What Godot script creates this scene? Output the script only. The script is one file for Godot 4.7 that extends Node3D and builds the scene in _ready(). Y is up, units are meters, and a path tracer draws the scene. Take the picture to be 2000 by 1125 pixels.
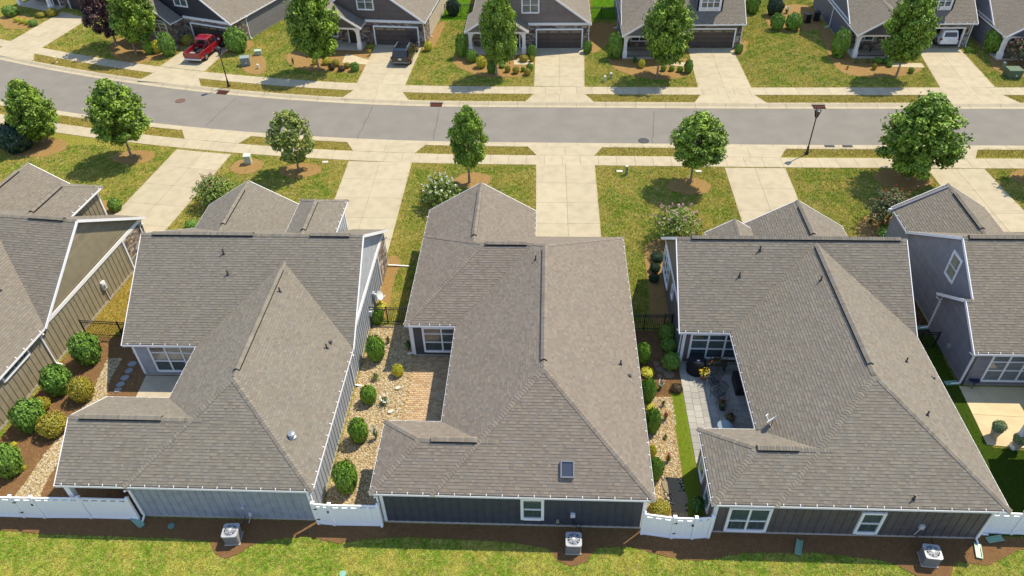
extends Node3D
# A street of single-storey homes seen from above: x runs along the street, z towards the viewer, metres.

var M := {}                      # materials
var rng := RandomNumberGenerator.new()
var shared := {}                 # meshes shared by alike pieces
var blotch := FastNoiseLite.new()
var fine := FastNoiseLite.new()

# ---------------------------------------------------------------- mesh building
class MB:
	var v := PackedVector3Array()
	var n := PackedVector3Array()
	var c := PackedColorArray()
	func tri(a: Vector3, b: Vector3, d: Vector3, col: Color) -> void:   # counter-clockwise seen from outside
		var nn := (b - a).cross(d - a).normalized()
		v.push_back(a); v.push_back(d); v.push_back(b)
		for i in 3:
			n.push_back(nn); c.push_back(col)
	func quad(a: Vector3, b: Vector3, d: Vector3, e: Vector3, col: Color) -> void:
		var nn := (d - a).cross(e - b).normalized()
		v.push_back(a); v.push_back(d); v.push_back(b); v.push_back(a); v.push_back(e); v.push_back(d)
		for i in 6:
			n.push_back(nn); c.push_back(col)
	func nquad(a: Vector3, b: Vector3, d: Vector3, e: Vector3, na: Vector3, nb: Vector3, nd: Vector3, ne: Vector3, col: Color) -> void:
		v.push_back(a); v.push_back(d); v.push_back(b); v.push_back(a); v.push_back(e); v.push_back(d)
		n.push_back(na); n.push_back(nd); n.push_back(nb); n.push_back(na); n.push_back(ne); n.push_back(nd)
		for i in 6:
			c.push_back(col)
	func box(t: Transform3D, s: Vector3, col: Color, bev := 0.0) -> void:
		var h := s * 0.5
		var p := []
		for k in 8:
			p.append(t * Vector3(h.x * (1 if k & 1 else -1), h.y * (1 if k & 2 else -1), h.z * (1 if k & 4 else -1)))
		if bev > 0.0:
			var q := []
			for k in 8:
				q.append(t * Vector3((h.x - bev) * (1 if k & 1 else -1), h.y * (1 if k & 2 else -1), (h.z - bev) * (1 if k & 4 else -1)))
				p[k] = t * Vector3(h.x * (1 if k & 1 else -1), (h.y - bev) * (1 if k & 2 else -1), h.z * (1 if k & 4 else -1))
			quad(q[2], q[6], q[7], q[3], col); quad(q[0], q[1], q[5], q[4], col)
			for e in [[0, 1], [1, 5], [5, 4], [4, 0]]:
				var a: int = e[0]
				var b: int = e[1]
				quad(p[b], p[a], p[a + 2], p[b + 2], col)
				quad(p[b + 2], p[a + 2], q[a + 2], q[b + 2], col)
				quad(q[b], q[a], p[a], p[b], col)
			return
		quad(p[4], p[5], p[7], p[6], col); quad(p[1], p[0], p[2], p[3], col)
		quad(p[5], p[1], p[3], p[7], col); quad(p[0], p[4], p[6], p[2], col)
		quad(p[6], p[7], p[3], p[2], col); quad(p[0], p[1], p[5], p[4], col)
	func cube(at: Vector3, s: Vector3, col: Color, bev := 0.0) -> void:
		box(Transform3D(Basis(), at), s, col, bev)
	func bar(a: Vector3, b: Vector3, w: float, h: float, col: Color, up := Vector3.UP) -> void:
		var z := (b - a).normalized()
		var x := up.cross(z)
		x = Vector3.RIGHT if x.length() < 1e-4 else x.normalized()
		box(Transform3D(Basis(x, z.cross(x), z), (a + b) * 0.5), Vector3(w, h, a.distance_to(b)), col)
	func tube(a: Vector3, b: Vector3, r0: float, r1: float, seg: int, col: Color, caps := true) -> void:
		var z := (b - a).normalized()
		var x := (Vector3.RIGHT if absf(z.y) > 0.9 else Vector3.UP).cross(z).normalized()
		var y := z.cross(x)
		for i in seg:
			var t0 := TAU * i / seg
			var t1 := TAU * (i + 1) / seg
			var d0 := x * cos(t0) + y * sin(t0)
			var d1 := x * cos(t1) + y * sin(t1)
			nquad(a + d0 * r0, a + d1 * r0, b + d1 * r1, b + d0 * r1, d0, d1, d1, d0, col)
			if caps:
				tri(b, b + d0 * r1, b + d1 * r1, col); tri(a, a + d1 * r0, a + d0 * r0, col)
	func lathe(at: Vector3, prof: Array, seg: int, col: Color) -> void:   # prof: Vector2(radius, height), bottom to top
		for k in prof.size() - 1:
			var p: Vector2 = prof[k]
			var q: Vector2 = prof[k + 1]
			var slope := Vector2(q.y - p.y, p.x - q.x).normalized()
			for i in seg:
				var t0 := TAU * i / seg
				var t1 := TAU * (i + 1) / seg
				var d0 := Vector3(cos(t0), 0, -sin(t0))
				var d1 := Vector3(cos(t1), 0, -sin(t1))
				var u := Vector3.UP
				nquad(at + d0 * p.x + u * p.y, at + d1 * p.x + u * p.y, at + d1 * q.x + u * q.y, at + d0 * q.x + u * q.y, d0 * slope.x + u * slope.y, d1 * slope.x + u * slope.y, d1 * slope.x + u * slope.y, d0 * slope.x + u * slope.y, col)
	func flat(poly: PackedVector2Array, y: float, col: Color, up := true) -> void:
		var idx := Geometry2D.triangulate_polygon(poly)
		for k in range(0, idx.size(), 3):
			var a := Vector3(poly[idx[k]].x, y, poly[idx[k]].y)
			var b := Vector3(poly[idx[k + 1]].x, y, poly[idx[k + 1]].y)
			var d := Vector3(poly[idx[k + 2]].x, y, poly[idx[k + 2]].y)
			if ((b - a).cross(d - a).y > 0) == up: tri(a, b, d, col)
			else: tri(a, d, b, col)
	func prism(poly: PackedVector2Array, y0: float, y1: float, col: Color) -> void:
		flat(poly, y1, col)
		var s := 1.0 if Geometry2D.is_polygon_clockwise(poly) else -1.0
		for i in poly.size():
			var p := poly[i]
			var q := poly[(i + 1) % poly.size()]
			var a := Vector3(p.x, y0, p.y)
			var b := Vector3(q.x, y0, q.y)
			var u := Vector3.UP * (y1 - y0)
			if s < 0: quad(b, a, a + u, b + u, col)
			else: quad(a, b, b + u, a + u, col)
	func mesh(m: Material) -> ArrayMesh:
		var out := ArrayMesh.new()
		if v.is_empty():
			return out
		var arr := []
		arr.resize(Mesh.ARRAY_MAX)
		arr[Mesh.ARRAY_VERTEX] = v
		arr[Mesh.ARRAY_NORMAL] = n
		arr[Mesh.ARRAY_COLOR] = c
		out.add_surface_from_arrays(Mesh.PRIMITIVE_TRIANGLES, arr)
		out.surface_set_material(0, m)
		return out

func C(r: float, g: float, b: float) -> Color:      # a base colour, given as sRGB 0..255, as linear value
	return Color(r / 255.0, g / 255.0, b / 255.0).srgb_to_linear()

func jit(c: Color, k: float) -> Color:
	var f := 1.0 + rng.randf_range(-k, k)
	return Color(c.r * f, c.g * f * (1.0 + rng.randf_range(-k, k) * 0.2), c.b * f)

# ---------------------------------------------------------------- naming
func tag(o: Node3D, label: String, category: String, group := "", kind := "") -> Node3D:
	if label: o.set_meta("label", label)
	if category: o.set_meta("category", category)
	if group: o.set_meta("group", group)
	if kind: o.set_meta("kind", kind)
	return o

var taken := {}
func numbered(called: String, parent: Node) -> String:
	var d: Dictionary = taken.get_or_add(parent.get_instance_id(), {})
	var k: int = d.get(called, 0)
	d[called] = k + 1
	return called if k == 0 else "%s_%03d" % [called, k]

func base(called: String, at: Vector3, turn := 0.0) -> Node3D:
	var o := Node3D.new()
	o.name = numbered(called, self)
	add_child(o, true)
	o.position = at
	o.rotation.y = turn
	return o

func put(mesh: Mesh, called: String, parent: Node, t := Transform3D()) -> MeshInstance3D:
	var o := MeshInstance3D.new()
	o.name = numbered(called, parent)
	o.mesh = mesh
	o.transform = t
	parent.add_child(o, true)
	return o

func part(mb: MB, called: String, m: String, parent: Node, t := Transform3D()) -> MeshInstance3D:
	return put(mb.mesh(M[m]), called, parent, t)

func stuff(o: Node) -> Node:
	o.set_meta("kind", "stuff")
	return o

func setting(mb: MB, called: String, m: String, label: String, category: String) -> MeshInstance3D:
	var o := part(mb, called, m, self)
	tag(o, label, category, "", "structure")
	return o

func cp(o: Node3D, at: Vector3, turn := 0.0, size := Vector3.ONE) -> Node3D:
	var r: Node3D = o.duplicate()
	r.name = numbered(String(o.name).rstrip("0123456789").rstrip("_"), self)
	add_child(r, true)
	r.position = at
	r.rotation = Vector3(0, turn, 0)
	r.scale = size
	return r

# ---------------------------------------------------------------- materials
func noise_image(seed_: int, freq: float, oct: int, lo: float, hi: float, size := 512) -> ImageTexture:
	var f := FastNoiseLite.new()
	f.seed = seed_
	f.frequency = freq
	f.fractal_octaves = oct
	var im := f.get_seamless_image(size, size)
	im.convert(Image.FORMAT_L8)
	var d := im.get_data()
	for i in d.size():
		d[i] = int(clampf(lerpf(lo, hi, d[i] / 255.0), 0, 1) * 255)
	return ImageTexture.create_from_image(Image.create_from_data(size, size, false, Image.FORMAT_L8, d))

func mat(called: String, rough: float, spec := 0.5, tex: Texture2D = null, scale := 1.0, bump: Texture2D = null, height := 1.0) -> StandardMaterial3D:
	var m := StandardMaterial3D.new()
	m.resource_name = called
	m.vertex_color_use_as_albedo = true
	m.roughness = rough
	m.metallic_specular = spec
	if tex:
		m.albedo_texture = tex
	if bump:
		m.heightmap_enabled = true
		m.heightmap_texture = bump
		m.heightmap_scale = height
	if tex or bump:
		m.uv1_triplanar = true
		m.uv1_world_triplanar = true
		m.uv1_scale = Vector3.ONE * scale
	M[called] = m
	return m

func materials() -> void:
	var grain := noise_image(3, 0.03, 5, 0.55, 1.25)
	var speck := noise_image(4, 0.12, 4, 0.6, 1.2)
	var cloudy := noise_image(5, 0.012, 5, 0.93, 1.04, 1024)
	var streak := noise_image(8, 0.01, 5, 0.9, 1.05)
	mat("shingle", 0.95, 0.3)
	mat("concrete", 0.9, 0.3, cloudy, 0.07)
	mat("asphalt", 0.93, 0.3, noise_image(15, 0.01, 6, 0.94, 1.02, 1024), 0.04)
	mat("soil", 1.0, 0.2, grain, 0.35, grain, 4.0)
	mat("mulch", 1.0, 0.2, noise_image(6, 0.09, 4, 0.4, 1.3), 0.5, speck, 3.0)
	mat("turf", 1.0, 0.2, speck, 0.7, speck, 2.0)
	mat("paint", 0.5, 0.5, streak, 0.25)
	mat("white", 0.45, 0.5)
	mat("stone", 0.9, 0.4, speck, 0.8, speck, 1.0)
	mat("bark", 0.95, 0.3, speck, 1.5, speck, 2.0)
	mat("black", 0.4, 0.5)
	mat("metal", 0.35, 0.5).metallic = 0.6
	mat("plastic", 0.45, 0.5)
	mat("cloth", 0.9, 0.3)
	mat("dark", 0.8, 0.3)
	mat("rubber", 0.85, 0.4)
	var car := mat("car", 0.3, 0.5)
	car.clearcoat_enabled = true
	car.clearcoat = 1.0
	car.clearcoat_roughness = 0.05
	mat("car_glass", 0.05, 0.6)
	mat("lamp_glass", 0.1, 0.5)
	var leaf := mat("leaf", 0.5, 0.45)
	leaf.backlight_enabled = true
	leaf.backlight = Color(0.14, 0.24, 0.03)
	var blade := mat("blade", 0.8, 0.25)
	blade.backlight_enabled = true
	blade.backlight = Color(0.2, 0.22, 0.05)
	mat("petal", 0.8, 0.3)
	var g := StandardMaterial3D.new()
	g.resource_name = "window glass"
	g.albedo_color = Color(0.45, 0.58, 0.58, 0.12)
	g.transparency = BaseMaterial3D.TRANSPARENCY_ALPHA
	g.roughness = 0.04
	g.metallic_specular = 0.6
	M["glass"] = g

# ---------------------------------------------------------------- roofs
# block: [x0, z0, x1, z1, eave height, axis of the ridge, end at the low side, end at the high side]; ends: "hip", "gable", "in" (inside another block)
const SLOPE := 0.615

func planes(b: Array, slope0: float) -> Array:       # [point on the eave, direction up the slope in plan, eave height, slope]
	var slope: float = b[8] if b.size() > 8 else slope0
	var out := []
	var lx: bool = b[5] == "z"
	if lx or b[6] == "hip": out.append([Vector2(b[0], b[1]), Vector2(1, 0), b[4], slope])
	if lx or b[7] == "hip": out.append([Vector2(b[2], b[3]), Vector2(-1, 0), b[4], slope])
	if not lx or b[6] == "hip": out.append([Vector2(b[0], b[1]), Vector2(0, 1), b[4], slope])
	if not lx or b[7] == "hip": out.append([Vector2(b[2], b[3]), Vector2(0, -1), b[4], slope])
	return out

func hp(p: Array, q: Vector2) -> float:
	return p[2] + p[3] * (p[1] as Vector2).dot(q - p[0])

func cut(poly: PackedVector2Array, f: Callable) -> PackedVector2Array:    # keeps the side where f >= 0
	var out := PackedVector2Array()
	for i in poly.size():
		var a := poly[i]
		var b := poly[(i + 1) % poly.size()]
		var fa: float = f.call(a)
		var fb: float = f.call(b)
		if fa >= 0: out.append(a)
		if (fa >= 0) != (fb >= 0): out.append(a.lerp(b, fa / (fa - fb)))
	return out

func rect(b: Array) -> PackedVector2Array:
	return PackedVector2Array([Vector2(b[0], b[1]), Vector2(b[2], b[1]), Vector2(b[2], b[3]), Vector2(b[0], b[3])])

func height_of(b: Array, pl: Array, q: Vector2) -> float:
	if q.x < b[0] or q.x > b[2] or q.y < b[1] or q.y > b[3]:
		return -1e9
	var h := 1e9
	for p in pl: h = minf(h, hp(p, q))
	return h

func crossings(poly: PackedVector2Array, v: float) -> Array:     # points are (u, v)
	var out := []
	for i in poly.size():
		var a := poly[i]
		var b := poly[(i + 1) % poly.size()]
		if (a.y <= v) != (b.y <= v):
			out.append(lerpf(a.x, b.x, (v - a.y) / (b.y - a.y)))
	out.sort()
	return out

var TONES := []

func roof(house: Node3D, org: Vector3, blocks: Array, opt := {}) -> MeshInstance3D:
	var slope: float = opt.get("slope", SLOPE)
	var tone: Color = opt.get("tone", Color(1, 1, 1))
	var back := Transform3D(Basis(), -org)
	var deck := MB.new()
	var sh := MB.new()
	var caps := MB.new()
	var vents := MB.new()
	var pls := []
	for b in blocks: pls.append(planes(b, slope))
	var eaves := []
	var rakes := []
	var under := C(150, 148, 145)
	for bi in blocks.size():
		for pi in pls[bi].size():
			var P: Array = pls[bi][pi]
			var face := rect(blocks[bi])
			for pj in pls[bi].size():
				if pj == pi: continue
				var Q: Array = pls[bi][pj]
				face = cut(face, func(q): return hp(Q, q) - hp(P, q))
			if face.size() < 3: continue
			if Geometry2D.is_polygon_clockwise(face): face.reverse()
			var polys := [face]
			for bk in blocks.size():
				if bk == bi: continue
				var reg := rect(blocks[bk])
				var eps := -0.002 if bk < bi else 0.002
				for Q in pls[bk]:
					reg = cut(reg, func(q): return hp(Q, q) - hp(P, q) - eps)
				if reg.size() < 3: continue
				var rest := []
				for p in polys:
					for r in Geometry2D.clip_polygons(p, reg):
						if not Geometry2D.is_polygon_clockwise(r): rest.append(r)
				polys = rest
			for p in polys:
				if area(p) < 0.02: continue
				face_shingles(sh, deck, p, P, tone, under)
				var g: Vector2 = P[1]
				for i in p.size():
					var a: Vector2 = p[i]
					var c: Vector2 = p[(i + 1) % p.size()]
					if a.distance_to(c) < 0.08: continue
					var va := g.dot(a - P[0])
					var vc := g.dot(c - P[0])
					if absf(va) < 0.02 and absf(vc) < 0.02: eaves.append([a, c, P[2], g])
					elif blocks[bi][6] == "gable" or blocks[bi][7] == "gable":
						var k := 0 if blocks[bi][5] == "x" else 1
						for e in [[6, blocks[bi][k]], [7, blocks[bi][k + 2]]]:
							if blocks[bi][e[0]] == "gable" and absf(a[k] - e[1]) < 0.02 and absf(c[k] - e[1]) < 0.02:
								rakes.append([a, c, hp(P, a), hp(P, c), k, 1.0 if e[0] == 7 else -1.0])
	# ridge and hip caps, where no other block rises above them
	for bi in blocks.size():
		var b: Array = blocks[bi]
		var along := 0 if b[5] == "x" else 1
		var bs: float = b[8] if b.size() > 8 else slope
		var half: float = (b[3 - along] - b[1 - along]) * 0.5
		var mid: float = (b[3 - along] + b[1 - along]) * 0.5
		var r0: float = b[along] + (half if b[6] == "hip" else 0.0)
		var r1: float = b[along + 2] - (half if b[7] == "hip" else 0.0)
		var pt := func(s: float, t: float): return Vector2(s, t) if along == 0 else Vector2(t, s)
		var lines := [[pt.call(r0, mid), pt.call(r1, mid), b[4] + bs * half, b[4] + bs * half, 1.0, bi]]
		for e in [[6, b[along], r0], [7, b[along + 2], r1]]:
			if b[e[0]] == "hip":
				for s in [b[1 - along], b[3 - along]]:
					lines.append([pt.call(e[1], s), pt.call(e[2], mid), b[4], b[4] + bs * half, 0.7071, -1])
		for ln in lines: cap_line(caps, vents, ln, blocks, pls, bs, tone, opt.get("vents", []), along)
	var r := part(deck, "roof", "paint", house, back)
	stuff(part(sh, "shingles", "shingle", r))
	stuff(part(caps, "ridge_caps", "shingle", r))
	if not vents.v.is_empty(): stuff(part(vents, "ridge_vent", "dark", r))
	var white := C(236, 236, 238)
	for e in eaves:
		var a: Vector2 = e[0]
		var c: Vector2 = e[1]
		var g: Vector2 = e[3]
		var y: float = e[2]
		var mb := MB.new()
		var gx := Vector3(g.x, 0, g.y)
		var pa := Vector3(a.x, y, a.y)
		var pc := Vector3(c.x, y, c.y)
		var d := (pc - pa).normalized()
		var w := gx
		mb.bar(pa + w * 0.11 + Vector3(0, -0.05, 0), pc + w * 0.11 + Vector3(0, -0.05, 0), 0.024, 0.17, white)          # fascia board
		mb.bar(pa - w * 0.002 + Vector3(0, -0.05, 0), pc - w * 0.002 + Vector3(0, -0.05, 0), 0.02, 0.1, white)      # front of the gutter
		mb.bar(pa + w * 0.05 + Vector3(0, -0.12, 0), pc + w * 0.05 + Vector3(0, -0.12, 0), 0.12, 0.02, white)
		var cnt := int(pa.distance_to(pc) / 0.75)
		for k in cnt + 1:
			var p := pa + d * (pa.distance_to(pc) * (k + 0.5) / (cnt + 1))
			mb.bar(p + w * 0.01 + Vector3(0, 0.022, 0), p + w * 0.1 + Vector3(0, 0.085, 0), 0.028, 0.01, white)
		part(mb, "gutter", "white", house, back)
	for k in rakes:
		var off := Vector3(0.02, 0, 0) if k[4] == 0 else Vector3(0, 0, 0.02)
		off *= k[5]
		var n := 24
		var start := -1
		for i in n + 1:
			var covered := i == n
			if i < n:      # no board where another block carries the same slope on
				var t := (i + 0.5) / n
				var q: Vector2 = (k[0] as Vector2).lerp(k[1], t) + Vector2(off.x, off.z) * 6.0
				for b in blocks.size():
					if height_of(blocks[b], pls[b], q) > lerpf(k[2], k[3], t) - 0.12: covered = true
			if not covered and start < 0: start = i
			if covered and start >= 0:
				var g0: Vector2 = (k[0] as Vector2).lerp(k[1], float(start) / n)
				var g1: Vector2 = (k[0] as Vector2).lerp(k[1], float(i) / n)
				var pa := Vector3(g0.x, lerpf(k[2], k[3], float(start) / n) - 0.1, g0.y) + off
				var pc := Vector3(g1.x, lerpf(k[2], k[3], float(i) / n) - 0.1, g1.y) + off
				start = -1
				var mb := MB.new()
				mb.bar(pa + Vector3(0, 0.02, 0), pc + Vector3(0, 0.02, 0), 0.04, 0.17, white)
				mb.bar(pa - off * 6 + Vector3(0, -0.06, 0), pc - off * 6 + Vector3(0, -0.06, 0), 0.24, 0.02, white)
				part(mb, "rake_board", "white", house, back)
	return r

func area(p: PackedVector2Array) -> float:
	var s := 0.0
	for i in p.size(): s += p[i].cross(p[(i + 1) % p.size()])
	return absf(s) * 0.5

func face_shingles(sh: MB, deck: MB, poly: PackedVector2Array, P: Array, tone: Color, under: Color) -> void:
	var g: Vector2 = P[1]
	var uu := Vector2(-g.y, g.x)
	var o: Vector2 = P[0]
	var uv := PackedVector2Array()
	var lo := 1e9
	var hi := -1e9
	for p in poly:
		var q := Vector2(uu.dot(p - o), g.dot(p - o))
		uv.append(q)
		lo = minf(lo, q.y); hi = maxf(hi, q.y)
	var idx := Geometry2D.triangulate_polygon(poly)
	for k in range(0, idx.size(), 3):
		var t := []
		for j in 3: t.append(Vector3(poly[idx[k + j]].x, hp(P, poly[idx[k + j]]), poly[idx[k + j]].y))
		if (t[1] - t[0]).cross(t[2] - t[0]).y < 0: t.reverse()
		deck.tri(t[0], t[1], t[2], Color(0.08, 0.075, 0.07))
		var dn := Vector3(0, -0.1, 0)
		deck.tri(t[2] + dn, t[1] + dn, t[0] + dn, under)
	var ev := 0.13
	var k0 := int(floor(lo / ev + 0.01))
	var k1 := int(ceil(hi / ev - 0.01))
	var m: float = P[3]
	var e: float = P[2]
	for k in range(k0, k1):
		var v0 := maxf(k * ev, lo)
		var v1 := minf((k + 1) * ev, hi)
		var A := crossings(uv, v0 + 0.004)
		var B := crossings(uv, v1 - 0.004)
		if A.size() != B.size() or A.size() == 0:
			A = crossings(uv, (v0 + v1) * 0.5)
			B = A
		if k == 0: v0 = 0.045
		for s in range(0, A.size() - 1, 2):
			var a0: float = A[s]
			var a1: float = A[s + 1]
			var b0: float = B[s]
			var b1: float = B[s + 1]
			var u := minf(a0, b0)
			var end := maxf(a1, b1)
			u -= rng.randf() * 0.2
			while u < end:
				var w := rng.randf_range(0.11, 0.26)
				var p0 := clampf(u, a0, a1)
				var p1 := clampf(u + w, a0, a1)
				var q0 := clampf(u, b0, b1)
				var q1 := clampf(u + w, b0, b1)
				u += w
				if p1 - p0 < 0.005 and q1 - q0 < 0.005: continue
				var lift := 0.015 + (0.009 if rng.randf() < 0.5 else 0.0)
				var f0 := o + uu * p0 + g * v0
				var f1 := o + uu * p1 + g * v0
				var f2 := o + uu * q1 + g * v1
				var f3 := o + uu * q0 + g * v1
				var y0 := e + m * v0
				var y1 := e + m * v1
				var c: Color = TONES[rng.randi() % TONES.size()]
				var sh_ := 1.0 + 0.035 * blotch.get_noise_2d(f0.x * 2.0 + 31.0 * g.x, f0.y * 2.0) + rng.randf_range(-0.05, 0.05)
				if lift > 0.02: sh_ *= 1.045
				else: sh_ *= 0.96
				c = Color(c.r * sh_ * tone.r, c.g * sh_ * tone.g, c.b * sh_ * tone.b)
				var A3 := Vector3(f0.x, y0 + lift, f0.y)
				var B3 := Vector3(f1.x, y0 + lift, f1.y)
				sh.quad(A3, Vector3(f3.x, y1 + 0.005, f3.y), Vector3(f2.x, y1 + 0.005, f2.y), B3, c)
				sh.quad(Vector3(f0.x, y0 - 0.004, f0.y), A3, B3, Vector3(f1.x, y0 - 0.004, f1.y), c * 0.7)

func cap_line(caps: MB, vents: MB, ln: Array, blocks: Array, pls: Array, slope: float, tone: Color, vranges: Array, along: int) -> void:
	var a: Vector2 = ln[0]
	var b: Vector2 = ln[1]
	var L := a.distance_to(b)
	if L < 0.3: return
	var step := 0.145
	var cnt := int(L / step)
	var d2 := (b - a) / L
	var per := Vector2(-d2.y, d2.x)
	var drop: float = slope * ln[4]
	for i in cnt:
		var s0 := i * step
		var s1 := s0 + step + 0.03
		var mid := a + d2 * (s0 + step * 0.5)
		var h: float = lerpf(ln[2], ln[3], (s0 + step * 0.5) / L)
		var hidden := false
		for k in blocks.size():
			if height_of(blocks[k], pls[k], mid) > h + 0.03: hidden = true
		if hidden: continue
		var up := 0.0
		var w := 0.15
		if ln[5] >= 0:
			for vr in vranges:
				if vr[0] == ln[5] and mid[along] > vr[1] and mid[along] < vr[2]:
					up = 0.1
					w = 0.16
		var h0: float = lerpf(ln[2], ln[3], s0 / L)
		var h1: float = lerpf(ln[2], ln[3], minf(s1 / L, 1.0))
		var c: Color = TONES[rng.randi() % TONES.size()]
		var f := rng.randf_range(0.95, 1.2)
		c = Color(c.r * f * tone.r, c.g * f * tone.g, c.b * f * tone.b)
		var p0 := a + d2 * s0
		var p1 := a + d2 * minf(s1, L)
		var t0 := Vector3(p0.x, h0 + 0.05 + up, p0.y)
		var t1 := Vector3(p1.x, h1 + 0.03 + up, p1.y)
		for sd in [1.0, -1.0]:
			var q0 := Vector3(p0.x + per.x * w * sd, h0 - drop * w + 0.046 + up, p0.y + per.y * w * sd)
			var q1 := Vector3(p1.x + per.x * w * sd, h1 - drop * w + 0.026 + up, p1.y + per.y * w * sd)
			var dn := Vector3(0, -0.03 if up == 0.0 else -0.018, 0)
			if sd < 0:
				caps.quad(t0, t1, q1, q0, c); caps.quad(q0, q1, q1 + dn, q0 + dn, c)
				caps.tri(t0, q0, q0 + dn, c * 0.8); caps.tri(t0, q0 + dn, t0 + dn, c * 0.8)
			else:
				caps.quad(t0, q0, q1, t1, c); caps.quad(q0, q0 + dn, q1 + dn, q1, c)
				caps.tri(t0, q0 + dn, q0, c * 0.8); caps.tri(t0, t0 + dn, q0 + dn, c * 0.8)
			if up > 0.0:
				var bk := 0.004
				var r0 := Vector3(q0.x - per.x * bk * sd, q0.y - 0.005, q0.z - per.y * bk * sd)
				var r1 := Vector3(q1.x - per.x * bk * sd, q1.y - 0.005, q1.z - per.y * bk * sd)
				var lo := Vector3(0, -0.12, 0)
				if sd < 0: vents.quad(r0, r1, r1 + lo, r0 + lo, Color(0.02, 0.02, 0.02))
				else: vents.quad(r1, r0, r0 + lo, r1 + lo, Color(0.02, 0.02, 0.02))

# ---------------------------------------------------------------- walls
func out_of(p0: Vector2, p1: Vector2) -> Vector3:      # outward normal when the wall runs left to right seen from outside
	var d := (p1 - p0).normalized()
	return Vector3(-d.y, 0, d.x)

func wall_frame(p0: Vector2, p1: Vector2) -> Transform3D:    # local x along the wall, y up, z outward
	var d := (p1 - p0).normalized()
	return Transform3D(Basis(Vector3(d.x, 0, d.y), Vector3.UP, out_of(p0, p1)), Vector3(p0.x, 0, p0.y))

# prof: heights of the top edge as [u, y] pairs, from right to left
func wall(house: Node3D, org: Vector3, p0: Vector2, p1: Vector2, style: String, col: Color, y0: float, top: Array, called := "wall") -> MeshInstance3D:
	var L := p0.distance_to(p1)
	var mb := MB.new()
	var t := wall_frame(p0, p1)
	t.origin -= org
	var pts := [Vector2(0, y0), Vector2(L, y0)]
	if top.size() == 1:
		pts.append(Vector2(L, top[0])); pts.append(Vector2(0, top[0]))
	else:
		for k in top: pts.append(Vector2(k[0], k[1]))
	var poly := PackedVector2Array(pts)
	var c3 := Vector3(0, 0, -0.14)
	var idx := Geometry2D.triangulate_polygon(poly)
	for k in range(0, idx.size(), 3):
		var q := []
		for j in 3: q.append(Vector3(poly[idx[k + j]].x, poly[idx[k + j]].y, 0))
		if (q[1] - q[0]).cross(q[2] - q[0]).z < 0: q.reverse()
		mb.tri(q[0], q[1], q[2], col)
		mb.tri(q[2] + c3, q[1] + c3, q[0] + c3, col)
	for i in poly.size():
		var a := Vector3(poly[i].x, poly[i].y, 0)
		var b := Vector3(poly[(i + 1) % poly.size()].x, poly[(i + 1) % poly.size()].y, 0)
		mb.quad(a, a + c3, b + c3, b, col)
	var ymax := 0.0
	for p in poly: ymax = maxf(ymax, p.y)
	if style == "lap":
		var y := y0
		while y < ymax - 0.05:
			var xs := crossings(poly, minf(y + 0.1, ymax - 0.02))
			var xt := crossings(poly, minf(y + 0.218, ymax - 0.015))
			if xt.size() != xs.size(): xt = xs
			for s in range(0, xs.size() - 1, 2):
				var ya := y
				var yb := minf(y + 0.22, ymax)
				mb.quad(Vector3(xs[s], ya, 0.05), Vector3(xs[s + 1], ya, 0.05), Vector3(xt[s + 1], yb, 0.005), Vector3(xt[s], yb, 0.005), jit(col, 0.07))
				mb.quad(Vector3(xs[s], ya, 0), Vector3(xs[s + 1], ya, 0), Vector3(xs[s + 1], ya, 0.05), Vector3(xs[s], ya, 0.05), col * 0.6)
			y += 0.22
	var w := part(mb, called, "paint", house, t)
	if style == "batten":
		var h: float = top[0] - y0
		var key := "batten%.2f%s" % [h, col]
		if not shared.has(key):
			var bm := MB.new()
			bm.cube(Vector3(0, h / 2, 0.014), Vector3(0.05, h, 0.028), col)
			shared[key] = bm.mesh(M.paint)
		var cnt := int(L / 0.4)
		for i in cnt + 1:
			put(shared[key], "batten", w, Transform3D(Basis(), Vector3((i + 0.5) * L / (cnt + 1), y0, 0)))
	elif style == "stone":
		var st := MB.new()
		var y := y0
		var tones := [C(150, 136, 122), C(122, 110, 104), C(170, 158, 142), C(104, 98, 98), C(140, 120, 100), C(186, 176, 162)]
		while y < ymax - 0.04:
			var hh := minf(rng.randf_range(0.1, 0.2), ymax - y)
			var xs := crossings(poly, y + hh * 0.5)
			for s in range(0, xs.size() - 1, 2):
				var x: float = xs[s]
				while x < xs[s + 1] - 0.02:
					var ww := minf(rng.randf_range(0.18, 0.55), xs[s + 1] - x)
					var dd := rng.randf_range(0.02, 0.06)
					st.cube(Vector3(x + ww / 2, y + hh / 2, dd / 2), Vector3(ww - 0.016, hh - 0.016, dd), jit(tones[rng.randi() % tones.size()], 0.15))
					x += ww
			y += hh
		stuff(part(st, "stone_veneer", "stone", w))
	return w

func trim(house: Node3D, org: Vector3, p0: Vector2, p1: Vector2, boxes: Array, called := "trim", col := Color(0.8, 0.8, 0.81)) -> void:   # boxes [u0, y0, u1, y1, depth]
	var t := wall_frame(p0, p1)
	t.origin -= org
	for b in boxes:
		var mb := MB.new()
		mb.cube(Vector3((b[0] + b[2]) / 2, (b[1] + b[3]) / 2, b[4] / 2), Vector3(b[2] - b[0], b[3] - b[1], b[4]), col)
		part(mb, called, "white", house, t)

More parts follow.
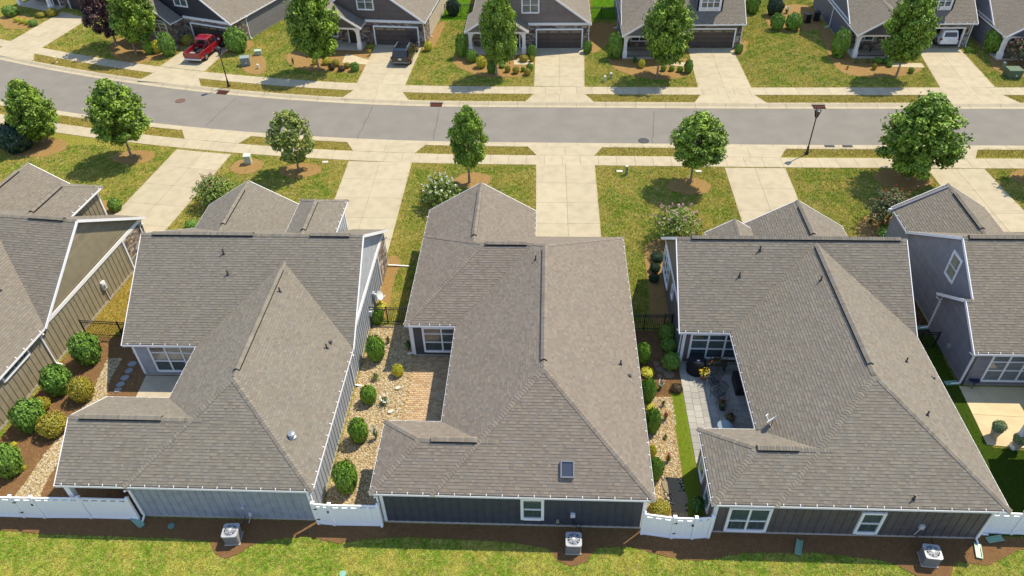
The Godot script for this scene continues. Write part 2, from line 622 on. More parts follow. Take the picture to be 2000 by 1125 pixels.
# a window on the wall that runs from p0 to p1: left edge u, sill y, width, height, [column count, row heights as shares from the bottom], backing colours
func window(house: Node3D, org: Vector3, p0: Vector2, p1: Vector2, u: float, y: float, w: float, h: float, cols: int, rows: Array, backs: Array, fr := 0.1) -> void:
	var t := wall_frame(p0, p1)
	t.origin -= org
	var white := Color(0.8, 0.8, 0.81)
	var wn := Node3D.new()
	wn.name = numbered("window", house)
	wn.transform = t.translated_local(Vector3(u, y, 0))
	house.add_child(wn, true)
	var f := MB.new()
	var dp := 0.09
	f.cube(Vector3(fr / 2, h / 2, dp / 2), Vector3(fr, h, dp), white); f.cube(Vector3(w - fr / 2, h / 2, dp / 2), Vector3(fr, h, dp), white)
	f.cube(Vector3(w / 2, h - fr / 2, dp / 2 + 0.005), Vector3(w - 2 * fr, fr, dp), white); f.cube(Vector3(w / 2, fr / 2, dp / 2 + 0.01), Vector3(w - 2 * fr, fr, dp + 0.02), white)
	part(f, "frame", "white", wn)
	var inner := w - 2 * fr
	var ih := h - 2 * fr
	var mw := 0.09
	var cw := (inner - mw * (cols - 1)) / cols
	var rh := 0.055
	for cx in cols:
		var x := fr + cx * (cw + mw)
		if cx > 0:
			var mu := MB.new()
			mu.cube(Vector3(x - mw / 2, h / 2, dp / 2 - 0.004), Vector3(mw, ih, dp), white)
			part(mu, "mullion", "white", wn)
		var yy := fr
		for r in rows.size():
			var hh: float = ih * rows[r]
			var last := r == rows.size() - 1
			if not last:
				var mu := MB.new()
				mu.cube(Vector3(x + cw / 2, yy + hh - rh / 2, dp / 2 - 0.012), Vector3(cw, rh, dp - 0.01), white)
				part(mu, "sash_rail", "white", wn)
			var ph := hh - (0.0 if last else rh)
			var bk := MB.new()
			var bc: Color = backs[r % backs.size()]
			if bc.r > 0.12:
				var nsl := int(ph / 0.09)
				for q in nsl:
					bk.box(Transform3D(Basis(Vector3.RIGHT, 0.5), Vector3(x + cw / 2, yy + ph * (q + 0.5) / nsl, 0.018)), Vector3(cw, ph / nsl * 0.95, 0.006), bc)
			else:
				bk.cube(Vector3(x + cw / 2, yy + ph / 2, 0.01), Vector3(cw, ph, 0.006), bc)
			part(bk, "blind" if bc.r > 0.12 else "dark_interior", "dark", wn)
			var gl := MB.new()
			gl.cube(Vector3(x + cw / 2, yy + ph / 2, 0.052), Vector3(cw, ph, 0.008), Color.WHITE)
			part(gl, "pane", "glass", wn)
			yy += hh

func downspout(house: Node3D, org: Vector3, at: Vector2, outv: Vector2, y1 := 2.62, elbow := 0.45, col := Color(0.8, 0.8, 0.81)) -> void:
	var mb := MB.new()
	var p := Vector3(at.x, 0, at.y) - org
	var o := Vector3(outv.x, 0, outv.y)
	mb.bar(p + o * 0.06 + Vector3(0, 0.14, 0), p + o * 0.06 + Vector3(0, y1 - 0.25, 0), 0.08, 0.07, col, o)
	mb.bar(p + o * 0.06 + Vector3(0, y1 - 0.26, 0), p + o * 0.36 + Vector3(0, y1, 0), 0.08, 0.07, col)
	mb.bar(p + o * 0.04 + Vector3(0, 0.15, 0), p + o * elbow + Vector3(0, 0.06, 0), 0.08, 0.07, col)
	part(mb, "downspout", "white", house)

func roof_pipe(house: Node3D, org: Vector3, at: Vector3, h := 0.3, col := Color(0.03, 0.03, 0.032)) -> void:
	var mb := MB.new()
	var p := at - org
	mb.tube(p + Vector3(0, -0.06, 0), p + Vector3(0, h, 0), 0.04, 0.04, 10, col)
	mb.lathe(p, [Vector2(0.11, -0.06), Vector2(0.09, 0.02), Vector2(0.045, 0.07)], 12, col)
	part(mb, "vent_pipe", "black", house)

func square_vent(house: Node3D, org: Vector3, at: Vector3) -> void:
	var mb := MB.new()
	var p := at - org
	mb.cube(p + Vector3(0, 0.05, 0), Vector3(0.16, 0.1, 0.17), Color(0.05, 0.05, 0.055), 0.02)
	mb.cube(p + Vector3(0, 0.0, 0), Vector3(0.24, 0.03, 0.24), Color(0.06, 0.06, 0.06))
	part(mb, "roof_vent", "black", house)

# ---------------------------------------------------------------- houses
func foundation(h: Node3D, org: Vector3, p0: Vector2, p1: Vector2) -> void:
	var mb := MB.new()
	var L := p0.distance_to(p1)
	var t := wall_frame(p0, p1)
	t.origin -= org
	mb.cube(Vector3(L / 2, 0.05, -0.08), Vector3(L, 0.2, 0.2), C(170, 164, 155))
	part(mb, "foundation", "concrete", h, t)

func loop_walls(h: Node3D, org: Vector3, pts: Array, col: Color, styles := {}, top := 2.72) -> void:
	for i in pts.size():
		var p0: Vector2 = pts[i]
		var p1: Vector2 = pts[(i + 1) % pts.size()]
		wall(h, org, p0, p1, styles.get(i, "batten"), col, 0.15, [top])
		foundation(h, org, p0, p1)

func gable(h: Node3D, org: Vector3, p0: Vector2, p1: Vector2, style: String, col: Color, y: float, peak: float, frieze := true) -> void:
	var L := p0.distance_to(p1)
	wall(h, org, p0, p1, style, col, y - 0.06, [[L, y], [L / 2, peak], [0, y]], "gable_wall")
	if frieze: trim(h, org, p0, p1, [[-0.05, y - 0.2, L + 0.05, y + 0.06, 0.06]], "frieze_board")

func blinds() -> Color: return C(215, 205, 185)
func murk() -> Color: return Color(0.012, 0.016, 0.018)

# a home with a long gabled front wing, a hipped rear wing and a covered porch at the rear left
func house_with_gables(at: Vector3, turn: float, label: String, low: Color, high: Color, tone: Color, which: int) -> Node3D:
	var org := Vector3(-15, 0, -30)
	var h := base("house", at, turn)
	tag(h, label, "house", "houses on the near side of the street")
	var blocks := [
		[-24.25, -41.15, -10.8, -29.65, 2.8, "x", "gable", "gable", 0.65],
		[-19.9, -35.4, -10.8, -20.15, 2.8, "z", "in", "hip"],
		[-23.25, -25.75, -16.5, -20.15, 2.8, "x", "gable", "in"],
		[-24.25, -44.0, -17.5, -37.6, 2.8, "z", "gable", "in"],
		[-16.35, -41.25, -13.15, -35.6, 5.15, "z", "hip", "in"]]
	var wx := -23.95
	if which == 2:      # this one steps back in front of a low gabled bay
		wx = -23.7
		blocks[0][0] = -23.85
		blocks[3][0] = -23.85
		blocks.append([-24.25, -34.85, -23.75, -29.65, 2.8, "x", "gable", "in", 0.65])
	roof(h, org, blocks, {"tone": tone, "vents": [[0, -23.5, -17.5], [0, -14.0, -11.6], [1, -33.2, -25.2], [2, -22.6, -18.6], [3, -42.8, -38.8], [4, -39.5, -36.4]]})
	var pts := [Vector2(-20, -20.4), Vector2(-11.1, -20.4), Vector2(-11.1, -40.85), Vector2(-17.8, -40.85), Vector2(-17.8, -43.7), Vector2(wx, -43.7), Vector2(wx, -29.95), Vector2(-19.6, -29.95), Vector2(-19.6, -25.4), Vector2(-20, -25.4)]
	loop_walls(h, org, pts, low, {6: "plain", 7: "plain", 8: "plain"} if which != 2 else {0: "lap", 1: "lap", 5: "lap", 6: "lap", 7: "plain"})
	gable(h, org, Vector2(-11.1, -29.75), Vector2(-11.1, -41.05), "lap" if which else "plain", high, 2.8, 6.42)
	gable(h, org, Vector2(wx, -41.05), Vector2(wx, -29.75), "lap", high, 2.8, 6.42, which != 2)
	gable(h, org, Vector2(-17.6, -43.7), Vector2(-24.1, -43.7), "lap", high, 2.8, 4.75)
	if which != 2: gable(h, org, Vector2(-22.95, -25.65), Vector2(-22.95, -20.25), "lap", high, 2.8, 4.4)
	wall(h, org, Vector2(-13.45, -37.0), Vector2(-13.45, -40.9), "batten", high, 2.95, [5.1], "dormer_wall")
	wall(h, org, Vector2(-16.05, -40.9), Vector2(-16.05, -37.0), "batten", high, 2.95, [5.1], "dormer_wall")
	wall(h, org, Vector2(-13.45, -40.9), Vector2(-16.05, -40.9), "plain", high, 2.95, [5.1], "dormer_wall")
	trim(h, org, Vector2(-13.45, -37.0), Vector2(-13.45, -40.9), [[3.78, 2.95, 3.9, 5.05, 0.03]], "corner_board")
	# the stone return beside the garage, corner boards, downspouts
	wall(h, org, Vector2(-11.06, -38.6), Vector2(-11.06, -40.9), "stone", C(140, 130, 118), 0.15, [2.6], "stone_wall")
	trim(h, org, Vector2(-11.1, -20.4), Vector2(-11.1, -40.85), [[0.0, 0.15, 0.1, 2.7, 0.035], [18.05, 0.15, 18.17, 2.7, 0.07]], "corner_board")
	trim(h, org, Vector2(-20, -20.4), Vector2(-11.1, -20.4), [[0.0, 0.15, 0.12, 2.7, 0.034], [8.75, 0.15, 8.88, 2.7, 0.034]], "corner_board")
	trim(h, org, Vector2(-23.95, -29.95), Vector2(-19.6, -29.95), [[0, 0.15, 0.14, 2.7, 0.034]], "corner_board")
	window(h, org, Vector2(-23.95, -29.95), Vector2(-19.6, -29.95), 0.95, 0.4, 2.95, 2.12, 3, [0.42, 0.36, 0.22], [murk(), blinds(), C(120, 105, 85)])
	downspout(h, org, Vector2(-11.1, -29.3), Vector2(1, 0))
	downspout(h, org, Vector2(-11.1, -40.6), Vector2(1, 0), 2.62, 1.6)
	downspout(h, org, Vector2(-19.85, -20.4), Vector2(0, 1), 2.62, 0.4)
	# covered rear porch
	for p in [Vector2(-23.0, -20.5), Vector2(-23.0, -25.45)]:
		var mb := MB.new()
		var c := Vector3(p.x, 0, p.y) - org
		mb.cube(c + Vector3(0, 1.3, 0), Vector3(0.26, 2.6, 0.26), C(235, 235, 236), 0.02)
		mb.cube(c + Vector3(0, 0.18, 0), Vector3(0.36, 0.3, 0.36), C(235, 235, 236), 0.02)
		mb.cube(c + Vector3(0, 2.52, 0), Vector3(0.36, 0.12, 0.36), C(235, 235, 236), 0.02)
		part(mb, "porch_column", "white", h)
	var beam := MB.new()
	beam.cube(Vector3(-22.8, 2.62, -22.95) - org, Vector3(0.2, 0.16, 5.2), C(235, 235, 236))
	beam.cube(Vector3(-21.4, 2.62, -20.45) - org, Vector3(2.6, 0.16, 0.2), C(235, 235, 236))
	beam.cube(Vector3(-21.4, 2.62, -25.45) - org, Vector3(2.6, 0.16, 0.2), C(235, 235, 236))
	part(beam, "porch_beam", "white", h)
	return h

func bracket_light(h: Node3D, at: Vector3) -> void:
	var mb := MB.new()
	mb.tube(at + Vector3(0, -0.14, 0), at + Vector3(0, 0.14, 0), 0.05, 0.09, 8, Color(0.02, 0.02, 0.02))
	part(mb, "wall_lamp", "black", h)

func meter(h: Node3D, t: Transform3D, u: float, y: float, w: float, hh: float, col: Color) -> void:
	var mb := MB.new()
	mb.cube(Vector3(u, y, 0.09), Vector3(w, hh, 0.16), col, 0.015)
	mb.tube(Vector3(u, y + hh * 0.12, 0.16), Vector3(u, y + hh * 0.12, 0.27), w * 0.36, w * 0.3, 12, C(190, 195, 200))
	mb.bar(Vector3(u, y - hh / 2, 0.05), Vector3(u, 0.1, 0.05), 0.05, 0.05, col * 0.8)
	part(mb, "meter_box", "plastic", h, t)

func near_houses() -> void:
	var tw := Color(1, 1, 1)
	# the light blue-grey house, left of the middle
	var oa := Vector3(-15, 0, -30)
	var a := house_with_gables(oa, 0.0, "pale blue-grey house with white-trimmed gable, left of the dark slate house", C(150, 157, 167), C(180, 185, 190), Color(1.0, 1.0, 0.98), 0)
	for p in [Vector3(-19.05, 5.86, -34.36), Vector3(-18.62, 5.15, -33.27), Vector3(-14.97, 5.36, -31.52), Vector3(-12.01, 3.55, -28.90)]: roof_pipe(a, oa, p, 0.32)
	square_vent(a, oa, Vector3(-11.94, 3.50, -29.39))
	var dome := MB.new()
	var dp := Vector3(-12.23, 3.68, -22.64) - oa
	dome.lathe(dp, [Vector2(0.22, -0.1), Vector2(0.2, 0.04), Vector2(0.13, 0.08), Vector2(0.12, 0.18), Vector2(0.2, 0.2), Vector2(0.17, 0.27), Vector2(0.07, 0.3), Vector2(0.0, 0.36)], 16, C(170, 172, 176))
	part(dome, "turbine_vent", "metal", a)
	var ta := wall_frame(Vector2(-20, -20.4), Vector2(-11.1, -20.4))
	ta.origin -= oa
	var bx := MB.new()
	bx.cube(Vector3(5.37, 1.05, 0.06), Vector3(0.14, 0.2, 0.1), C(175, 180, 185)); bx.cube(Vector3(5.6, 0.45, 0.06), Vector3(0.14, 0.22, 0.1), C(200, 203, 205))
	bx.tube(Vector3(5.6, 0.36, 0.08), Vector3(5.55, 0.16, 0.35), 0.025, 0.025, 6, C(160, 165, 170))
	part(bx, "power_box", "plastic", a, ta)
	meter(a, Transform3D(wall_frame(Vector2(-11.1, -20.4), Vector2(-11.1, -40.85)).basis, Vector3(-11.1, 0, -20.4) - oa), 15.6, 1.3, 0.3, 0.5, C(150, 155, 160))
	meter(a, Transform3D(wall_frame(Vector2(-11.1, -20.4), Vector2(-11.1, -40.85)).basis, Vector3(-11.1, 0, -20.4) - oa), 14.4, 0.9, 0.35, 0.4, C(205, 208, 210))

	# the tan house at the left edge, turned with the bend of the street
	var ang := -0.1012
	var v := Vector3(-10.8, 0, -41.15) - oa
	var la := Vector3(-28.35, 0, -42.43) - Basis(Vector3.UP, ang) * v
	var l := house_with_gables(la, ang, "tan board-and-batten house cut off by the left edge of the photo", C(148, 139, 117), C(136, 127, 104), Color(1.02, 1.0, 0.97), 1)
	for q in [Vector3(-15.1, 5.62, -27.2), Vector3(-13.6, 4.55, -30.7), Vector3(-12.9, 4.2, -26.6), Vector3(-13.0, 4.9, -33.3)]: roof_pipe(l, oa, q, 0.25)
	square_vent(l, oa, Vector3(-12.2, 3.65, -26.4))
	window(l, oa, Vector2(-11.1, -20.4), Vector2(-11.1, -40.85), 5.45, 2.08, 2.3, 0.54, 1, [1.0], [murk()], 0.1)
	meter(l, Transform3D(wall_frame(Vector2(-11.1, -20.4), Vector2(-11.1, -40.85)).basis, Vector3(-11.1, 0, -20.4) - oa), 14.9, 1.35, 0.36, 0.6, C(205, 205, 200))

	# the dark slate house in the middle
	var ob := Vector3(0, 0, -30)
	var b := base("house", ob)
	tag(b, "dark slate house in the middle with a skylight in its rear roof", "house", "houses on the near side of the street")
	var slate := C(68, 72, 82)
	roof(b, ob, [
		[-5.2, -40.5, 5.2, -20.1, 2.8, "z", "hip", "hip"],
		[-8.1, -24.5, -2.0, -20.1, 2.8, "x", "hip", "in"],
		[-8.2, -40.5, 0.2, -31.6, 2.8, "x", "hip", "in"],
		[-8.2, -43.5, -0.65, -36.4, 2.8, "z", "gable", "in"]], {"tone": Color(1.03, 0.985, 0.97), "vents": [[0, -35.0, -25.9], [1, -5.3, -3.2], [2, -3.6, -1.2], [3, -42.6, -37.4]]})
	loop_walls(b, ob, [Vector2(-7.75, -20.4), Vector2(4.9, -20.4), Vector2(4.9, -40.2), Vector2(-0.95, -40.2), Vector2(-0.95, -43.2), Vector2(-7.95, -43.2), Vector2(-7.95, -31.9), Vector2(-4.9, -31.9), Vector2(-4.9, -24.2), Vector2(-7.75, -24.2)], slate, {6: "plain", 7: "plain", 2: "stone"})
	gable(b, ob, Vector2(-0.75, -43.2), Vector2(-8.1, -43.2), "lap", slate, 2.8, 5.0)
	trim(b, ob, Vector2(-7.75, -20.4), Vector2(4.9, -20.4), [[0, 0.15, 0.16, 2.7, 0.034], [12.49, 0.15, 12.65, 2.7, 0.034]], "corner_board")
	trim(b, ob, Vector2(-7.95, -31.9), Vector2(-4.9, -31.9), [[0, 0.15, 0.16, 2.7, 0.034]], "corner_board")
	window(b, ob, Vector2(-7.75, -20.4), Vector2(4.9, -20.4), 6.72, 0.62, 1.12, 1.74, 1, [0.5, 0.5], [murk(), C(120, 128, 116)], 0.14)
	window(b, ob, Vector2(-7.95, -31.9), Vector2(-4.9, -31.9), 0.7, 0.42, 2.3, 2.05, 2, [0.4, 0.38, 0.22], [murk(), C(120, 108, 96), C(130, 96, 70)], 0.12)
	downspout(b, ob, Vector2(-7.85, -20.4), Vector2(0, 1), 2.62, 0.35)
	downspout(b, ob, Vector2(-7.95, -32.0), Vector2(-1, 0), 2.62, 0.4)
	downspout(b, ob, Vector2(-8.0, -43.0), Vector2(-1, 0), 2.62, 0.4)
	for p in [Vector3(-0.55, 5.66, -34.29), Vector3(4.11, 3.47, -28.08)]: roof_pipe(b, ob, p, 0.34)
	square_vent(b, ob, Vector3(4.55, 3.20, -27.52))
	var sky := Node3D.new()
	sky.name = "skylight"
	b.add_child(sky, true)
	var at := Vector3(1.15, 3.47, -21.20) - ob
	var sb := Basis(Vector3.RIGHT, atan(SLOPE))
	sky.transform = Transform3D(sb, at + Vector3(0, 0.05, 0))
	var fr := MB.new()
	for e in [[-0.29, 0, 0.06, 0.78], [0.29, 0, 0.06, 0.78]]: fr.cube(Vector3(e[0], 0.03, e[1]), Vector3(e[2], 0.2, e[3]), C(150, 148, 145))
	for e in [-0.36, 0.36]: fr.cube(Vector3(0, 0.032, e), Vector3(0.52, 0.2, 0.06), C(150, 148, 145))
	part(fr, "frame", "metal", sky)
	var gl := MB.new()
	gl.cube(Vector3(0, 0.07, 0), Vector3(0.52, 0.02, 0.66), C(56, 62, 76))
	part(gl, "pane", "car_glass", sky)
	var tb := wall_frame(Vector2(-7.75, -20.4), Vector2(4.9, -20.4))
	tb.origin -= ob
	bx = MB.new()
	bx.cube(Vector3(9.22, 1.1, 0.07), Vector3(0.22, 0.28, 0.12), C(200, 203, 206)); bx.cube(Vector3(8.5, 0.52, 0.06), Vector3(0.14, 0.2, 0.1), C(150, 142, 120))
	bx.tube(Vector3(9.22, 0.95, 0.06), Vector3(9.3, 0.4, 0.08), 0.022, 0.022, 6, Color(0.02, 0.02, 0.02)); bx.tube(Vector3(9.3, 0.4, 0.08), Vector3(9.55, 0.3, 0.3), 0.022, 0.022, 6, Color(0.02, 0.02, 0.02))
	part(bx, "power_box", "plastic", b, tb)

	# the charcoal house, right of the middle
	var od := Vector3(14.5, 0, -30)
	var d := base("house", od)
	tag(d, "charcoal-brown house with a paved courtyard, right of the dark slate house", "house", "houses on the near side of the street")
	var coal := C(92, 88, 87)
	roof(d, od, [
		[7.75, -40.55, 21.05, -31.35, 2.8, "x", "gable", "gable", 0.735],
		[10.6, -35.95, 21.05, -19.95, 2.8, "z", "in", "hip"],
		[7.75, -24.4, 13.5, -19.95, 2.8, "x", "hip", "in"],
		[13.1, -41.9, 20.0, -37.4, 2.8, "z", "gable", "in"],
		[10.7, -41.1, 14.3, -38.9, 2.8, "z", "gable", "in"]], {"tone": Color(1.01, 1.0, 0.98), "vents": [[0, 8.6, 20.6], [1, -35.3, -25.9], [2, 9.6, 11.8], [3, -41.2, -38.2]]})
	loop_walls(d, od, [Vector2(8.05, -20.3), Vector2(20.75, -20.3), Vector2(20.75, -40.25), Vector2(19.7, -40.25), Vector2(19.7, -41.6), Vector2(13.4, -41.6), Vector2(13.4, -40.25), Vector2(8.05, -40.25), Vector2(8.05, -31.65), Vector2(11.8, -31.65), Vector2(11.8, -24.1), Vector2(8.05, -24.1)], coal, {1: "lap", 7: "lap", 8: "plain", 9: "plain", 11: "lap"})
	gable(d, od, Vector2(8.05, -40.4), Vector2(8.05, -31.5), "lap", coal, 2.8, 6.05)
	gable(d, od, Vector2(20.75, -31.5), Vector2(20.75, -40.4), "lap", coal, 2.8, 6.05)
	gable(d, od, Vector2(19.9, -41.6), Vector2(13.2, -41.6), "lap", coal, 2.8, 4.8)
	gable(d, od, Vector2(14.1, -40.9), Vector2(10.9, -40.9), "lap", coal, 2.8, 3.75)
	trim(d, od, Vector2(8.05, -20.3), Vector2(20.75, -20.3), [[0, 0.15, 0.16, 2.7, 0.034], [12.54, 0.15, 12.7, 2.7, 0.034]], "corner_board")
	trim(d, od, Vector2(8.05, -31.65), Vector2(10.95, -31.65), [[0, 0.15, 0.18, 2.7, 0.034]], "corner_board")
	trim(d, od, Vector2(8.05, -24.1), Vector2(8.05, -20.3), [[0, 0.15, 0.14, 2.7, 0.034], [3.66, 0.15, 3.8, 2.7, 0.03]], "corner_board")
	window(d, od, Vector2(8.05, -20.3), Vector2(20.75, -20.3), 0.66, 0.25, 2.0, 1.95, 2, [0.45, 0.55], [murk(), C(110, 128, 112)], 0.13)
	window(d, od, Vector2(8.05, -20.3), Vector2(20.75, -20.3), 6.76, 0.3, 1.12, 1.74, 1, [0.5, 0.5], [murk(), C(130, 140, 105)], 0.13)
	window(d, od, Vector2(8.05, -31.65), Vector2(10.95, -31.65), 0.45, 0.45, 3.1, 2.05, 3, [0.4, 0.38, 0.22], [murk(), C(105, 112, 112), murk()], 0.11)
	window(d, od, Vector2(8.05, -24.1), Vector2(8.05, -20.3), 0.5, 0.6, 1.0, 1.8, 1, [0.5, 0.5], [murk()], 0.1)
	window(d, od, Vector2(8.05, -24.1), Vector2(8.05, -20.3), 2.2, 0.6, 1.0, 1.8, 1, [0.5, 0.5], [murk()], 0.1)
	window(d, od, Vector2(8.05, -40.25), Vector2(8.05, -31.65), 0.25, 0.7, 2.5, 1.95, 3, [0.4, 0.38, 0.22], [murk(), blinds()], 0.12)
	window(d, od, Vector2(8.05, -40.25), Vector2(8.05, -31.65), 4.0, 1.5, 0.7, 0.9, 1, [1.0], [murk()], 0.1)
	window(d, od, Vector2(11.8, -31.65), Vector2(11.8, -24.1), 4.9, 0.2, 1.9, 2.2, 2, [1.0], [murk()], 0.12)
	var po := MB.new()
	po.cube(Vector3(10.85, 1.35, -24.9) - od, Vector3(0.2, 2.7, 0.2), C(235, 235, 236), 0.015)
	part(po, "porch_post", "white", d)
	downspout(d, od, Vector2(20.6, -20.3), Vector2(0, 1), 2.62, 0.55)
	downspout(d, od, Vector2(20.75, -20.5), Vector2(1, 0), 2.62, 0.55)
	downspout(d, od, Vector2(8.05, -31.8), Vector2(-1, 0), 2.62, 0.4)
	for p in [Vector3(12.56, 5.73, -35.33), Vector3(11.30, 4.78, -34.05), Vector3(15.34, 5.71, -32.62), Vector3(18.80, 4.18, -27.90), Vector3(18.34, 4.46, -24.08), Vector3(16.80, 3.04, -20.34)]: roof_pipe(d, od, p, 0.34)
	square_vent(d, od, Vector3(20.44, 3.18, -27.76))
	var td := wall_frame(Vector2(8.05, -20.3), Vector2(20.75, -20.3))
	td.origin -= od
	bx = MB.new()
	bx.cube(Vector3(9.75, 1.0, 0.07), Vector3(0.22, 0.28, 0.12), C(185, 188, 190))
	bx.tube(Vector3(9.75, 0.9, 0.06), Vector3(9.6, 0.35, 0.08), 0.02, 0.02, 6, C(200, 200, 200)); bx.tube(Vector3(9.6, 0.35, 0.08), Vector3(9.85, 0.3, 0.3), 0.02, 0.02, 6, Color(0.03, 0.03, 0.03))
	part(bx, "power_box", "plastic", d, td)

	# the blue-grey house at the right edge
	var orr := oa + Vector3(47.9, 0, -0.3)
	var grey := C(122, 124, 132)
	var r := house_with_gables(orr, 0.0, "blue-grey lap-sided house cut off by the right edge of the photo", grey, C(126, 128, 136), Color(1.02, 1.0, 0.96), 2)
	window(r, oa, Vector2(-23.7, -41.05), Vector2(-23.7, -29.75), 5.25, 3.6, 1.15, 1.74, 1, [0.5, 0.5], [murk(), C(85, 125, 115)], 0.14)
	# the shallow gabled bay on its side wall
	wall(r, oa, Vector2(-23.95, -34.7), Vector2(-23.95, -29.9), "lap", grey, 0.15, [[4.8, 2.75], [2.4, 4.3], [0.0, 2.75]], "bay_wall")
	wall(r, oa, Vector2(-23.6, -34.7), Vector2(-23.95, -34.7), "plain", grey, 0.15, [2.75], "bay_wall")
	wall(r, oa, Vector2(-23.95, -29.9), Vector2(-23.6, -29.9), "plain", grey, 0.15, [2.75], "bay_wall")
	trim(r, oa, Vector2(-23.95, -34.7), Vector2(-23.95, -29.9), [[0, 0.15, 0.14, 2.7, 0.035], [4.66, 0.15, 4.8, 2.7, 0.035]], "corner_board")
	downspout(r, oa, Vector2(-23.95, -34.65), Vector2(-1, 0), 2.62, 0.5)
	downspout(r, oa, Vector2(-23.95, -29.95), Vector2(-1, 0), 2.62, 0.5)
	var wl := wall_frame(Vector2(-23.95, -34.7), Vector2(-23.95, -29.9))
	wl.origin -= oa
	var vb := MB.new()
	vb.cube(Vector3(2.6, 0.95, 0.07), Vector3(0.3, 0.3, 0.14), C(150, 150, 150), 0.02)
	part(vb, "dryer_vent", "plastic", r, wl)

# ---------------------------------------------------------------- houses across the street
func garage_door(h: Node3D, t: Transform3D, w: float, hh: float, col: Color) -> void:
	var d := Node3D.new()
	d.name = numbered("garage_door", h)
	d.transform = t
	h.add_child(d, true)
	var fr := MB.new()
	var white := C(236, 236, 236)
	fr.cube(Vector3(-0.06, hh / 2, 0.06), Vector3(0.14, hh, 0.14), white); fr.cube(Vector3(w + 0.06, hh / 2, 0.06), Vector3(0.14, hh, 0.14), white); fr.cube(Vector3(w / 2, hh + 0.06, 0.065), Vector3(w + 0.26, 0.14, 0.15), white)
	part(fr, "frame", "white", d)
	for i in 4:
		var mb := MB.new()
		var y := hh * (i + 0.5) / 4.0
		mb.cube(Vector3(w / 2, y, 0.04), Vector3(w, hh / 4.0 - 0.015, 0.05), col)
		for k in 8:
			mb.cube(Vector3(w * (k + 0.5) / 8.0, y, 0.068), Vector3(w / 8.0 - 0.12, hh / 4.0 - 0.14, 0.02), col * 1.06, 0.015)
		part(mb, "door_section", "paint", d)
	for k in 4:
		var mb := MB.new()
		mb.cube(Vector3(w * (k + 0.5) / 4.0, hh * 0.9, 0.085), Vector3(w / 4.0 - 0.3, 0.2, 0.02), C(110, 104, 90))
		part(mb, "door_light", "car_glass", d)

func porch(h: Node3D, org: Vector3, x0: float, x1: float, zf: float, zb: float, rail: bool) -> void:
	var fl := MB.new()
	fl.cube(Vector3((x0 + x1) / 2, 0.08, (zf + zb) / 2) - org, Vector3(x1 - x0 + 0.4, 0.16, absf(zf - zb) + 0.3), C(185, 176, 160))
	part(fl, "porch_floor", "concrete", h)
	var white := C(238, 238, 238)
	for x in [x0, x1]:
		var mb := MB.new()
		var c := Vector3(x, 0.16, zf) - org
		mb.lathe(c, [], 4, white)
		mb.cube(c + Vector3(0, 0.35, 0), Vector3(0.46, 0.7, 0.46), white, 0.02)
		mb.cube(c + Vector3(0, 1.45, 0), Vector3(0.34, 1.6, 0.34), white, 0.015)
		mb.cube(c + Vector3(0, 2.2, 0), Vector3(0.44, 0.14, 0.44), white, 0.02)
		var sx := 1.0 if x == x0 else -1.0
		for k in 5:
			var a0 := k / 5.0 * PI / 2
			var a1 := (k + 1) / 5.0 * PI / 2
			mb.bar(c + Vector3(sx * (0.17 + 0.5 * (1 - cos(a0))), 1.75 + 0.5 * sin(a0), 0), c + Vector3(sx * (0.17 + 0.5 * (1 - cos(a1))), 1.75 + 0.5 * sin(a1), 0), 0.12, 0.16, white)
		part(mb, "porch_column", "white", h)
	var bm := MB.new()
	bm.cube(Vector3((x0 + x1) / 2, 2.48, zf) - org, Vector3(x1 - x0 + 0.7, 0.26, 0.3), white)
	bm.cube(Vector3(x0, 2.48, (zf + zb) / 2) - org, Vector3(0.26, 0.24, absf(zf - zb)), white)
	part(bm, "porch_beam", "white", h)
	if rail:
		var rl := Node3D.new()
		rl.name = "railing"
		h.add_child(rl, true)
		var rr := MB.new()
		for y in [0.3, 0.98]: rr.cube(Vector3((x0 + x1) / 2, y, zf) - org, Vector3(x1 - x0 - 0.4, 0.05, 0.05), Color(0.02, 0.02, 0.02))
		part(rr, "rail", "black", rl)
		var bal := MB.new()
		bal.cube(Vector3.ZERO, Vector3(0.022, 0.66, 0.022), Color(0.02, 0.02, 0.02))
		var bmesh := bal.mesh(M.black)
		for k in int((x1 - x0 - 0.5) / 0.13):
			put(bmesh, "baluster", rl, Transform3D(Basis(), Vector3(x0 + 0.3 + k * 0.13, 0.64, zf) - org))

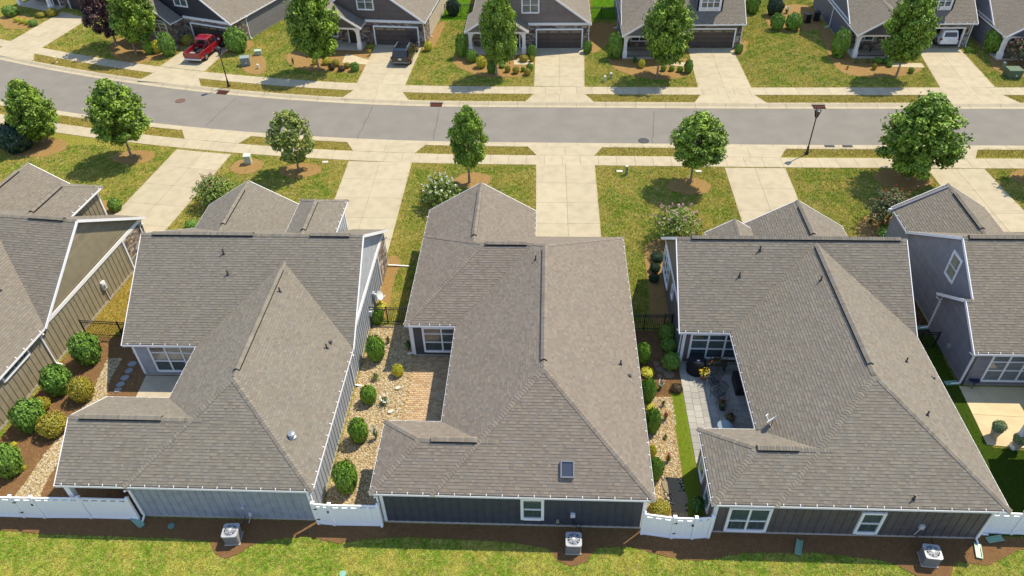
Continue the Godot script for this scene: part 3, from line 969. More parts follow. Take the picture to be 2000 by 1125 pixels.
# plan "gable": one wide front gable over garage and porch; plan "eave": garage under a long eave with a dormer
func far_house(at: Vector3, turn: float, plan: String, label: String, siding: Color, side: Color, tone: Color, door: Color, filled := false, open_door := false) -> Node3D:
	var org := Vector3(-2, 0, -79)
	var h := base("house", at, turn)
	tag(h, label, "house", "houses across the street")
	var stone := C(140, 130, 118)
	var g0 := Vector2(-2.0, -79.0)
	var g1 := Vector2(4.35, -79.0)
	var px0 := -8.2
	var px1 := -2.5
	if plan == "gable":
		roof(h, org, [
			[-8.3, -98.0, 4.63, -78.7, 2.7, "z", "in", "gable", 0.7],
			[-8.75, -82.0, -2.0, -76.8, 2.62, "z", "in", "gable", 0.62]], {"tone": tone})
		gable(h, org, Vector2(-8.0, -79.02), Vector2(4.35, -79.02), "lap", siding, 2.75, 6.95, false)
		window(h, org, Vector2(-8.0, -79.02), Vector2(4.35, -79.02), 5.2, 3.78, 1.9, 1.8, 2, [0.5, 0.5], [C(120, 135, 120), blinds()], 0.14)
		trim(h, org, g0, g1, [[-0.1, 2.52, 6.45, 2.78, 0.12]], "frieze_board")
		wall(h, org, Vector2(4.35, -79.0), Vector2(4.35, -97.0), "lap", side, 0.15, [2.68])
		wall(h, org, Vector2(-8.0, -97.0), Vector2(-8.0, -79.0), "lap", side, 0.15, [2.68])
		wall(h, org, Vector2(4.38, -79.0), Vector2(4.38, -81.4), "stone", stone, 0.1, [2.6], "stone_wall")
		downspout(h, org, Vector2(4.35, -81.5), Vector2(1, 0), 2.6, 0.3)
		gable(h, org, Vector2(-8.5, -77.05), Vector2(-2.25, -77.05), "lap", siding, 2.62, 4.5, false)
	else:
		px0 = -8.1
		px1 = -4.5
		roof(h, org, [
			[-8.4, -92.0, 4.6, -78.5, 2.7, "x", "gable", "gable", 0.7],
			[-8.5, -86.5, -1.9, -75.6, 2.62, "z", "in", "gable", 0.62],
			[-0.7, -86.0, 2.4, -79.55, 5.35, "z", "in", "gable", 0.5]], {"tone": tone})
		gable(h, org, Vector2(-8.25, -75.9), Vector2(-2.15, -75.9), "lap", siding, 2.62, 4.5, false)
		wall(h, org, Vector2(-0.45, -79.8), Vector2(2.15, -79.8), "plain", C(232, 232, 232), 3.3, [[2.6, 5.3], [1.3, 5.95], [0, 5.3]], "dormer_wall")
		wall(h, org, Vector2(2.15, -79.8), Vector2(2.15, -83.4), "lap", siding, 3.0, [5.3], "dormer_wall")
		wall(h, org, Vector2(-0.45, -83.4), Vector2(-0.45, -79.8), "lap", siding, 3.0, [5.3], "dormer_wall")
		window(h, org, Vector2(-0.45, -79.8), Vector2(2.15, -79.8), 0.3, 3.95, 2.0, 1.3, 3, [0.5, 0.5], [murk() * 2.0, C(125, 130, 115)], 0.1)
		wall(h, org, Vector2(4.35, -79.0), Vector2(4.35, -91.5), "lap", side, 0.15, [2.68])
		gable(h, org, Vector2(4.35, -78.8), Vector2(4.35, -91.7), "lap", side, 2.7, 6.9)
		wall(h, org, Vector2(-8.2, -91.5), Vector2(-8.2, -79.0), "lap", side, 0.15, [2.68])
		gable(h, org, Vector2(-8.2, -91.7), Vector2(-8.2, -78.8), "lap", side, 2.7, 6.9)
		wall(h, org, Vector2(-8.18, -79.6), Vector2(-8.18, -78.2), "stone", stone, 0.15, [2.6], "stone_wall")
		downspout(h, org, Vector2(-8.2, -84.5), Vector2(-1, 0), 2.62, 0.5)
		trim(h, org, g0, g1, [[-0.1, 2.5, 6.45, 2.68, 0.1]], "frieze_board")
	if open_door:      # the garage stands open: side piers, a lintel, and a closed room behind
		wall(h, org, Vector2(-2.0, -79.0), Vector2(-1.15, -79.0), "stone", stone, 0.1, [2.6], "stone_wall")
		wall(h, org, Vector2(3.65, -79.0), Vector2(4.35, -79.0), "stone", stone, 0.1, [2.6], "stone_wall")
		wall(h, org, Vector2(-1.15, -79.0), Vector2(3.65, -79.0), "stone", stone, 2.08, [2.6], "stone_wall")
		var room := MB.new()
		room.cube(Vector3(1.2, 1.3, -85.5) - org, Vector3(6.2, 2.6, 0.1), C(200, 195, 185)); room.cube(Vector3(-1.9, 1.3, -82.2) - org, Vector3(0.1, 2.6, 6.5), C(200, 195, 185)); room.cube(Vector3(4.2, 1.3, -82.2) - org, Vector3(0.1, 2.6, 6.5), C(200, 195, 185))
		room.cube(Vector3(1.2, 0.05, -82.2) - org, Vector3(6.2, 0.06, 6.5), C(150, 145, 138)); room.cube(Vector3(1.2, 2.58, -82.2) - org, Vector3(6.2, 0.05, 6.5), C(210, 205, 200))
		part(room, "garage_room", "paint", h)
		var fr := MB.new()
		fr.cube(Vector3(-1.2, 1.03, -78.95) - org, Vector3(0.14, 2.06, 0.2), C(236, 236, 236)); fr.cube(Vector3(3.7, 1.03, -78.95) - org, Vector3(0.14, 2.06, 0.2), C(236, 236, 236)); fr.cube(Vector3(1.25, 2.1, -78.945) - org, Vector3(5.04, 0.14, 0.21), C(236, 236, 236))
		part(fr, "garage_frame", "white", h)
	else:
		wall(h, org, g0, g1, "stone", stone, 0.1, [2.6], "stone_wall")
		var gt := wall_frame(g0, g1)
		gt.origin = Vector3(-1.15, 0.03, -78.97) - org
		garage_door(h, gt, 4.8, 2.0, door)
	for x in [-1.55, 4.0]: bracket_light(h, Vector3(x, 1.85, -78.85) - org)
	downspout(h, org, Vector2(4.4, -79.0), Vector2(0, 1), 2.6, 0.3)
	# the front wall behind the porch
	wall(h, org, Vector2(-8.0, -79.0), Vector2(-2.0, -79.0), "stone", stone, 0.15, [2.6], "stone_wall")
	foundation(h, org, Vector2(4.35, -79.0), Vector2(4.35, -91.0))
	foundation(h, org, Vector2(-8.2, -91.0), Vector2(-8.2, -79.0))
	if filled:       # a stone room in place of the porch, with one arched window
		wall(h, org, Vector2(-8.4, -77.0), Vector2(-2.3, -77.0), "stone", stone, 0.1, [[6.1, 2.6], [3.05, 4.4], [0, 2.6]], "stone_wall")
		wall(h, org, Vector2(-2.3, -77.0), Vector2(-2.3, -79.0), "stone", stone, 0.1, [2.6], "stone_wall")
		wall(h, org, Vector2(-8.4, -79.0), Vector2(-8.4, -77.0), "stone", stone, 0.1, [2.6], "stone_wall")
		window(h, org, Vector2(-8.4, -76.93), Vector2(-2.3, -76.93), 3.6, 0.5, 2.0, 2.0, 2, [0.45, 0.35, 0.2], [murk(), C(105, 125, 105), blinds()], 0.13)
		var arch := MB.new()
		for k in 7:
			var a0 := PI * k / 7.0
			var a1 := PI * (k + 1) / 7.0
			arch.bar(Vector3(-3.8 + cos(a0) * 0.98, 2.48 + sin(a0) * 0.3, -76.86) - org, Vector3(-3.8 + cos(a1) * 0.98, 2.48 + sin(a1) * 0.3, -76.86) - org, 0.1, 0.12, C(236, 236, 236), Vector3.BACK)
		part(arch, "window_arch", "white", h)
		var cb := MB.new()
		cb.cube(Vector3(-3.8, 2.6, -76.9) - org, Vector3(1.7, 0.3, 0.06), C(110, 130, 115))
		part(cb, "arch_pane", "car_glass", h)
	else:
		window(h, org, Vector2(-8.0, -78.93), Vector2(-2.0, -78.93), 0.7, 0.75, 1.9, 1.55, 2, [0.5, 0.5], [murk()], 0.12)
		var dr := MB.new()
		dr.cube(Vector3(-3.6, 1.2, -78.86) - org, Vector3(1.0, 2.1, 0.06), C(58, 52, 48)); dr.cube(Vector3(-3.6, 1.75, -78.82) - org, Vector3(0.6, 0.7, 0.03), C(90, 95, 95))
		part(dr, "front_door", "paint", h)
		var df := MB.new()
		for e in [-0.58, 0.58]: df.cube(Vector3(-3.6 + e, 1.2, -78.85) - org, Vector3(0.13, 2.2, 0.1), C(236, 236, 236))
		part(df, "door_frame", "white", h)
		porch(h, org, px0, px1, -77.2 if plan == "gable" else -76.1, -79.0, plan == "eave")
	return h

func far_houses() -> void:
	var brown := C(78, 68, 66)
	far_house(Vector3(-2, 0, -79), 0.0, "gable", "taupe house with wide gable across the street, tree by its porch, no car", C(122, 110, 102), C(150, 140, 128), Color(1.05, 1.03, 1.0), brown)
	var b2 := Basis(Vector3.UP, -0.091)
	far_house(Vector3(-18.96, 0, -80.07) + b2 * Vector3(-0.85, 0, -0.05), -0.091, "gable", "brown-grey house across the street with the dark car in front of its garage", C(98, 88, 84), C(178, 168, 148), Color(1.05, 1.03, 1.0), C(84, 74, 72))
	var b1 := Basis(Vector3.UP, -0.34)
	far_house(Vector3(-39.83, 0, -81.24) + b1 * Vector3(-0.85, 0, -0.05), -0.34, "gable", "black and stone house across the street behind the red pickup truck", C(58, 58, 66), C(120, 118, 118), Color(1.05, 1.03, 1.0), C(62, 55, 54), true)
	var b0 := Basis(Vector3.UP, -0.40)
	far_house(Vector3(-59.63, 0, -91.70) + b0 * Vector3(-0.85, 0, -0.05), -0.40, "gable", "house at the far upper left corner, only white porch posts and dark garage in view", C(64, 64, 72), C(120, 118, 118), Color(1.05, 1.03, 1.0), C(62, 55, 54))
	far_house(Vector3(14.2, 0, -79), 0.0, "eave", "grey house across the street with a white dormer, half hidden by a tree", C(112, 114, 122), C(92, 96, 108), Color(1.05, 1.03, 1.0), brown)
	far_house(Vector3(37.9, 0, -79), 0.0, "eave", "dark blue-grey house across the street, garage open with white minivan", C(84, 84, 92), C(78, 82, 96), Color(1.03, 1.01, 0.98), brown, false, true)
	far_house(Vector3(52.3, 0, -78.5), 0.0, "eave", "house in the upper right corner behind the pink crepe myrtle", C(96, 96, 104), C(122, 124, 134), Color(1.03, 1.01, 0.98), brown)

# ---------------------------------------------------------------- ground, street, paths
func near_line(x: float, off: float) -> float:
	return off + (-0.003 * (x + 3.0) * (x + 3.0) if x < -3.0 else 0.0) + 0.012 * clampf(x, -5.0, 22.0)

func far_line(x: float, off: float) -> float:
	return off + (-0.0037 * (x + 5.0) * (x + 5.0) if x < -5.0 else 0.0) + 0.012 * clampf(x, -5.0, 18.0)

# a map of what grows or lies where, in cells
const CELL := 0.15
const MX := -66.0
const MZ := -104.0
const MW := 820
const MH := 600
var field := PackedByteArray()

func fill(poly: PackedVector2Array, val: int) -> void:
	var z0 := 1e9
	var z1 := -1e9
	for p in poly:
		z0 = minf(z0, p.y); z1 = maxf(z1, p.y)
	for j in range(maxi(0, int((z0 - MZ) / CELL)), mini(MH, int((z1 - MZ) / CELL) + 1)):
		var xs := crossings(poly, MZ + (j + 0.5) * CELL)
		for s in range(0, xs.size() - 1, 2):
			for i in range(maxi(0, int((xs[s] - MX) / CELL + 0.5)), mini(MW, int((xs[s + 1] - MX) / CELL + 0.5))):
				field[j * MW + i] = val

func box_poly(x0: float, z0: float, x1: float, z1: float) -> PackedVector2Array:
	return PackedVector2Array([Vector2(x0, z0), Vector2(x1, z0), Vector2(x1, z1), Vector2(x0, z1)])

func ring(c: Vector2, rx: float, rz: float, wob := 0.08, seg := 22) -> PackedVector2Array:
	var out := PackedVector2Array()
	for i in seg:
		var t := TAU * i / seg
		var k := 1.0 + rng.randf_range(-wob, wob)
		out.append(c + Vector2(cos(t) * rx * k, sin(t) * rz * k))
	return out

func soft(pts: Array) -> PackedVector2Array:      # rounds a bed's outline
	var p := PackedVector2Array(pts)
	for k in 2:
		var q := PackedVector2Array()
		for i in p.size():
			var a := p[i]
			var b := p[(i + 1) % p.size()]
			q.append(a.lerp(b, 0.25)); q.append(a.lerp(b, 0.75))
		p = q
	return p

func bed(called: String, poly: PackedVector2Array, col: Color, label: String, val: int, m := "mulch", y := 0.03) -> void:
	var mb := MB.new()
	mb.prism(poly, -0.05, y, col)
	setting(mb, called, m, label, "mulch bed" if m == "mulch" else "ground")
	fill(poly, val)

func slabs(root: Node3D, called: String, A: Vector2, B: Vector2, Cc: Vector2, D: Vector2, cols: int, rows: int, col: Color, y := 0.035, gap := 0.009) -> void:
	for r in rows:
		for c in cols:
			var q := PackedVector2Array()
			for e in [[c, r], [c + 1, r], [c + 1, r + 1], [c, r + 1]]:
				var s: float = float(e[0]) / cols
				var t: float = float(e[1]) / rows
				q.append(A.lerp(B, s).lerp(D.lerp(Cc, s), t))
			var m := (q[0] + q[2]) * 0.5
			for i in 4: q[i] += Vector2(signf(m.x - q[i].x), signf(m.y - q[i].y)) * gap
			var mb := MB.new()
			mb.prism(q, -0.1, y + rng.randf_range(-0.002, 0.002), jit(col, 0.035))
			part(mb, called, "concrete", root)
	fill(PackedVector2Array([A, B, Cc, D]), 0)

func pavement_root(called: String, label: String, category: String) -> Node3D:
	var o := base(called, Vector3.ZERO)
	tag(o, label, category, "", "structure")
	return o

func ground() -> void:
	field.resize(MW * MH)
	var soil := C(140, 136, 60)
	var g := MB.new()
	g.flat(box_poly(-260, -330, 260, 120), -0.3, C(124, 124, 56))
	setting(g, "ground", "soil", "grassy ground around the two rows of houses", "ground")
	# the two verges and lawns, each a raised sheet that ends at the kerb
	for side in 2:
		var pts := PackedVector2Array()
		for i in 61:
			var x := -90.0 + i * 2.6
			pts.append(Vector2(x, near_line(x, -57.6) if side == 0 else far_line(x, -66.0)))
		if side == 0: pts.append_array(PackedVector2Array([Vector2(66, 30), Vector2(-90, 30)]))
		else: pts.append_array(PackedVector2Array([Vector2(66, -160), Vector2(-90, -160)]))
		var mb := MB.new()
		mb.prism(pts, -0.29, 0.0, soil)
		setting(mb, "lawn", "soil", ["lawns on the near side of the street", "lawns on the far side of the street"][side], "lawn")
		fill(pts, 1)
	var road := MB.new()
	var grey := C(124, 120, 112)
	for i in 60:
		var x0 := -90.0 + i * 2.6
		var x1 := x0 + 2.6
		road.quad(Vector3(x0, -0.12, near_line(x0, -58.0)), Vector3(x1, -0.12, near_line(x1, -58.0)), Vector3(x1, -0.12, far_line(x1, -65.3)), Vector3(x0, -0.12, far_line(x0, -65.3)), grey)
	setting(road, "road", "asphalt", "grey asphalt street that bends away at the left", "road")
	var conc := C(171, 160, 136)
	for side in 2:
		var k := pavement_root("kerb", ["pale concrete kerb and gutter on the near side", "pale concrete kerb and gutter on the far side"][side], "kerb")
		for i in 46:
			var x0 := -70.0 + i * 2.8
			var x1 := x0 + 2.78
			var prof := [[0.0, -0.11], [0.42, -0.105], [0.6, -0.02], [0.72, 0.028], [0.98, 0.03]]
			var mb := MB.new()
			var col := jit(conc, 0.03)
			for p in 4:
				var q := []
				for e in [[x0, p], [x1, p], [x1, p + 1], [x0, p + 1]]:
					var w: Array = prof[e[1]]
					q.append(Vector3(e[0], w[1], near_line(e[0], -58.43 + w[0]) if side == 0 else far_line(e[0], -65.15 - w[0])))
				if side == 0: mb.quad(q[3], q[2], q[1], q[0], col)
				else: mb.quad(q[0], q[1], q[2], q[3], col)
			part(mb, "kerb_segment", "concrete", k)
	for side in 2:
		var w := pavement_root("sidewalk", ["concrete sidewalk on the near side of the street", "concrete sidewalk on the far side of the street"][side], "sidewalk")
		for i in 76:
			var x0 := -64.0 + i * 1.52
			var x1 := x0 + 1.52
			if side == 0: slabs(w, "slab", Vector2(x0, near_line(x0, -56.0)), Vector2(x1, near_line(x1, -56.0)), Vector2(x1, near_line(x1, -54.42)), Vector2(x0, near_line(x0, -54.42)), 1, 1, conc)
			else: slabs(w, "slab", Vector2(x0, far_line(x0, -69.35)), Vector2(x1, far_line(x1, -69.35)), Vector2(x1, far_line(x1, -67.72)), Vector2(x0, far_line(x0, -67.72)), 1, 1, conc)
	# driveways: left and right corner at the sidewalk, right and left corner at the garage, rows, label
	for d in [
			[Vector2(-32.56, -56.81), Vector2(-27.36, -55.96), Vector2(-28.9, -42.4), Vector2(-33.9, -42.9), 5, "driveway beside the tan house at the left"],
			[Vector2(-16.83, -54.92), Vector2(-11.35, -54.71), Vector2(-11.3, -41.0), Vector2(-16.6, -41.0), 5, "driveway of the pale blue-grey house"],
			[Vector2(-0.85, -54.46), Vector2(4.07, -54.42), Vector2(4.1, -40.3), Vector2(-0.65, -40.3), 5, "straight driveway of the dark slate house"],
			[Vector2(14.72, -54.1), Vector2(19.67, -54.07), Vector2(19.4, -41.7), Vector2(14.6, -41.7), 4, "driveway of the charcoal house with the courtyard"],
			[Vector2(31.08, -54.08), Vector2(35.62, -54.12), Vector2(36.3, -41.3), Vector2(31.2, -41.3), 4, "driveway at the right edge of the photo"]]:
		var r := pavement_root("driveway", d[5], "driveway")
		slabs(r, "slab", d[0], d[1], d[2], d[3], 2, d[4], conc)
		var zl := near_line(d[0].x, -57.7)
		var zr := near_line(d[1].x, -57.7)
		slabs(r, "apron", Vector2(d[0].x - 0.9, zl), Vector2(d[1].x + 0.9, zr), Vector2(d[1].x, near_line(d[1].x, -56.0)), Vector2(d[0].x, near_line(d[0].x, -56.0)), 2, 1, conc)
	for d in [
			[Vector2(-61.67, -81.26), Vector2(-56.87, -79.32), Vector2(-55.74, -88.19), Vector2(-60.34, -90.65), 4, "driveway at the far upper left corner"],
			[Vector2(-41.26, -74.30), Vector2(-35.89, -73.00), Vector2(-35.34, -79.18), Vector2(-39.84, -80.65), 4, "driveway under the red pickup truck"],
			[Vector2(-19.24, -70.09), Vector2(-14.19, -69.73), Vector2(-13.82, -79.75), Vector2(-19.02, -80.07), 4, "driveway under the dark car"],
			[Vector2(-1.3, -69.45), Vector2(3.7, -69.3), Vector2(4.0, -78.95), Vector2(-1.3, -78.95), 4, "empty driveway across the street, opposite the dark slate house"],
			[Vector2(14.75, -69.02), Vector2(19.93, -68.96), Vector2(19.85, -78.82), Vector2(15.10, -78.85), 4, "empty driveway of the house with the white dormer"],
			[Vector2(37.91, -69.06), Vector2(43.15, -69.17), Vector2(43.60, -78.81), Vector2(39.20, -78.70), 4, "driveway in front of the white minivan"]]:
		var r := pavement_root("driveway", d[5], "driveway")
		slabs(r, "slab", d[0], d[1], d[2], d[3], 2, d[4], conc)
		slabs(r, "apron", Vector2(d[0].x - 0.9, far_line(d[0].x, -65.87)), Vector2(d[1].x + 0.9, far_line(d[1].x, -65.87)), Vector2(d[1].x, far_line(d[1].x, -67.72)), Vector2(d[0].x, far_line(d[0].x, -67.72)), 2, 1, conc)
	# hairline cracks in the asphalt, manhole, drains
	var cr := MB.new()
	for c in [[Vector3(-16.65, -0.12, -65.54), Vector3(-16.98, -0.12, -59.04)], [Vector3(-10.23, -0.12, -64.92), Vector3(-10.09, -0.12, -58.98)], [Vector3(-30.69, -0.12, -67.06), Vector3(-31.65, -0.12, -61.47)], [Vector3(10.04, -0.12, -64.34), Vector3(9.25, -0.12, -58.46)], [Vector3(35.16, -0.12, -61.65), Vector3(34.22, -0.12, -58.34)]]:
		var p: Vector3 = c[0]
		var n := 24
		for k in n:
			var q: Vector3 = (c[0] as Vector3).lerp(c[1], (k + 1.0) / n) + Vector3(rng.randf_range(-0.07, 0.07), 0, 0)
			var s := Vector3(0.028, 0, 0)
			p.y = -0.116; q.y = -0.116
			cr.quad(p - s, p + s, q + s, q - s, C(92, 89, 86))
			p = q
	setting(cr, "road_cracks", "asphalt", "thin dark cracks across the asphalt", "cracks").set_meta("kind", "stuff")
	for m in [[Vector3(-36.04, -0.12, -66.50), C(120, 92, 82), "rust-brown manhole cover in the street at the upper left"], [Vector3(8.53, -0.12, -58.82), C(82, 82, 84), "dark manhole cover at the near kerb"]]:
		var o := base("manhole_cover", m[0])
		tag(o, m[2], "manhole cover")
		var mb := MB.new()
		mb.lathe(Vector3.ZERO, [Vector2(0.4, -0.01), Vector2(0.4, 0.012), Vector2(0.3, 0.014), Vector2(0.29, 0.008), Vector2(0.0, 0.008)], 20, m[1])
		part(mb, "cover", "stone", o)
		mb = MB.new()
		mb.lathe(Vector3.ZERO, [Vector2(0.5, -0.02), Vector2(0.49, 0.01), Vector2(0.41, 0.01)], 20, m[1] * 0.8)
		part(mb, "rim", "stone", o)
	for s in [[Vector2(-32.40, -68.40), "storm drain with rust-red apron below the far left lamp"], [Vector2(-10.59, -65.58), "storm drain in the far kerb right of the dark car"], [Vector2(25.42, -65.27), "storm drain in the far kerb behind the near lamp post's head"]]:
		var at: Vector2 = s[0]
		var o := base("storm_drain", Vector3(at.x, 0, far_line(at.x, -65.4)))
		o.rotation.y = atan2(far_line(at.x - 1, 0) - far_line(at.x + 1, 0), 2.0)
		tag(o, s[1], "storm drain", "storm drains in the far kerb")
		var rust := C(92, 44, 34)
		var mb := MB.new()
		mb.box(Transform3D(Basis(Vector3.RIGHT, 0.1), Vector3(0, -0.075, 0.02)), Vector3(1.1, 0.05, 0.5), rust)
		part(mb, "grate_apron", "stone", o)
		mb = MB.new()
		mb.cube(Vector3(0, 0.015, -0.4), Vector3(1.2, 0.07, 0.3), C(150, 140, 122)); mb.cube(Vector3(0, -0.04, -0.24), Vector3(1.0, 0.07, 0.06), Color(0.01, 0.008, 0.008))
		part(mb, "hood", "stone", o)
		for k in 6:
			mb = MB.new()
			mb.cube(Vector3(-0.45 + k * 0.18, -0.045, 0.05), Vector3(0.05, 0.03, 0.4), rust * 0.45)
			part(mb, "grate_bar", "stone", o)
	for s in [[Vector2(24.35, -57.63), "left one of two grey kerb grates beside the near lamp post"], [Vector2(25.86, -57.64), "right one of two grey kerb grates beside the near lamp post"]]:
		var at: Vector2 = s[0]
		var o := base("kerb_grate", Vector3(at.x, -0.08, near_line(at.x, -58.1)))
		tag(o, s[1], "kerb grate", "grates in the near kerb")
		var mb := MB.new()
		mb.cube(Vector3(0, -0.03, 0), Vector3(0.85, 0.04, 0.55), C(70, 68, 64))
		part(mb, "frame", "metal", o)
		for k in 7:
			mb = MB.new()
			mb.cube(Vector3(-0.32 + k * 0.107, 0, 0), Vector3(0.05, 0.04, 0.5), C(105, 103, 98))
			part(mb, "grate_bar", "metal", o)

func yards() -> void:
	var mul := C(134, 101, 70)
	var straw := C(172, 140, 88)
	# house footprints keep the lawn out
	for b in [[-24.0, -43.8, -17.7, -41], [-24, -41.2, -11.1, -29.9], [-20, -30, -11.1, -20.4], [-7.8, -24.3, -4.9, -20.4], [-5, -40.3, 4.9, -20.4], [-8, -43.2, -0.9, -31.9], [8, -40.3, 20.8, -31.6], [10.9, -32, 20.8, -20.3], [8, -24.2, 11, -20.3], [13.4, -41.7, 19.8, -40], [24, -44, 38, -30.2],
			[-8.2, -100, 4.4, -79], [9, -100, 21, -79], [32, -100, 45, -79], [46, -100, 56, -79]]:
		fill(box_poly(b[0], b[1], b[2], b[3]), 0)
	fill(PackedVector2Array([Vector2(-28.89, -40.35), Vector2(-28.15, -40.36), Vector2(-26.86, -32.98), Vector2(-29.57, -33.39)]), 7)
	fill(PackedVector2Array([Vector2(-13.12, -95.58), Vector2(-9.86, -95.53), Vector2(-9.52, -87.16), Vector2(-12.68, -87.20)]), 8)
	fill(PackedVector2Array([Vector2(5.61, -95.28), Vector2(8.54, -95.23), Vector2(8.00, -86.96), Vector2(5.02, -87.00)]), 8)
	# the mulch strip along the rear walls
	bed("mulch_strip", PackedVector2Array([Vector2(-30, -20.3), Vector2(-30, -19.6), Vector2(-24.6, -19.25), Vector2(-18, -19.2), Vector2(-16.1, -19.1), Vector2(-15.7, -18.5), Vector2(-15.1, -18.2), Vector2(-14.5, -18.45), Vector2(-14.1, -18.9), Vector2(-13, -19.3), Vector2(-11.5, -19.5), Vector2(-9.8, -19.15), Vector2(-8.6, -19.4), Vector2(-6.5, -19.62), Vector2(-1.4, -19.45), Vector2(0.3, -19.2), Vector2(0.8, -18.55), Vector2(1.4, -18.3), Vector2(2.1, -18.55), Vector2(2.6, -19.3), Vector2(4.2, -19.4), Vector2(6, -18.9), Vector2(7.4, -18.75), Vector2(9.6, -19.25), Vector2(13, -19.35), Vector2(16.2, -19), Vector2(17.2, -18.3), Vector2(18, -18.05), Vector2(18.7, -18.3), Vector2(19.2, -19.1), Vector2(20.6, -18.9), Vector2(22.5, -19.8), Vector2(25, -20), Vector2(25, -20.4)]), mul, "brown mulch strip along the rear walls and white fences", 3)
	# between the tan and the pale house: mulch with a dry stream of stones
	bed("mulch_bed", PackedVector2Array([Vector2(-29.4, -33.1), Vector2(-24.2, -33.1), Vector2(-24.0, -29.9), Vector2(-20.0, -29.9), Vector2(-20.0, -20.4), Vector2(-30.2, -20.4), Vector2(-30.0, -25.6)]), mul, "brown mulch bed between the tan house and the pale house", 3)
	var stream := PackedVector2Array()
	var left := [Vector2(-26.83, -31.26), Vector2(-26.66, -29.55), Vector2(-26.36, -28.14), Vector2(-26.57, -26.71), Vector2(-26.85, -24.95), Vector2(-27.03, -23.40), Vector2(-27.07, -21.95), Vector2(-27.18, -21.17)]
	var right := [Vector2(-25.93, -31.28), Vector2(-25.88, -29.36), Vector2(-25.51, -28.16), Vector2(-25.53, -26.73), Vector2(-25.91, -25.51), Vector2(-26.07, -24.10), Vector2(-25.96, -22.45), Vector2(-25.84, -21.20)]
	for p in left: stream.append(p)
	right.reverse()
	for p in right: stream.append(p)
	bed("stone_stream", stream, C(170, 150, 110), "dry stream of tan river stones through the mulch", 2, "soil", 0.036)
	# between the pale and the slate house: river gravel
	bed("gravel_yard", PackedVector2Array([Vector2(-11.0, -34.6), Vector2(-8.0, -34.6), Vector2(-8.0, -31.9), Vector2(-4.9, -31.9), Vector2(-4.9, -24.2), Vector2(-7.8, -24.2), Vector2(-7.8, -20.3), Vector2(-11.0, -20.3)]), C(170, 146, 104), "tan river gravel yard between the pale and the dark slate house", 2, "soil", 0.03)
	# between the slate and the charcoal house
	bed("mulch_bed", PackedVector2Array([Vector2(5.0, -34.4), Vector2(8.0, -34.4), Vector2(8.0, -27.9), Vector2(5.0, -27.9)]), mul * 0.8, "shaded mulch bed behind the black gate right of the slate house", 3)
	bed("gravel_yard", PackedVector2Array([Vector2(5.0, -28.9), Vector2(7.3, -28.9), Vector2(7.25, -20.2), Vector2(5.0, -20.2)]), C(172, 144, 100), "river stone bed between the slate and the charcoal house", 2, "soil", 0.034)
	bed("dark_gravel", PackedVector2Array([Vector2(6.09, -23.42), Vector2(7.35, -23.35), Vector2(7.26, -21.39), Vector2(6.12, -21.36)]), C(70, 66, 62), "dark wet-looking stones around the flagstones", 2, "soil", 0.04)
	bed("artificial_turf", PackedVector2Array([Vector2(7.3, -29.2), Vector2(8.02, -29.2), Vector2(8.0, -20.3), Vector2(7.2, -20.3)]), C(112, 128, 40), "strip of bright artificial turf beside the charcoal house's patio", 6, "turf", 0.042)
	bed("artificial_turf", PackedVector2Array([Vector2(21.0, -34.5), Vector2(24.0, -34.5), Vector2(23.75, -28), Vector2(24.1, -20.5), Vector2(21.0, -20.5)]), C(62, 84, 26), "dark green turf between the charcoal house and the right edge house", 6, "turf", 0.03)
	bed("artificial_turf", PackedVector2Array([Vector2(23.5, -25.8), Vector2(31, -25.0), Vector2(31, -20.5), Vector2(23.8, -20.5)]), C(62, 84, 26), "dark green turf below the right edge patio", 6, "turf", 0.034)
	bed("mulch_bed", PackedVector2Array([Vector2(21.0, -42), Vector2(24.1, -42), Vector2(24.1, -34.3), Vector2(21.0, -34.3)]), C(84, 58, 44), "dark mulch strip beside the blue-grey house", 3, "mulch", 0.026)
	# patios
	var slab := pavement_root("patio", "bare concrete slab in the pale house's courtyard", "patio")
	slabs(slab, "slab", Vector2(-23.85, -29.85), Vector2(-19.7, -29.85), Vector2(-19.7, -26.9), Vector2(-23.65, -26.9), 1, 1, C(172, 160, 138), 0.06)
	slab = pavement_root("patio", "plain concrete patio with topiary planters at the right edge", "patio")
	slabs(slab, "slab", Vector2(23.85, -30.1), Vector2(31, -30.1), Vector2(31, -25.2), Vector2(23.6, -25.9), 2, 2, C(190, 174, 138), 0.055)
	var pav := pavement_root("paver_patio", "tan brick paver patio in the slate house's courtyard", "patio")
	var tans := [C(200, 170, 130), C(190, 158, 118), C(208, 180, 142), C(180, 150, 116), C(196, 172, 142)]
	var pmesh := []
	for c in tans:
		var mb := MB.new()
		mb.cube(Vector3.ZERO, Vector3(0.214, 0.08, 0.134), c, 0.008)
		pmesh.append(mb.mesh(M.stone))
	var rest := MB.new()
	var made := 0
	for j in 49:
		for i in 13:
			var x := -7.78 + i * 0.232 + (0.116 if j % 2 else 0.0)
			var z := -24.45 - j * 0.152
			if x > -4.95: continue
			var at := Vector3(x, 0.02 + rng.randf_range(-0.004, 0.004), z)
			var k := rng.randi() % tans.size()
			if made < 300 and i < 7:
				put(pmesh[k], "paver", pav, Transform3D(Basis(), at))
				made += 1
			else: rest.cube(at, Vector3(0.214, 0.08, 0.134), tans[k], 0.008)
	stuff(part(rest, "pavers", "stone", pav))
	fill(box_poly(-7.9, -31.9, -4.9, -24.3), 0)
	pav = pavement_root("paver_patio", "grey stone paver patio in the charcoal house's courtyard", "patio")
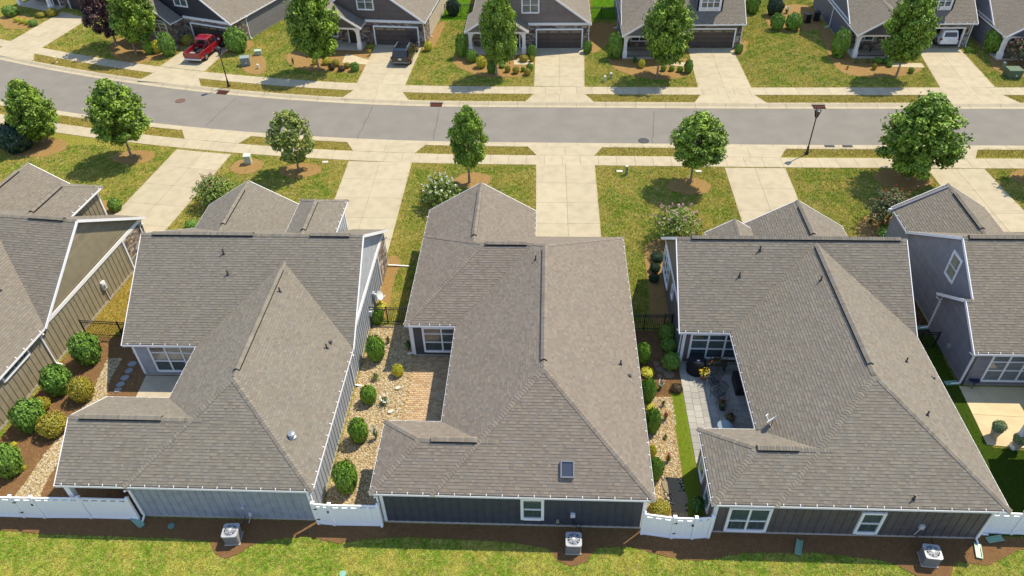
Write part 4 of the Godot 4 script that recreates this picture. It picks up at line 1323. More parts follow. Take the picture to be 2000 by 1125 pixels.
	for j in 16:
		for i in 9:
			var mb := MB.new()
			var x := 8.24 + i * 0.44
			var z := -31.4 + j * 0.46
			var ww := 0.43
			mb.cube(Vector3(x, 0.02, z + (0.1 if i % 2 else 0.0)), Vector3(ww, 0.1, 0.45), jit([C(168, 164, 156), C(178, 174, 165), C(160, 157, 151)][rng.randi() % 3], 0.03), 0.006)
			part(mb, "paver", "stone", pav)
	fill(box_poly(8.02, -31.7, 11, -24.2), 0)
	# stepping stones, in three runs
	for run in [
			["flagstone_path", "row of rough flagstones on the shaded gravel by the slate house", [[Vector2(-9.32, -34.23), 0.45],[Vector2(-9.22, -33.39), 0.36],[Vector2(-9.02, -32.53), 0.5],[Vector2(-8.80, -32.00), 0.5],[Vector2(-8.38, -31.49), 0.4],[Vector2(-8.02, -31.41), 0.34],[Vector2(-9.47, -34.76), 0.3]], C(168, 150, 118)],
			["flagstone_path", "row of round and square stepping stones in the pale house's shaded mulch", [[Vector2(-25.33, -31.83), 0.4],[Vector2(-25.10, -30.77), 0.44],[Vector2(-25.04, -30.22), 0.48],[Vector2(-25.03, -29.63), 0.5],[Vector2(-25.07, -29.10), 0.45],[Vector2(-25.03, -28.65), 0.42]], C(150, 150, 152)],
			["flagstone_path", "three broad flagstones on dark stones by the white gate", [[Vector2(6.58, -22.87), 0.95],[Vector2(6.95, -22.15), 0.8],[Vector2(6.80, -21.55), 0.6]], C(150, 134, 112)],
			["flagstone_path", "flat flagstones on mulch beside the grey paver patio", [[Vector2(6.74, -31.48), 0.4],[Vector2(6.94, -31.06), 0.5],[Vector2(7.40, -30.66), 0.7],[Vector2(6.81, -30.48), 0.35]], C(132, 112, 96)]]:
		var root := pavement_root(run[0], run[1], "path")
		for s in run[2]:
			var c: Vector2 = s[0]
			var mb := MB.new()
			mb.prism(ring(c, s[1] * 0.5 * rng.randf_range(0.9, 1.25), s[1] * 0.5, 0.13, 9), -0.02, 0.075, jit(run[3], 0.08))
			part(mb, "flagstone", "stone", root)
	# front gardens of the near houses
	for t in [[Vector2(-45.2, -57.0), 2.6, 1.7, "mulch ring under the broad tree at the left edge"], [Vector2(-35.81, -55.46), 1.9, 1.2, "mulch ring under the second tree from the left, near side"], [Vector2(-20.55, -53.39), 1.8, 1.2, "mulch ring under the thin yellowish tree"], [Vector2(-5.91, -52.01), 1.5, 1.2, "mulch ring under the tree behind the slate house"], [Vector2(11.47, -51.26), 1.75, 1.25, "mulch ring under the tree right of the straight driveway"], [Vector2(28.64, -52.50), 2.3, 1.5, "mulch ring under the largest near-side tree"], [Vector2(-25.38, -54.01), 1.4, 1.3, "mulch patch around the pale utility box"], [Vector2(39.5, -52.8), 2.4, 1.4, "mulch ring at the right edge, near side"]]:
		bed("mulch_ring", ring(t[0], t[1], t[2], 0.05), straw, t[3], 3)
	bed("mulch_bed", soft([Vector2(-11.18, -42.00), Vector2(-10.49, -41.83), Vector2(-10.12, -40.89), Vector2(-10.36, -39.24), Vector2(-10.25, -36.84), Vector2(-10.12, -35.08), Vector2(-11.19, -34.92), Vector2(-11.46, -38.40)]), straw, "pine straw bed at the pale house's side wall", 3)
	bed("mulch_bed", soft([Vector2(6.94, -43.43), Vector2(8.71, -44.45), Vector2(8.62, -42.13), Vector2(8.40, -38.75), Vector2(8.01, -34.96), Vector2(6.65, -34.94), Vector2(7.03, -38.73)]), straw, "mulch bed along the charcoal house's left wall", 3)
	bed("mulch_bed", soft([Vector2(22.65, -44.65), Vector2(23.17, -46.59), Vector2(25.03, -47.96), Vector2(26.25, -47.10), Vector2(25.90, -44.20), Vector2(23.89, -43.56)]), straw, "mulch bed under the small crepe myrtle by the right edge house", 3)
	bed("mulch_bed", soft([Vector2(-35.98, -48.07), Vector2(-34.94, -48.96), Vector2(-33.79, -48.38), Vector2(-33.35, -46.67), Vector2(-33.24, -45.30), Vector2(-34.64, -45.28)]), straw, "mulch bed at the tan house's front corner", 3)
	# front gardens across the street
	bed("mulch_bed", soft([Vector2(-10.25, -78.18), Vector2(-9.92, -74.45), Vector2(-8.11, -72.80), Vector2(-6.42, -71.33), Vector2(-3.57, -71.68), Vector2(-1.44, -71.56), Vector2(-1.31, -79.24), Vector2(-2.20, -79.25), Vector2(-2.57, -76.51)]), straw, "mulch bed in front of the taupe house's porch", 3)
	bed("mulch_bed", soft([Vector2(4.55, -83.87), Vector2(4.41, -77.01), Vector2(5.66, -78.09), Vector2(7.22, -82.05), Vector2(7.96, -83.84), Vector2(7.99, -86.01), Vector2(5.35, -86.35)]), straw, "mulch strip right of the taupe house's garage", 3)
	bed("mulch_bed", soft([Vector2(-28.71, -78.57), Vector2(-27.92, -75.30), Vector2(-25.91, -73.35), Vector2(-22.81, -72.84), Vector2(-19.26, -72.83), Vector2(-18.98, -74.74), Vector2(-19.19, -78.51), Vector2(-19.74, -79.36)]), straw, "mulch bed with low shrubs in front of the porch left of the dark car", 3)
	bed("mulch_bed", soft([Vector2(-14.20, -81.34), Vector2(-13.50, -77.79), Vector2(-12.62, -77.92), Vector2(-12.14, -82.51), Vector2(-11.92, -86.86), Vector2(-12.64, -86.87)]), straw, "mulch strip right of the garage with the dark car", 3)
	bed("mulch_bed", soft([Vector2(6.40, -77.54), Vector2(6.43, -74.39), Vector2(7.63, -72.63), Vector2(9.33, -71.42), Vector2(11.82, -70.82), Vector2(14.22, -71.65), Vector2(14.96, -73.60), Vector2(15.03, -75.64), Vector2(14.08, -76.43)]), straw, "mulch bed with a row of round shrubs under the tree", 3)
	bed("mulch_bed", soft([Vector2(19.75, -78.55), Vector2(19.73, -76.40), Vector2(21.00, -77.46), Vector2(21.87, -80.77), Vector2(21.42, -80.78)]), straw, "mulch corner right of the dormer house's garage", 3)
	bed("mulch_bed", soft([Vector2(30.69, -85.77), Vector2(29.33, -75.58), Vector2(29.38, -73.56), Vector2(29.77, -72.09), Vector2(32.05, -71.37), Vector2(35.37, -71.60), Vector2(37.55, -72.80), Vector2(38.10, -74.02), Vector2(35.81, -75.80), Vector2(31.39, -75.82), Vector2(31.75, -83.62)]), straw, "mulch bed in front of the railed porch at the upper right", 3)
	bed("mulch_bed", soft([Vector2(47.32, -82.59), Vector2(45.22, -75.25), Vector2(44.74, -72.78), Vector2(46.12, -71.35), Vector2(48.92, -71.58), Vector2(52.24, -78.35), Vector2(47.81, -77.84)]), straw, "mulch bed with the green utility box in the upper right corner", 3)
	bed("mulch_bed", soft([Vector2(-50.26, -81.62), Vector2(-47.76, -76.74), Vector2(-44.68, -74.84), Vector2(-42.94, -75.36), Vector2(-40.69, -77.52), Vector2(-41.05, -79.50), Vector2(-40.32, -80.66), Vector2(-45.99, -84.03)]), straw, "mulch bed with clipped shrubs left of the red pickup truck", 3)
	bed("mulch_bed", soft([Vector2(-37.50, -82.73), Vector2(-35.88, -78.05), Vector2(-34.29, -77.21), Vector2(-32.73, -78.60), Vector2(-33.05, -81.49)]), straw, "mulch ring under the big round bush right of the red pickup truck", 3)
	bed("mulch_bed", soft([Vector2(-67.91, -89.87), Vector2(-65.16, -85.16), Vector2(-62.46, -84.82), Vector2(-60.60, -85.44), Vector2(-61.35, -87.41), Vector2(-64.42, -89.48)]), straw, "mulch bed with yellow shrubs at the upper left corner", 3)
	bed("mulch_bed", soft([Vector2(-32.73, -75.06), Vector2(-31.85, -72.99), Vector2(-29.85, -71.98), Vector2(-29.31, -73.24), Vector2(-30.62, -76.92), Vector2(-32.18, -77.76)]), straw, "mulch patch around the grey-green utility cabinet", 3)
	bed("mulch_bed", soft([Vector2(25.68, -90.89), Vector2(24.71, -83.68), Vector2(26.55, -83.07), Vector2(29.23, -83.64), Vector2(31.11, -83.92), Vector2(32.13, -92.52)]), straw, "mulch bed by the bins behind the big lawn", 3)
	# short walks from the driveways to the doors
	for w in [[Vector2(-1.52, -75.85), Vector2(-1.49, -74.55), Vector2(-3.48, -74.55), Vector2(-3.58, -75.85), "walk from the empty driveway to the taupe house's porch"], [Vector2(-18.96, -75.79), Vector2(-19.06, -74.61), Vector2(-21.80, -75.14), Vector2(-21.88, -77.56), "walk from the dark car's driveway to the porch"], [Vector2(14.93, -74.87), Vector2(14.99, -73.85), Vector2(12.03, -74.50), Vector2(12.14, -75.39), "walk to the dormer house's porch behind the tree"], [Vector2(38.28, -74.77), Vector2(38.17, -73.65), Vector2(34.91, -73.91), Vector2(35.00, -74.79), "walk to the railed porch at the upper right"], [Vector2(-41.51, -80.37), Vector2(-41.12, -78.79), Vector2(-44.59, -80.69), Vector2(-44.49, -81.88), "walk left of the red pickup truck's driveway"]]:
		var o := pavement_root("walkway", w[4], "path")
		slabs(o, "slab", w[0], w[1], w[2], w[3], 2, 1, C(180, 167, 140), 0.05)

# ---------------------------------------------------------------- what covers the ground
func tuft(seed_: int, n: int, spread: float, hgt: float, wid: float) -> ArrayMesh:
	var r := RandomNumberGenerator.new()
	r.seed = seed_
	var mb := MB.new()
	for i in n:
		var a := r.randf() * TAU
		var p := Vector3(cos(a), 0, sin(a)) * spread * sqrt(r.randf())
		var t := r.randf() * TAU
		var lean := Vector3(cos(t), 0, sin(t)) * r.randf_range(0.3, 1.0) * hgt
		var side := Vector3(-sin(t), 0, cos(t)) * wid
		var f := r.randf_range(0.8, 1.2)
		mb.tri(p - side, p + side, p + lean + Vector3(0, hgt * r.randf_range(0.5, 1.0), 0), Color(f, f, f))
	return mb.mesh(M.blade)

func scatter(called: String, label: String, category: String, mesh: Mesh, vals: Array, z0: float, z1: float, per: float, size: Array, colour: Callable, y := 0.0, flat := 1.0) -> void:
	var buf := PackedFloat32Array()
	var count := 0
	for j in range(maxi(0, int((z0 - MZ) / CELL)), mini(MH, int((z1 - MZ) / CELL))):
		var z := MZ + j * CELL
		var reach := -z * 0.72 + 14.0
		var i0 := maxi(0, int((-reach - 2.0 - MX) / CELL))
		var i1 := mini(MW, int((reach + 2.0 - MX) / CELL))
		for i in range(i0, i1):
			if not vals.has(field[j * MW + i]): continue
			var n := int(per + rng.randf())
			for q in n:
				var x := MX + (i + rng.randf()) * CELL
				var zz := z + rng.randf() * CELL
				var s := rng.randf_range(size[0], size[1])
				var a := rng.randf() * TAU
				var c: Color = colour.call(x, zz)
				var ca := cos(a) * s
				var sa := sin(a) * s
				buf.append_array(PackedFloat32Array([ca, 0, sa, x, 0, s * flat, 0, y, -sa, 0, ca, zz, c.r, c.g, c.b, 1.0]))
				count += 1
	if count == 0: return
	var mm := MultiMesh.new()
	mm.transform_format = MultiMesh.TRANSFORM_3D
	mm.use_colors = true
	mm.mesh = mesh
	mm.instance_count = count
	mm.buffer = buf
	var o := MultiMeshInstance3D.new()
	o.name = numbered(called, self)
	o.multimesh = mm
	add_child(o, true)
	tag(o, label, category, "", "stuff")

func edge_dry(x: float, z: float) -> float:      # scorched along the paving
	var i := int((x - MX) / CELL)
	var j := int((z - MZ) / CELL)
	if i < 6 or j < 6 or i > MW - 7 or j > MH - 7: return 0.0
	var near := 0
	for d in [2, 5]:
		for e in [-d, d, -d * MW, d * MW]:
			if field[j * MW + i + e] == 0: near += 1
	return near * 0.16

func grass_colour(x: float, z: float) -> Color:
	var a := blotch.get_noise_2d(x * 1.3, z * 1.3) + 0.55 * fine.get_noise_2d(x, z)
	if x > 20.0 and z < -66.0: a += 0.22 * sin((x * 0.8 + z) * 5.0)      # mown in stripes
	a += edge_dry(x, z)
	var dry := clampf(0.43 + a * 1.05, 0.0, 1.0)
	var c := Color(0.165, 0.285, 0.022).lerp(Color(0.50, 0.41, 0.10), dry)
	var pick := rng.randf()
	if pick < 0.14: c = Color(0.54, 0.43, 0.17)
	elif pick < 0.26: c = c.lerp(Color(0.5, 0.5, 0.14), 0.6)
	elif pick < 0.36: c = c * 0.68
	var f := rng.randf_range(0.8, 1.2)
	return Color(c.r * f, c.g * f, c.b * f)

func lush_colour(x: float, z: float) -> Color:
	var a := blotch.get_noise_2d(x * 1.6 + 50, z * 1.6) + 0.6 * fine.get_noise_2d(x, z)
	var dry := clampf(0.27 + a * 1.25, 0.0, 1.0)
	var c := Color(0.15, 0.30, 0.018).lerp(Color(0.47, 0.43, 0.085), dry)
	var pick := rng.randf()
	if pick < 0.08: c = Color(0.44, 0.35, 0.13)
	elif pick < 0.3: c = c.lerp(Color(0.55, 0.64, 0.15), 0.6)
	elif pick < 0.45: c = c * 0.55
	var f := rng.randf_range(0.8, 1.2)
	return Color(c.r * f, c.g * f, c.b * f)

func verge_colour(x: float, z: float) -> Color:
	var a := fine.get_noise_2d(x, z) + 0.4 * blotch.get_noise_2d(x * 2, z * 2)
	var c := Color(0.29, 0.245, 0.04).lerp(Color(0.47, 0.35, 0.11), clampf(0.55 + a, 0, 1))
	if rng.randf() < 0.2: c = Color(0.44, 0.31, 0.12)
	var f := rng.randf_range(0.8, 1.2)
	return Color(c.r * f, c.g * f, c.b * f)

func pebble(seed_: int) -> ArrayMesh:
	var r := RandomNumberGenerator.new()
	r.seed = seed_
	var mb := MB.new()
	var top := []
	var n := 6
	for i in n: top.append(Vector3(cos(TAU * i / n), 0, sin(TAU * i / n)) * r.randf_range(0.75, 1.15))
	var ap := Vector3(r.randf_range(-0.2, 0.2), 0.75, r.randf_range(-0.2, 0.2))
	for i in n:
		var a: Vector3 = top[i]
		var b: Vector3 = top[(i + 1) % n]
		var m0 := a * 0.75 + Vector3(0, 0.5, 0)
		var m1 := b * 0.75 + Vector3(0, 0.5, 0)
		mb.quad(b, a, m0, m1, Color.WHITE)
		mb.tri(m1, m0, ap, Color.WHITE)
	return mb.mesh(M.stone)

func covers() -> void:
	# verges between kerb and sidewalk are drier
	for side in 2:
		var pts := PackedVector2Array()
		for i in 61:
			var x := -90.0 + i * 2.6
			pts.append(Vector2(x, near_line(x, -57.5) if side == 0 else far_line(x, -67.7)))
		for i in 61:
			var x := 66.0 - i * 2.6
			pts.append(Vector2(x, near_line(x, -56.0) if side == 0 else far_line(x, -65.7)))
		var z0 := 1e9
		for p in pts: z0 = minf(z0, p.y)
		for j in range(0, MH):
			var xs := crossings(pts, MZ + (j + 0.5) * CELL)
			for s in range(0, xs.size() - 1, 2):
				for i in range(maxi(0, int((xs[s] - MX) / CELL + 0.5)), mini(MW, int((xs[s + 1] - MX) / CELL + 0.5))):
					if field[j * MW + i] == 1: field[j * MW + i] = 5
	var t0 := tuft(1, 12, 0.09, 0.06, 0.009)
	var t1 := tuft(2, 14, 0.15, 0.075, 0.016)
	scatter("grass", "green and straw-coloured lawn behind the houses at the bottom of the photo", "grass", t0, [1], -20.4, -13.5, 3.2, [0.8, 1.3], lush_colour)
	scatter("grass", "patchy lawns in front of and between the near houses", "grass", t1, [1], -57.4, -20.4, 1.35, [0.8, 1.25], grass_colour)
	scatter("grass", "lawns of the houses across the street", "grass", t1, [1], -104.0, -66.0, 0.95, [0.9, 1.4], grass_colour)
	scatter("grass", "dry grass on the verges along both kerbs", "grass", t1, [5], -90.0, -56.0, 1.2, [0.7, 1.1], verge_colour)
	scatter("grass", "dead golden-brown grass beside the tan house, beyond the black fence", "grass", t1, [7], -45.0, -30.0, 1.4, [0.7, 1.1], func(_x, _z): return Color(0.5, 0.33, 0.08) * rng.randf_range(0.75, 1.15), 0.0)
	scatter("grass", "bright green watered lawns in the back yards across the street", "grass", t1, [8], -104.0, -80.0, 1.2, [0.9, 1.4], func(_x, _z): return Color(0.17, 0.42, 0.015) * rng.randf_range(0.8, 1.2), 0.0)
	var stones := [Color(0.58, 0.47, 0.29), Color(0.45, 0.35, 0.21), Color(0.66, 0.57, 0.4), Color(0.28, 0.22, 0.15), Color(0.5, 0.38, 0.22), Color(0.6, 0.52, 0.37)]
	scatter("river_stones", "tan river stones of the gravel yards and the dry stream", "stones", pebble(5), [2], -36.0, -19.5, 3.4, [0.024, 0.064], func(_x, _z): return stones[rng.randi() % 6], 0.03)
	var st := [Color(0.38, 0.25, 0.11), Color(0.28, 0.175, 0.08), Color(0.46, 0.32, 0.145), Color(0.16, 0.1, 0.055)]
	scatter("pine_straw", "brown pine straw and bark mulch of the beds", "mulch", tuft(7, 9, 0.1, 0.03, 0.012), [3], -100.0, -18.0, 1.3, [0.7, 1.3], func(_x, _z): return st[rng.randi() % 4] * (0.7 if _z > -20.5 else 1.0), 0.03, 0.5)  # straw along the rear walls is darkened: deeper shade put into its colour
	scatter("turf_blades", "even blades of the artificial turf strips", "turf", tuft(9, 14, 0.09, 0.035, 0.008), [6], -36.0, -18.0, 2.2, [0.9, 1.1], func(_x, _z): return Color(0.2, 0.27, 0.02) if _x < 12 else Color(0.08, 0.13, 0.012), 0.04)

# ---------------------------------------------------------------- plants
func leaf_at(mb: MB, p: Vector3, nrm: Vector3, s: float, col: Color, r: RandomNumberGenerator) -> void:
	var a := nrm.cross(Vector3(r.randf_range(-1, 1), r.randf_range(-1, 1), r.randf_range(-1, 1)))
	if a.length() < 0.01: a = Vector3.RIGHT
	a = a.normalized() * s
	var b := nrm.cross(a).normalized() * s * 0.62
	var up := nrm * s * 0.18
	mb.tri(p - a, p - b + up, p + a, col)
	mb.tri(p - a, p + a, p + b + up, col)

func spin(r: RandomNumberGenerator) -> Vector3:
	var z := r.randf_range(-1, 1)
	var t := r.randf() * TAU
	var q := sqrt(1 - z * z)
	return Vector3(q * cos(t), z, q * sin(t))

# a street tree: height 1 crown of half height 1 and radius 1 about the origin, in metres times size
func tree_parts(seed_: int, rad: float, half: float, clumps: int, per: int, leaf: float, dark: Color, light: Color, stem_r: float, clear: float) -> Node3D:
	var r := RandomNumberGenerator.new()
	r.seed = seed_
	var o := Node3D.new()
	o.name = "street_tree"
	var yc := clear + half
	var wood := MB.new()
	var bark := C(166, 152, 134)
	var p := Vector3.ZERO
	var lean := Vector3(r.randf_range(-0.1, 0.1), 0, r.randf_range(-0.1, 0.1))
	for k in 5:
		var q := Vector3(lean.x * (k + 1) * 0.3, (clear + half * 0.9) * (k + 1) / 5.0, lean.z * (k + 1) * 0.3)
		wood.tube(p, q, stem_r * (1.25 - 0.2 * k if k else 1.5), stem_r * (1.05 - 0.2 * k), 8, bark, false)
		p = q
	part(wood, "trunk", "bark", o)
	var limbs := MB.new()
	var leaves := MB.new()
	for k in clumps:
		var t := (k + r.randf()) / clumps             # height share within the crown
		var prof := pow(sin(PI * pow(clampf(t * 0.97 + 0.02, 0, 1), 0.72)), 0.75)
		var a := k * 2.39996 + r.randf_range(-0.5, 0.5)
		var rr := prof * rad * (0.94 if r.randf() < 0.62 else r.randf_range(0.25, 0.8)) * r.randf_range(0.72, 1.06)
		var c := Vector3(cos(a) * rr, yc - half + t * 2.0 * half, sin(a) * rr)
		var cr := rad * r.randf_range(0.15, 0.27) * (0.65 + 0.5 * prof)
		if k % 2 == 0:
			var from := Vector3(0, maxf(clear * 0.8, c.y - rr * 0.8 - 0.4), 0)
			limbs.tube(from, c, stem_r * 0.32, stem_r * 0.08, 5, bark, false)
		var ct := dark.lerp(light, clampf(r.randf_range(0.1, 0.9), 0, 1))
		for i in per:
			var d := spin(r)
			if d.y < -0.35 and r.randf() < 0.6: d.y = -d.y
			var pos := c + Vector3(d.x, d.y * 0.85, d.z) * cr * (0.55 + 0.5 * r.randf())
			var f := r.randf_range(0.75, 1.25)
			var cc := ct.lerp(light, r.randf() * 0.35)
			leaf_at(leaves, pos, (d + Vector3(0, 0.4, 0) + spin(r) * 0.8).normalized(), leaf * r.randf_range(0.7, 1.3), Color(cc.r * f, cc.g * f, cc.b * f), r)
	# loose shoots that break the outline
	for k in int(clumps * 0.5):
		var d := spin(r)
		d.y = absf(d.y) * 0.9 - 0.1
		var t := clampf(0.5 + d.y * 0.55, 0.05, 1)
		var prof := pow(sin(PI * pow(clampf(t * 0.97 + 0.02, 0, 1), 0.72)), 0.75)
		var h := Vector2(d.x, d.z).normalized() * rad * prof
		var c := Vector3(h.x, yc - half + t * 2 * half, h.y)
		var dir := (d + Vector3(0, 0.7, 0)).normalized()
		var len := rad * r.randf_range(0.12, 0.3)
		limbs.tube(c - dir * len, c + dir * len, 0.012, 0.006, 4, bark, false)
		for i in 16:
			var s := r.randf_range(-1, 1)
			leaf_at(leaves, c + dir * len * s + spin(r) * 0.1, (spin(r) + Vector3(0, 0.6, 0)).normalized(), leaf * r.randf_range(0.7, 1.2), dark.lerp(light, r.randf()), r)
	part(limbs, "limbs", "bark", o)
	var cw := part(leaves, "crown", "leaf", o)
	stuff(cw)
	return o

# a clipped or rounded bush, radius 1, height 1 (stretch it when placed)
func bush_parts(called: String, seed_: int, n: int, leaf: float, dark: Color, light: Color, rough: float, shape: float) -> Node3D:
	var r := RandomNumberGenerator.new()
	r.seed = seed_
	var bump := FastNoiseLite.new()
	bump.seed = seed_
	bump.frequency = 1.6
	var o := Node3D.new()
	o.name = called
	var core := MB.new()
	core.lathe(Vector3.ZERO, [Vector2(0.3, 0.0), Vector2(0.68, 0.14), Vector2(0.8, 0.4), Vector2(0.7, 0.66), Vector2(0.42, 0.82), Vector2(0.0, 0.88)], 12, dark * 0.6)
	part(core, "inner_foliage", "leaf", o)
	var lv := MB.new()
	for i in n:
		var d := spin(r)
		var y := 0.5 + d.y * 0.5
		var q := Vector2(d.x, d.z)
		var hr := pow(clampf(1.0 - pow(absf(d.y), shape), 0, 1), 0.5)
		q = q.normalized() * hr * (0.93 if d.y < 0 else 1.0)
		var k := 1.0 + rough * bump.get_noise_3d(d.x, d.y, d.z) * 1.6 + r.randf_range(-0.12, 0.09)
		var pos := Vector3(q.x * k, maxf(0.03, 0.5 + (y - 0.5) * k), q.y * k)
		var f := r.randf_range(0.75, 1.25)
		var c := dark.lerp(light, clampf(0.25 + 0.5 * r.randf() + 1.0 * rough * bump.get_noise_3d(d.x * 2, d.y * 2, d.z * 2 + 9), 0, 1))
		leaf_at(lv, pos, (d + Vector3(0, 0.3, 0) + spin(r) * 0.7).normalized(), leaf * r.randf_range(0.7, 1.3), Color(c.r * f, c.g * f, c.b * f), r)
	stuff(part(lv, "foliage", "leaf", o))
	return o

# a loose tuft of arching leaves (perennials, grasses, ferns), radius 1, height 1
func spray_parts(called: String, seed_: int, n: int, dark: Color, light: Color, wid: float, flower: Color, flowers: int) -> Node3D:
	var r := RandomNumberGenerator.new()
	r.seed = seed_
	var o := Node3D.new()
	o.name = called
	var lv := MB.new()
	for i in n:
		var a := r.randf() * TAU
		var reach := r.randf_range(0.25, 1.0)
		var d := Vector3(cos(a), 0, sin(a))
		var p0 := d * 0.1
		var p1 := d * reach * 0.55 + Vector3(0, r.randf_range(0.6, 1.0) * (1.15 - reach * 0.5), 0)
		var p2 := d * reach + Vector3(0, p1.y * r.randf_range(0.5, 0.95), 0)
		var s := Vector3(-d.z, 0, d.x) * wid
		var c := dark.lerp(light, r.randf())
		lv.quad(p0 - s * 0.5, p0 + s * 0.5, p1 + s, p1 - s, c)
		lv.tri(p1 - s, p1 + s, p2, c)
	stuff(part(lv, "foliage", "leaf", o))
	if flowers > 0:
		var fl := MB.new()
		for i in flowers:
			var a := r.randf() * TAU
			var q := sqrt(r.randf()) * 0.9
			var p := Vector3(cos(a) * q, r.randf_range(0.7, 1.05), sin(a) * q)
			for k in 4: leaf_at(fl, p + spin(r) * 0.05, (Vector3.UP + spin(r) * 0.7).normalized(), 0.09, jit(flower, 0.1), r)
		stuff(part(fl, "blossoms", "petal", o))
	return o

# crepe myrtle: several bare stems fanning out to a loose crown with flower heads, real size
func myrtle_parts(seed_: int, rad: float, hgt: float, dark: Color, light: Color, flower: Color, heads: int) -> Node3D:
	var r := RandomNumberGenerator.new()
	r.seed = seed_
	var o := Node3D.new()
	o.name = "crepe_myrtle"
	var lv := MB.new()
	var fl := MB.new()
	var bark := C(140, 118, 98)
	for k in 46:
		var a := k * 2.39996
		var q := sqrt((k + 0.5) / 46.0)
		var tip := Vector3(cos(a) * rad * q, hgt * (1.02 - 0.62 * q * q) * r.randf_range(0.82, 1.05), sin(a) * rad * q)
		var foot := Vector3(cos(a), 0, sin(a)) * 0.14
		if k % 6 == 0:
			var mb := MB.new()
			var mid := foot.lerp(tip, 0.55) + Vector3(0, 0.25, 0)
			mb.tube(foot, mid, 0.05, 0.032, 6, bark, false); mb.tube(mid, tip, 0.032, 0.012, 5, bark, false)
			part(mb, "stem", "bark", o)
		var dir := (tip - Vector3(0, hgt * 0.35, 0)).normalized()
		for i in 62:
			var s := r.randf()
			var p := tip - dir * s * rad * 0.5 + spin(r) * rad * 0.17 * (0.4 + s)
			var f := r.randf_range(0.7, 1.25)
			var c := dark.lerp(light, r.randf() * (1.0 - 0.4 * s))
			leaf_at(lv, p, (dir + spin(r) * 0.9 + Vector3(0, 0.3, 0)).normalized(), 0.085 * r.randf_range(0.7, 1.3), Color(c.r * f, c.g * f, c.b * f), r)
		if k < heads:
			for i in 14:
				var s := r.randf()
				leaf_at(fl, tip + dir * (0.05 + s * 0.22) + spin(r) * 0.1 * (1.1 - s), spin(r), 0.055, jit(flower, 0.12), r)
	stuff(part(lv, "crown", "leaf", o))
	if heads > 0: stuff(part(fl, "blossoms", "petal", o))
	return o

var first := {}
func place(proto: Node3D, called: String, label: String, category: String, group: String, at: Vector2, turn: float, size: Vector3, y := 0.0) -> Node3D:
	var r: Node3D = proto.duplicate()
	r.name = numbered(called, self)
	add_child(r, true)
	r.position = Vector3(at.x, y, at.y)
	r.rotation.y = turn
	r.scale = size
	return tag(r, label, category, group)

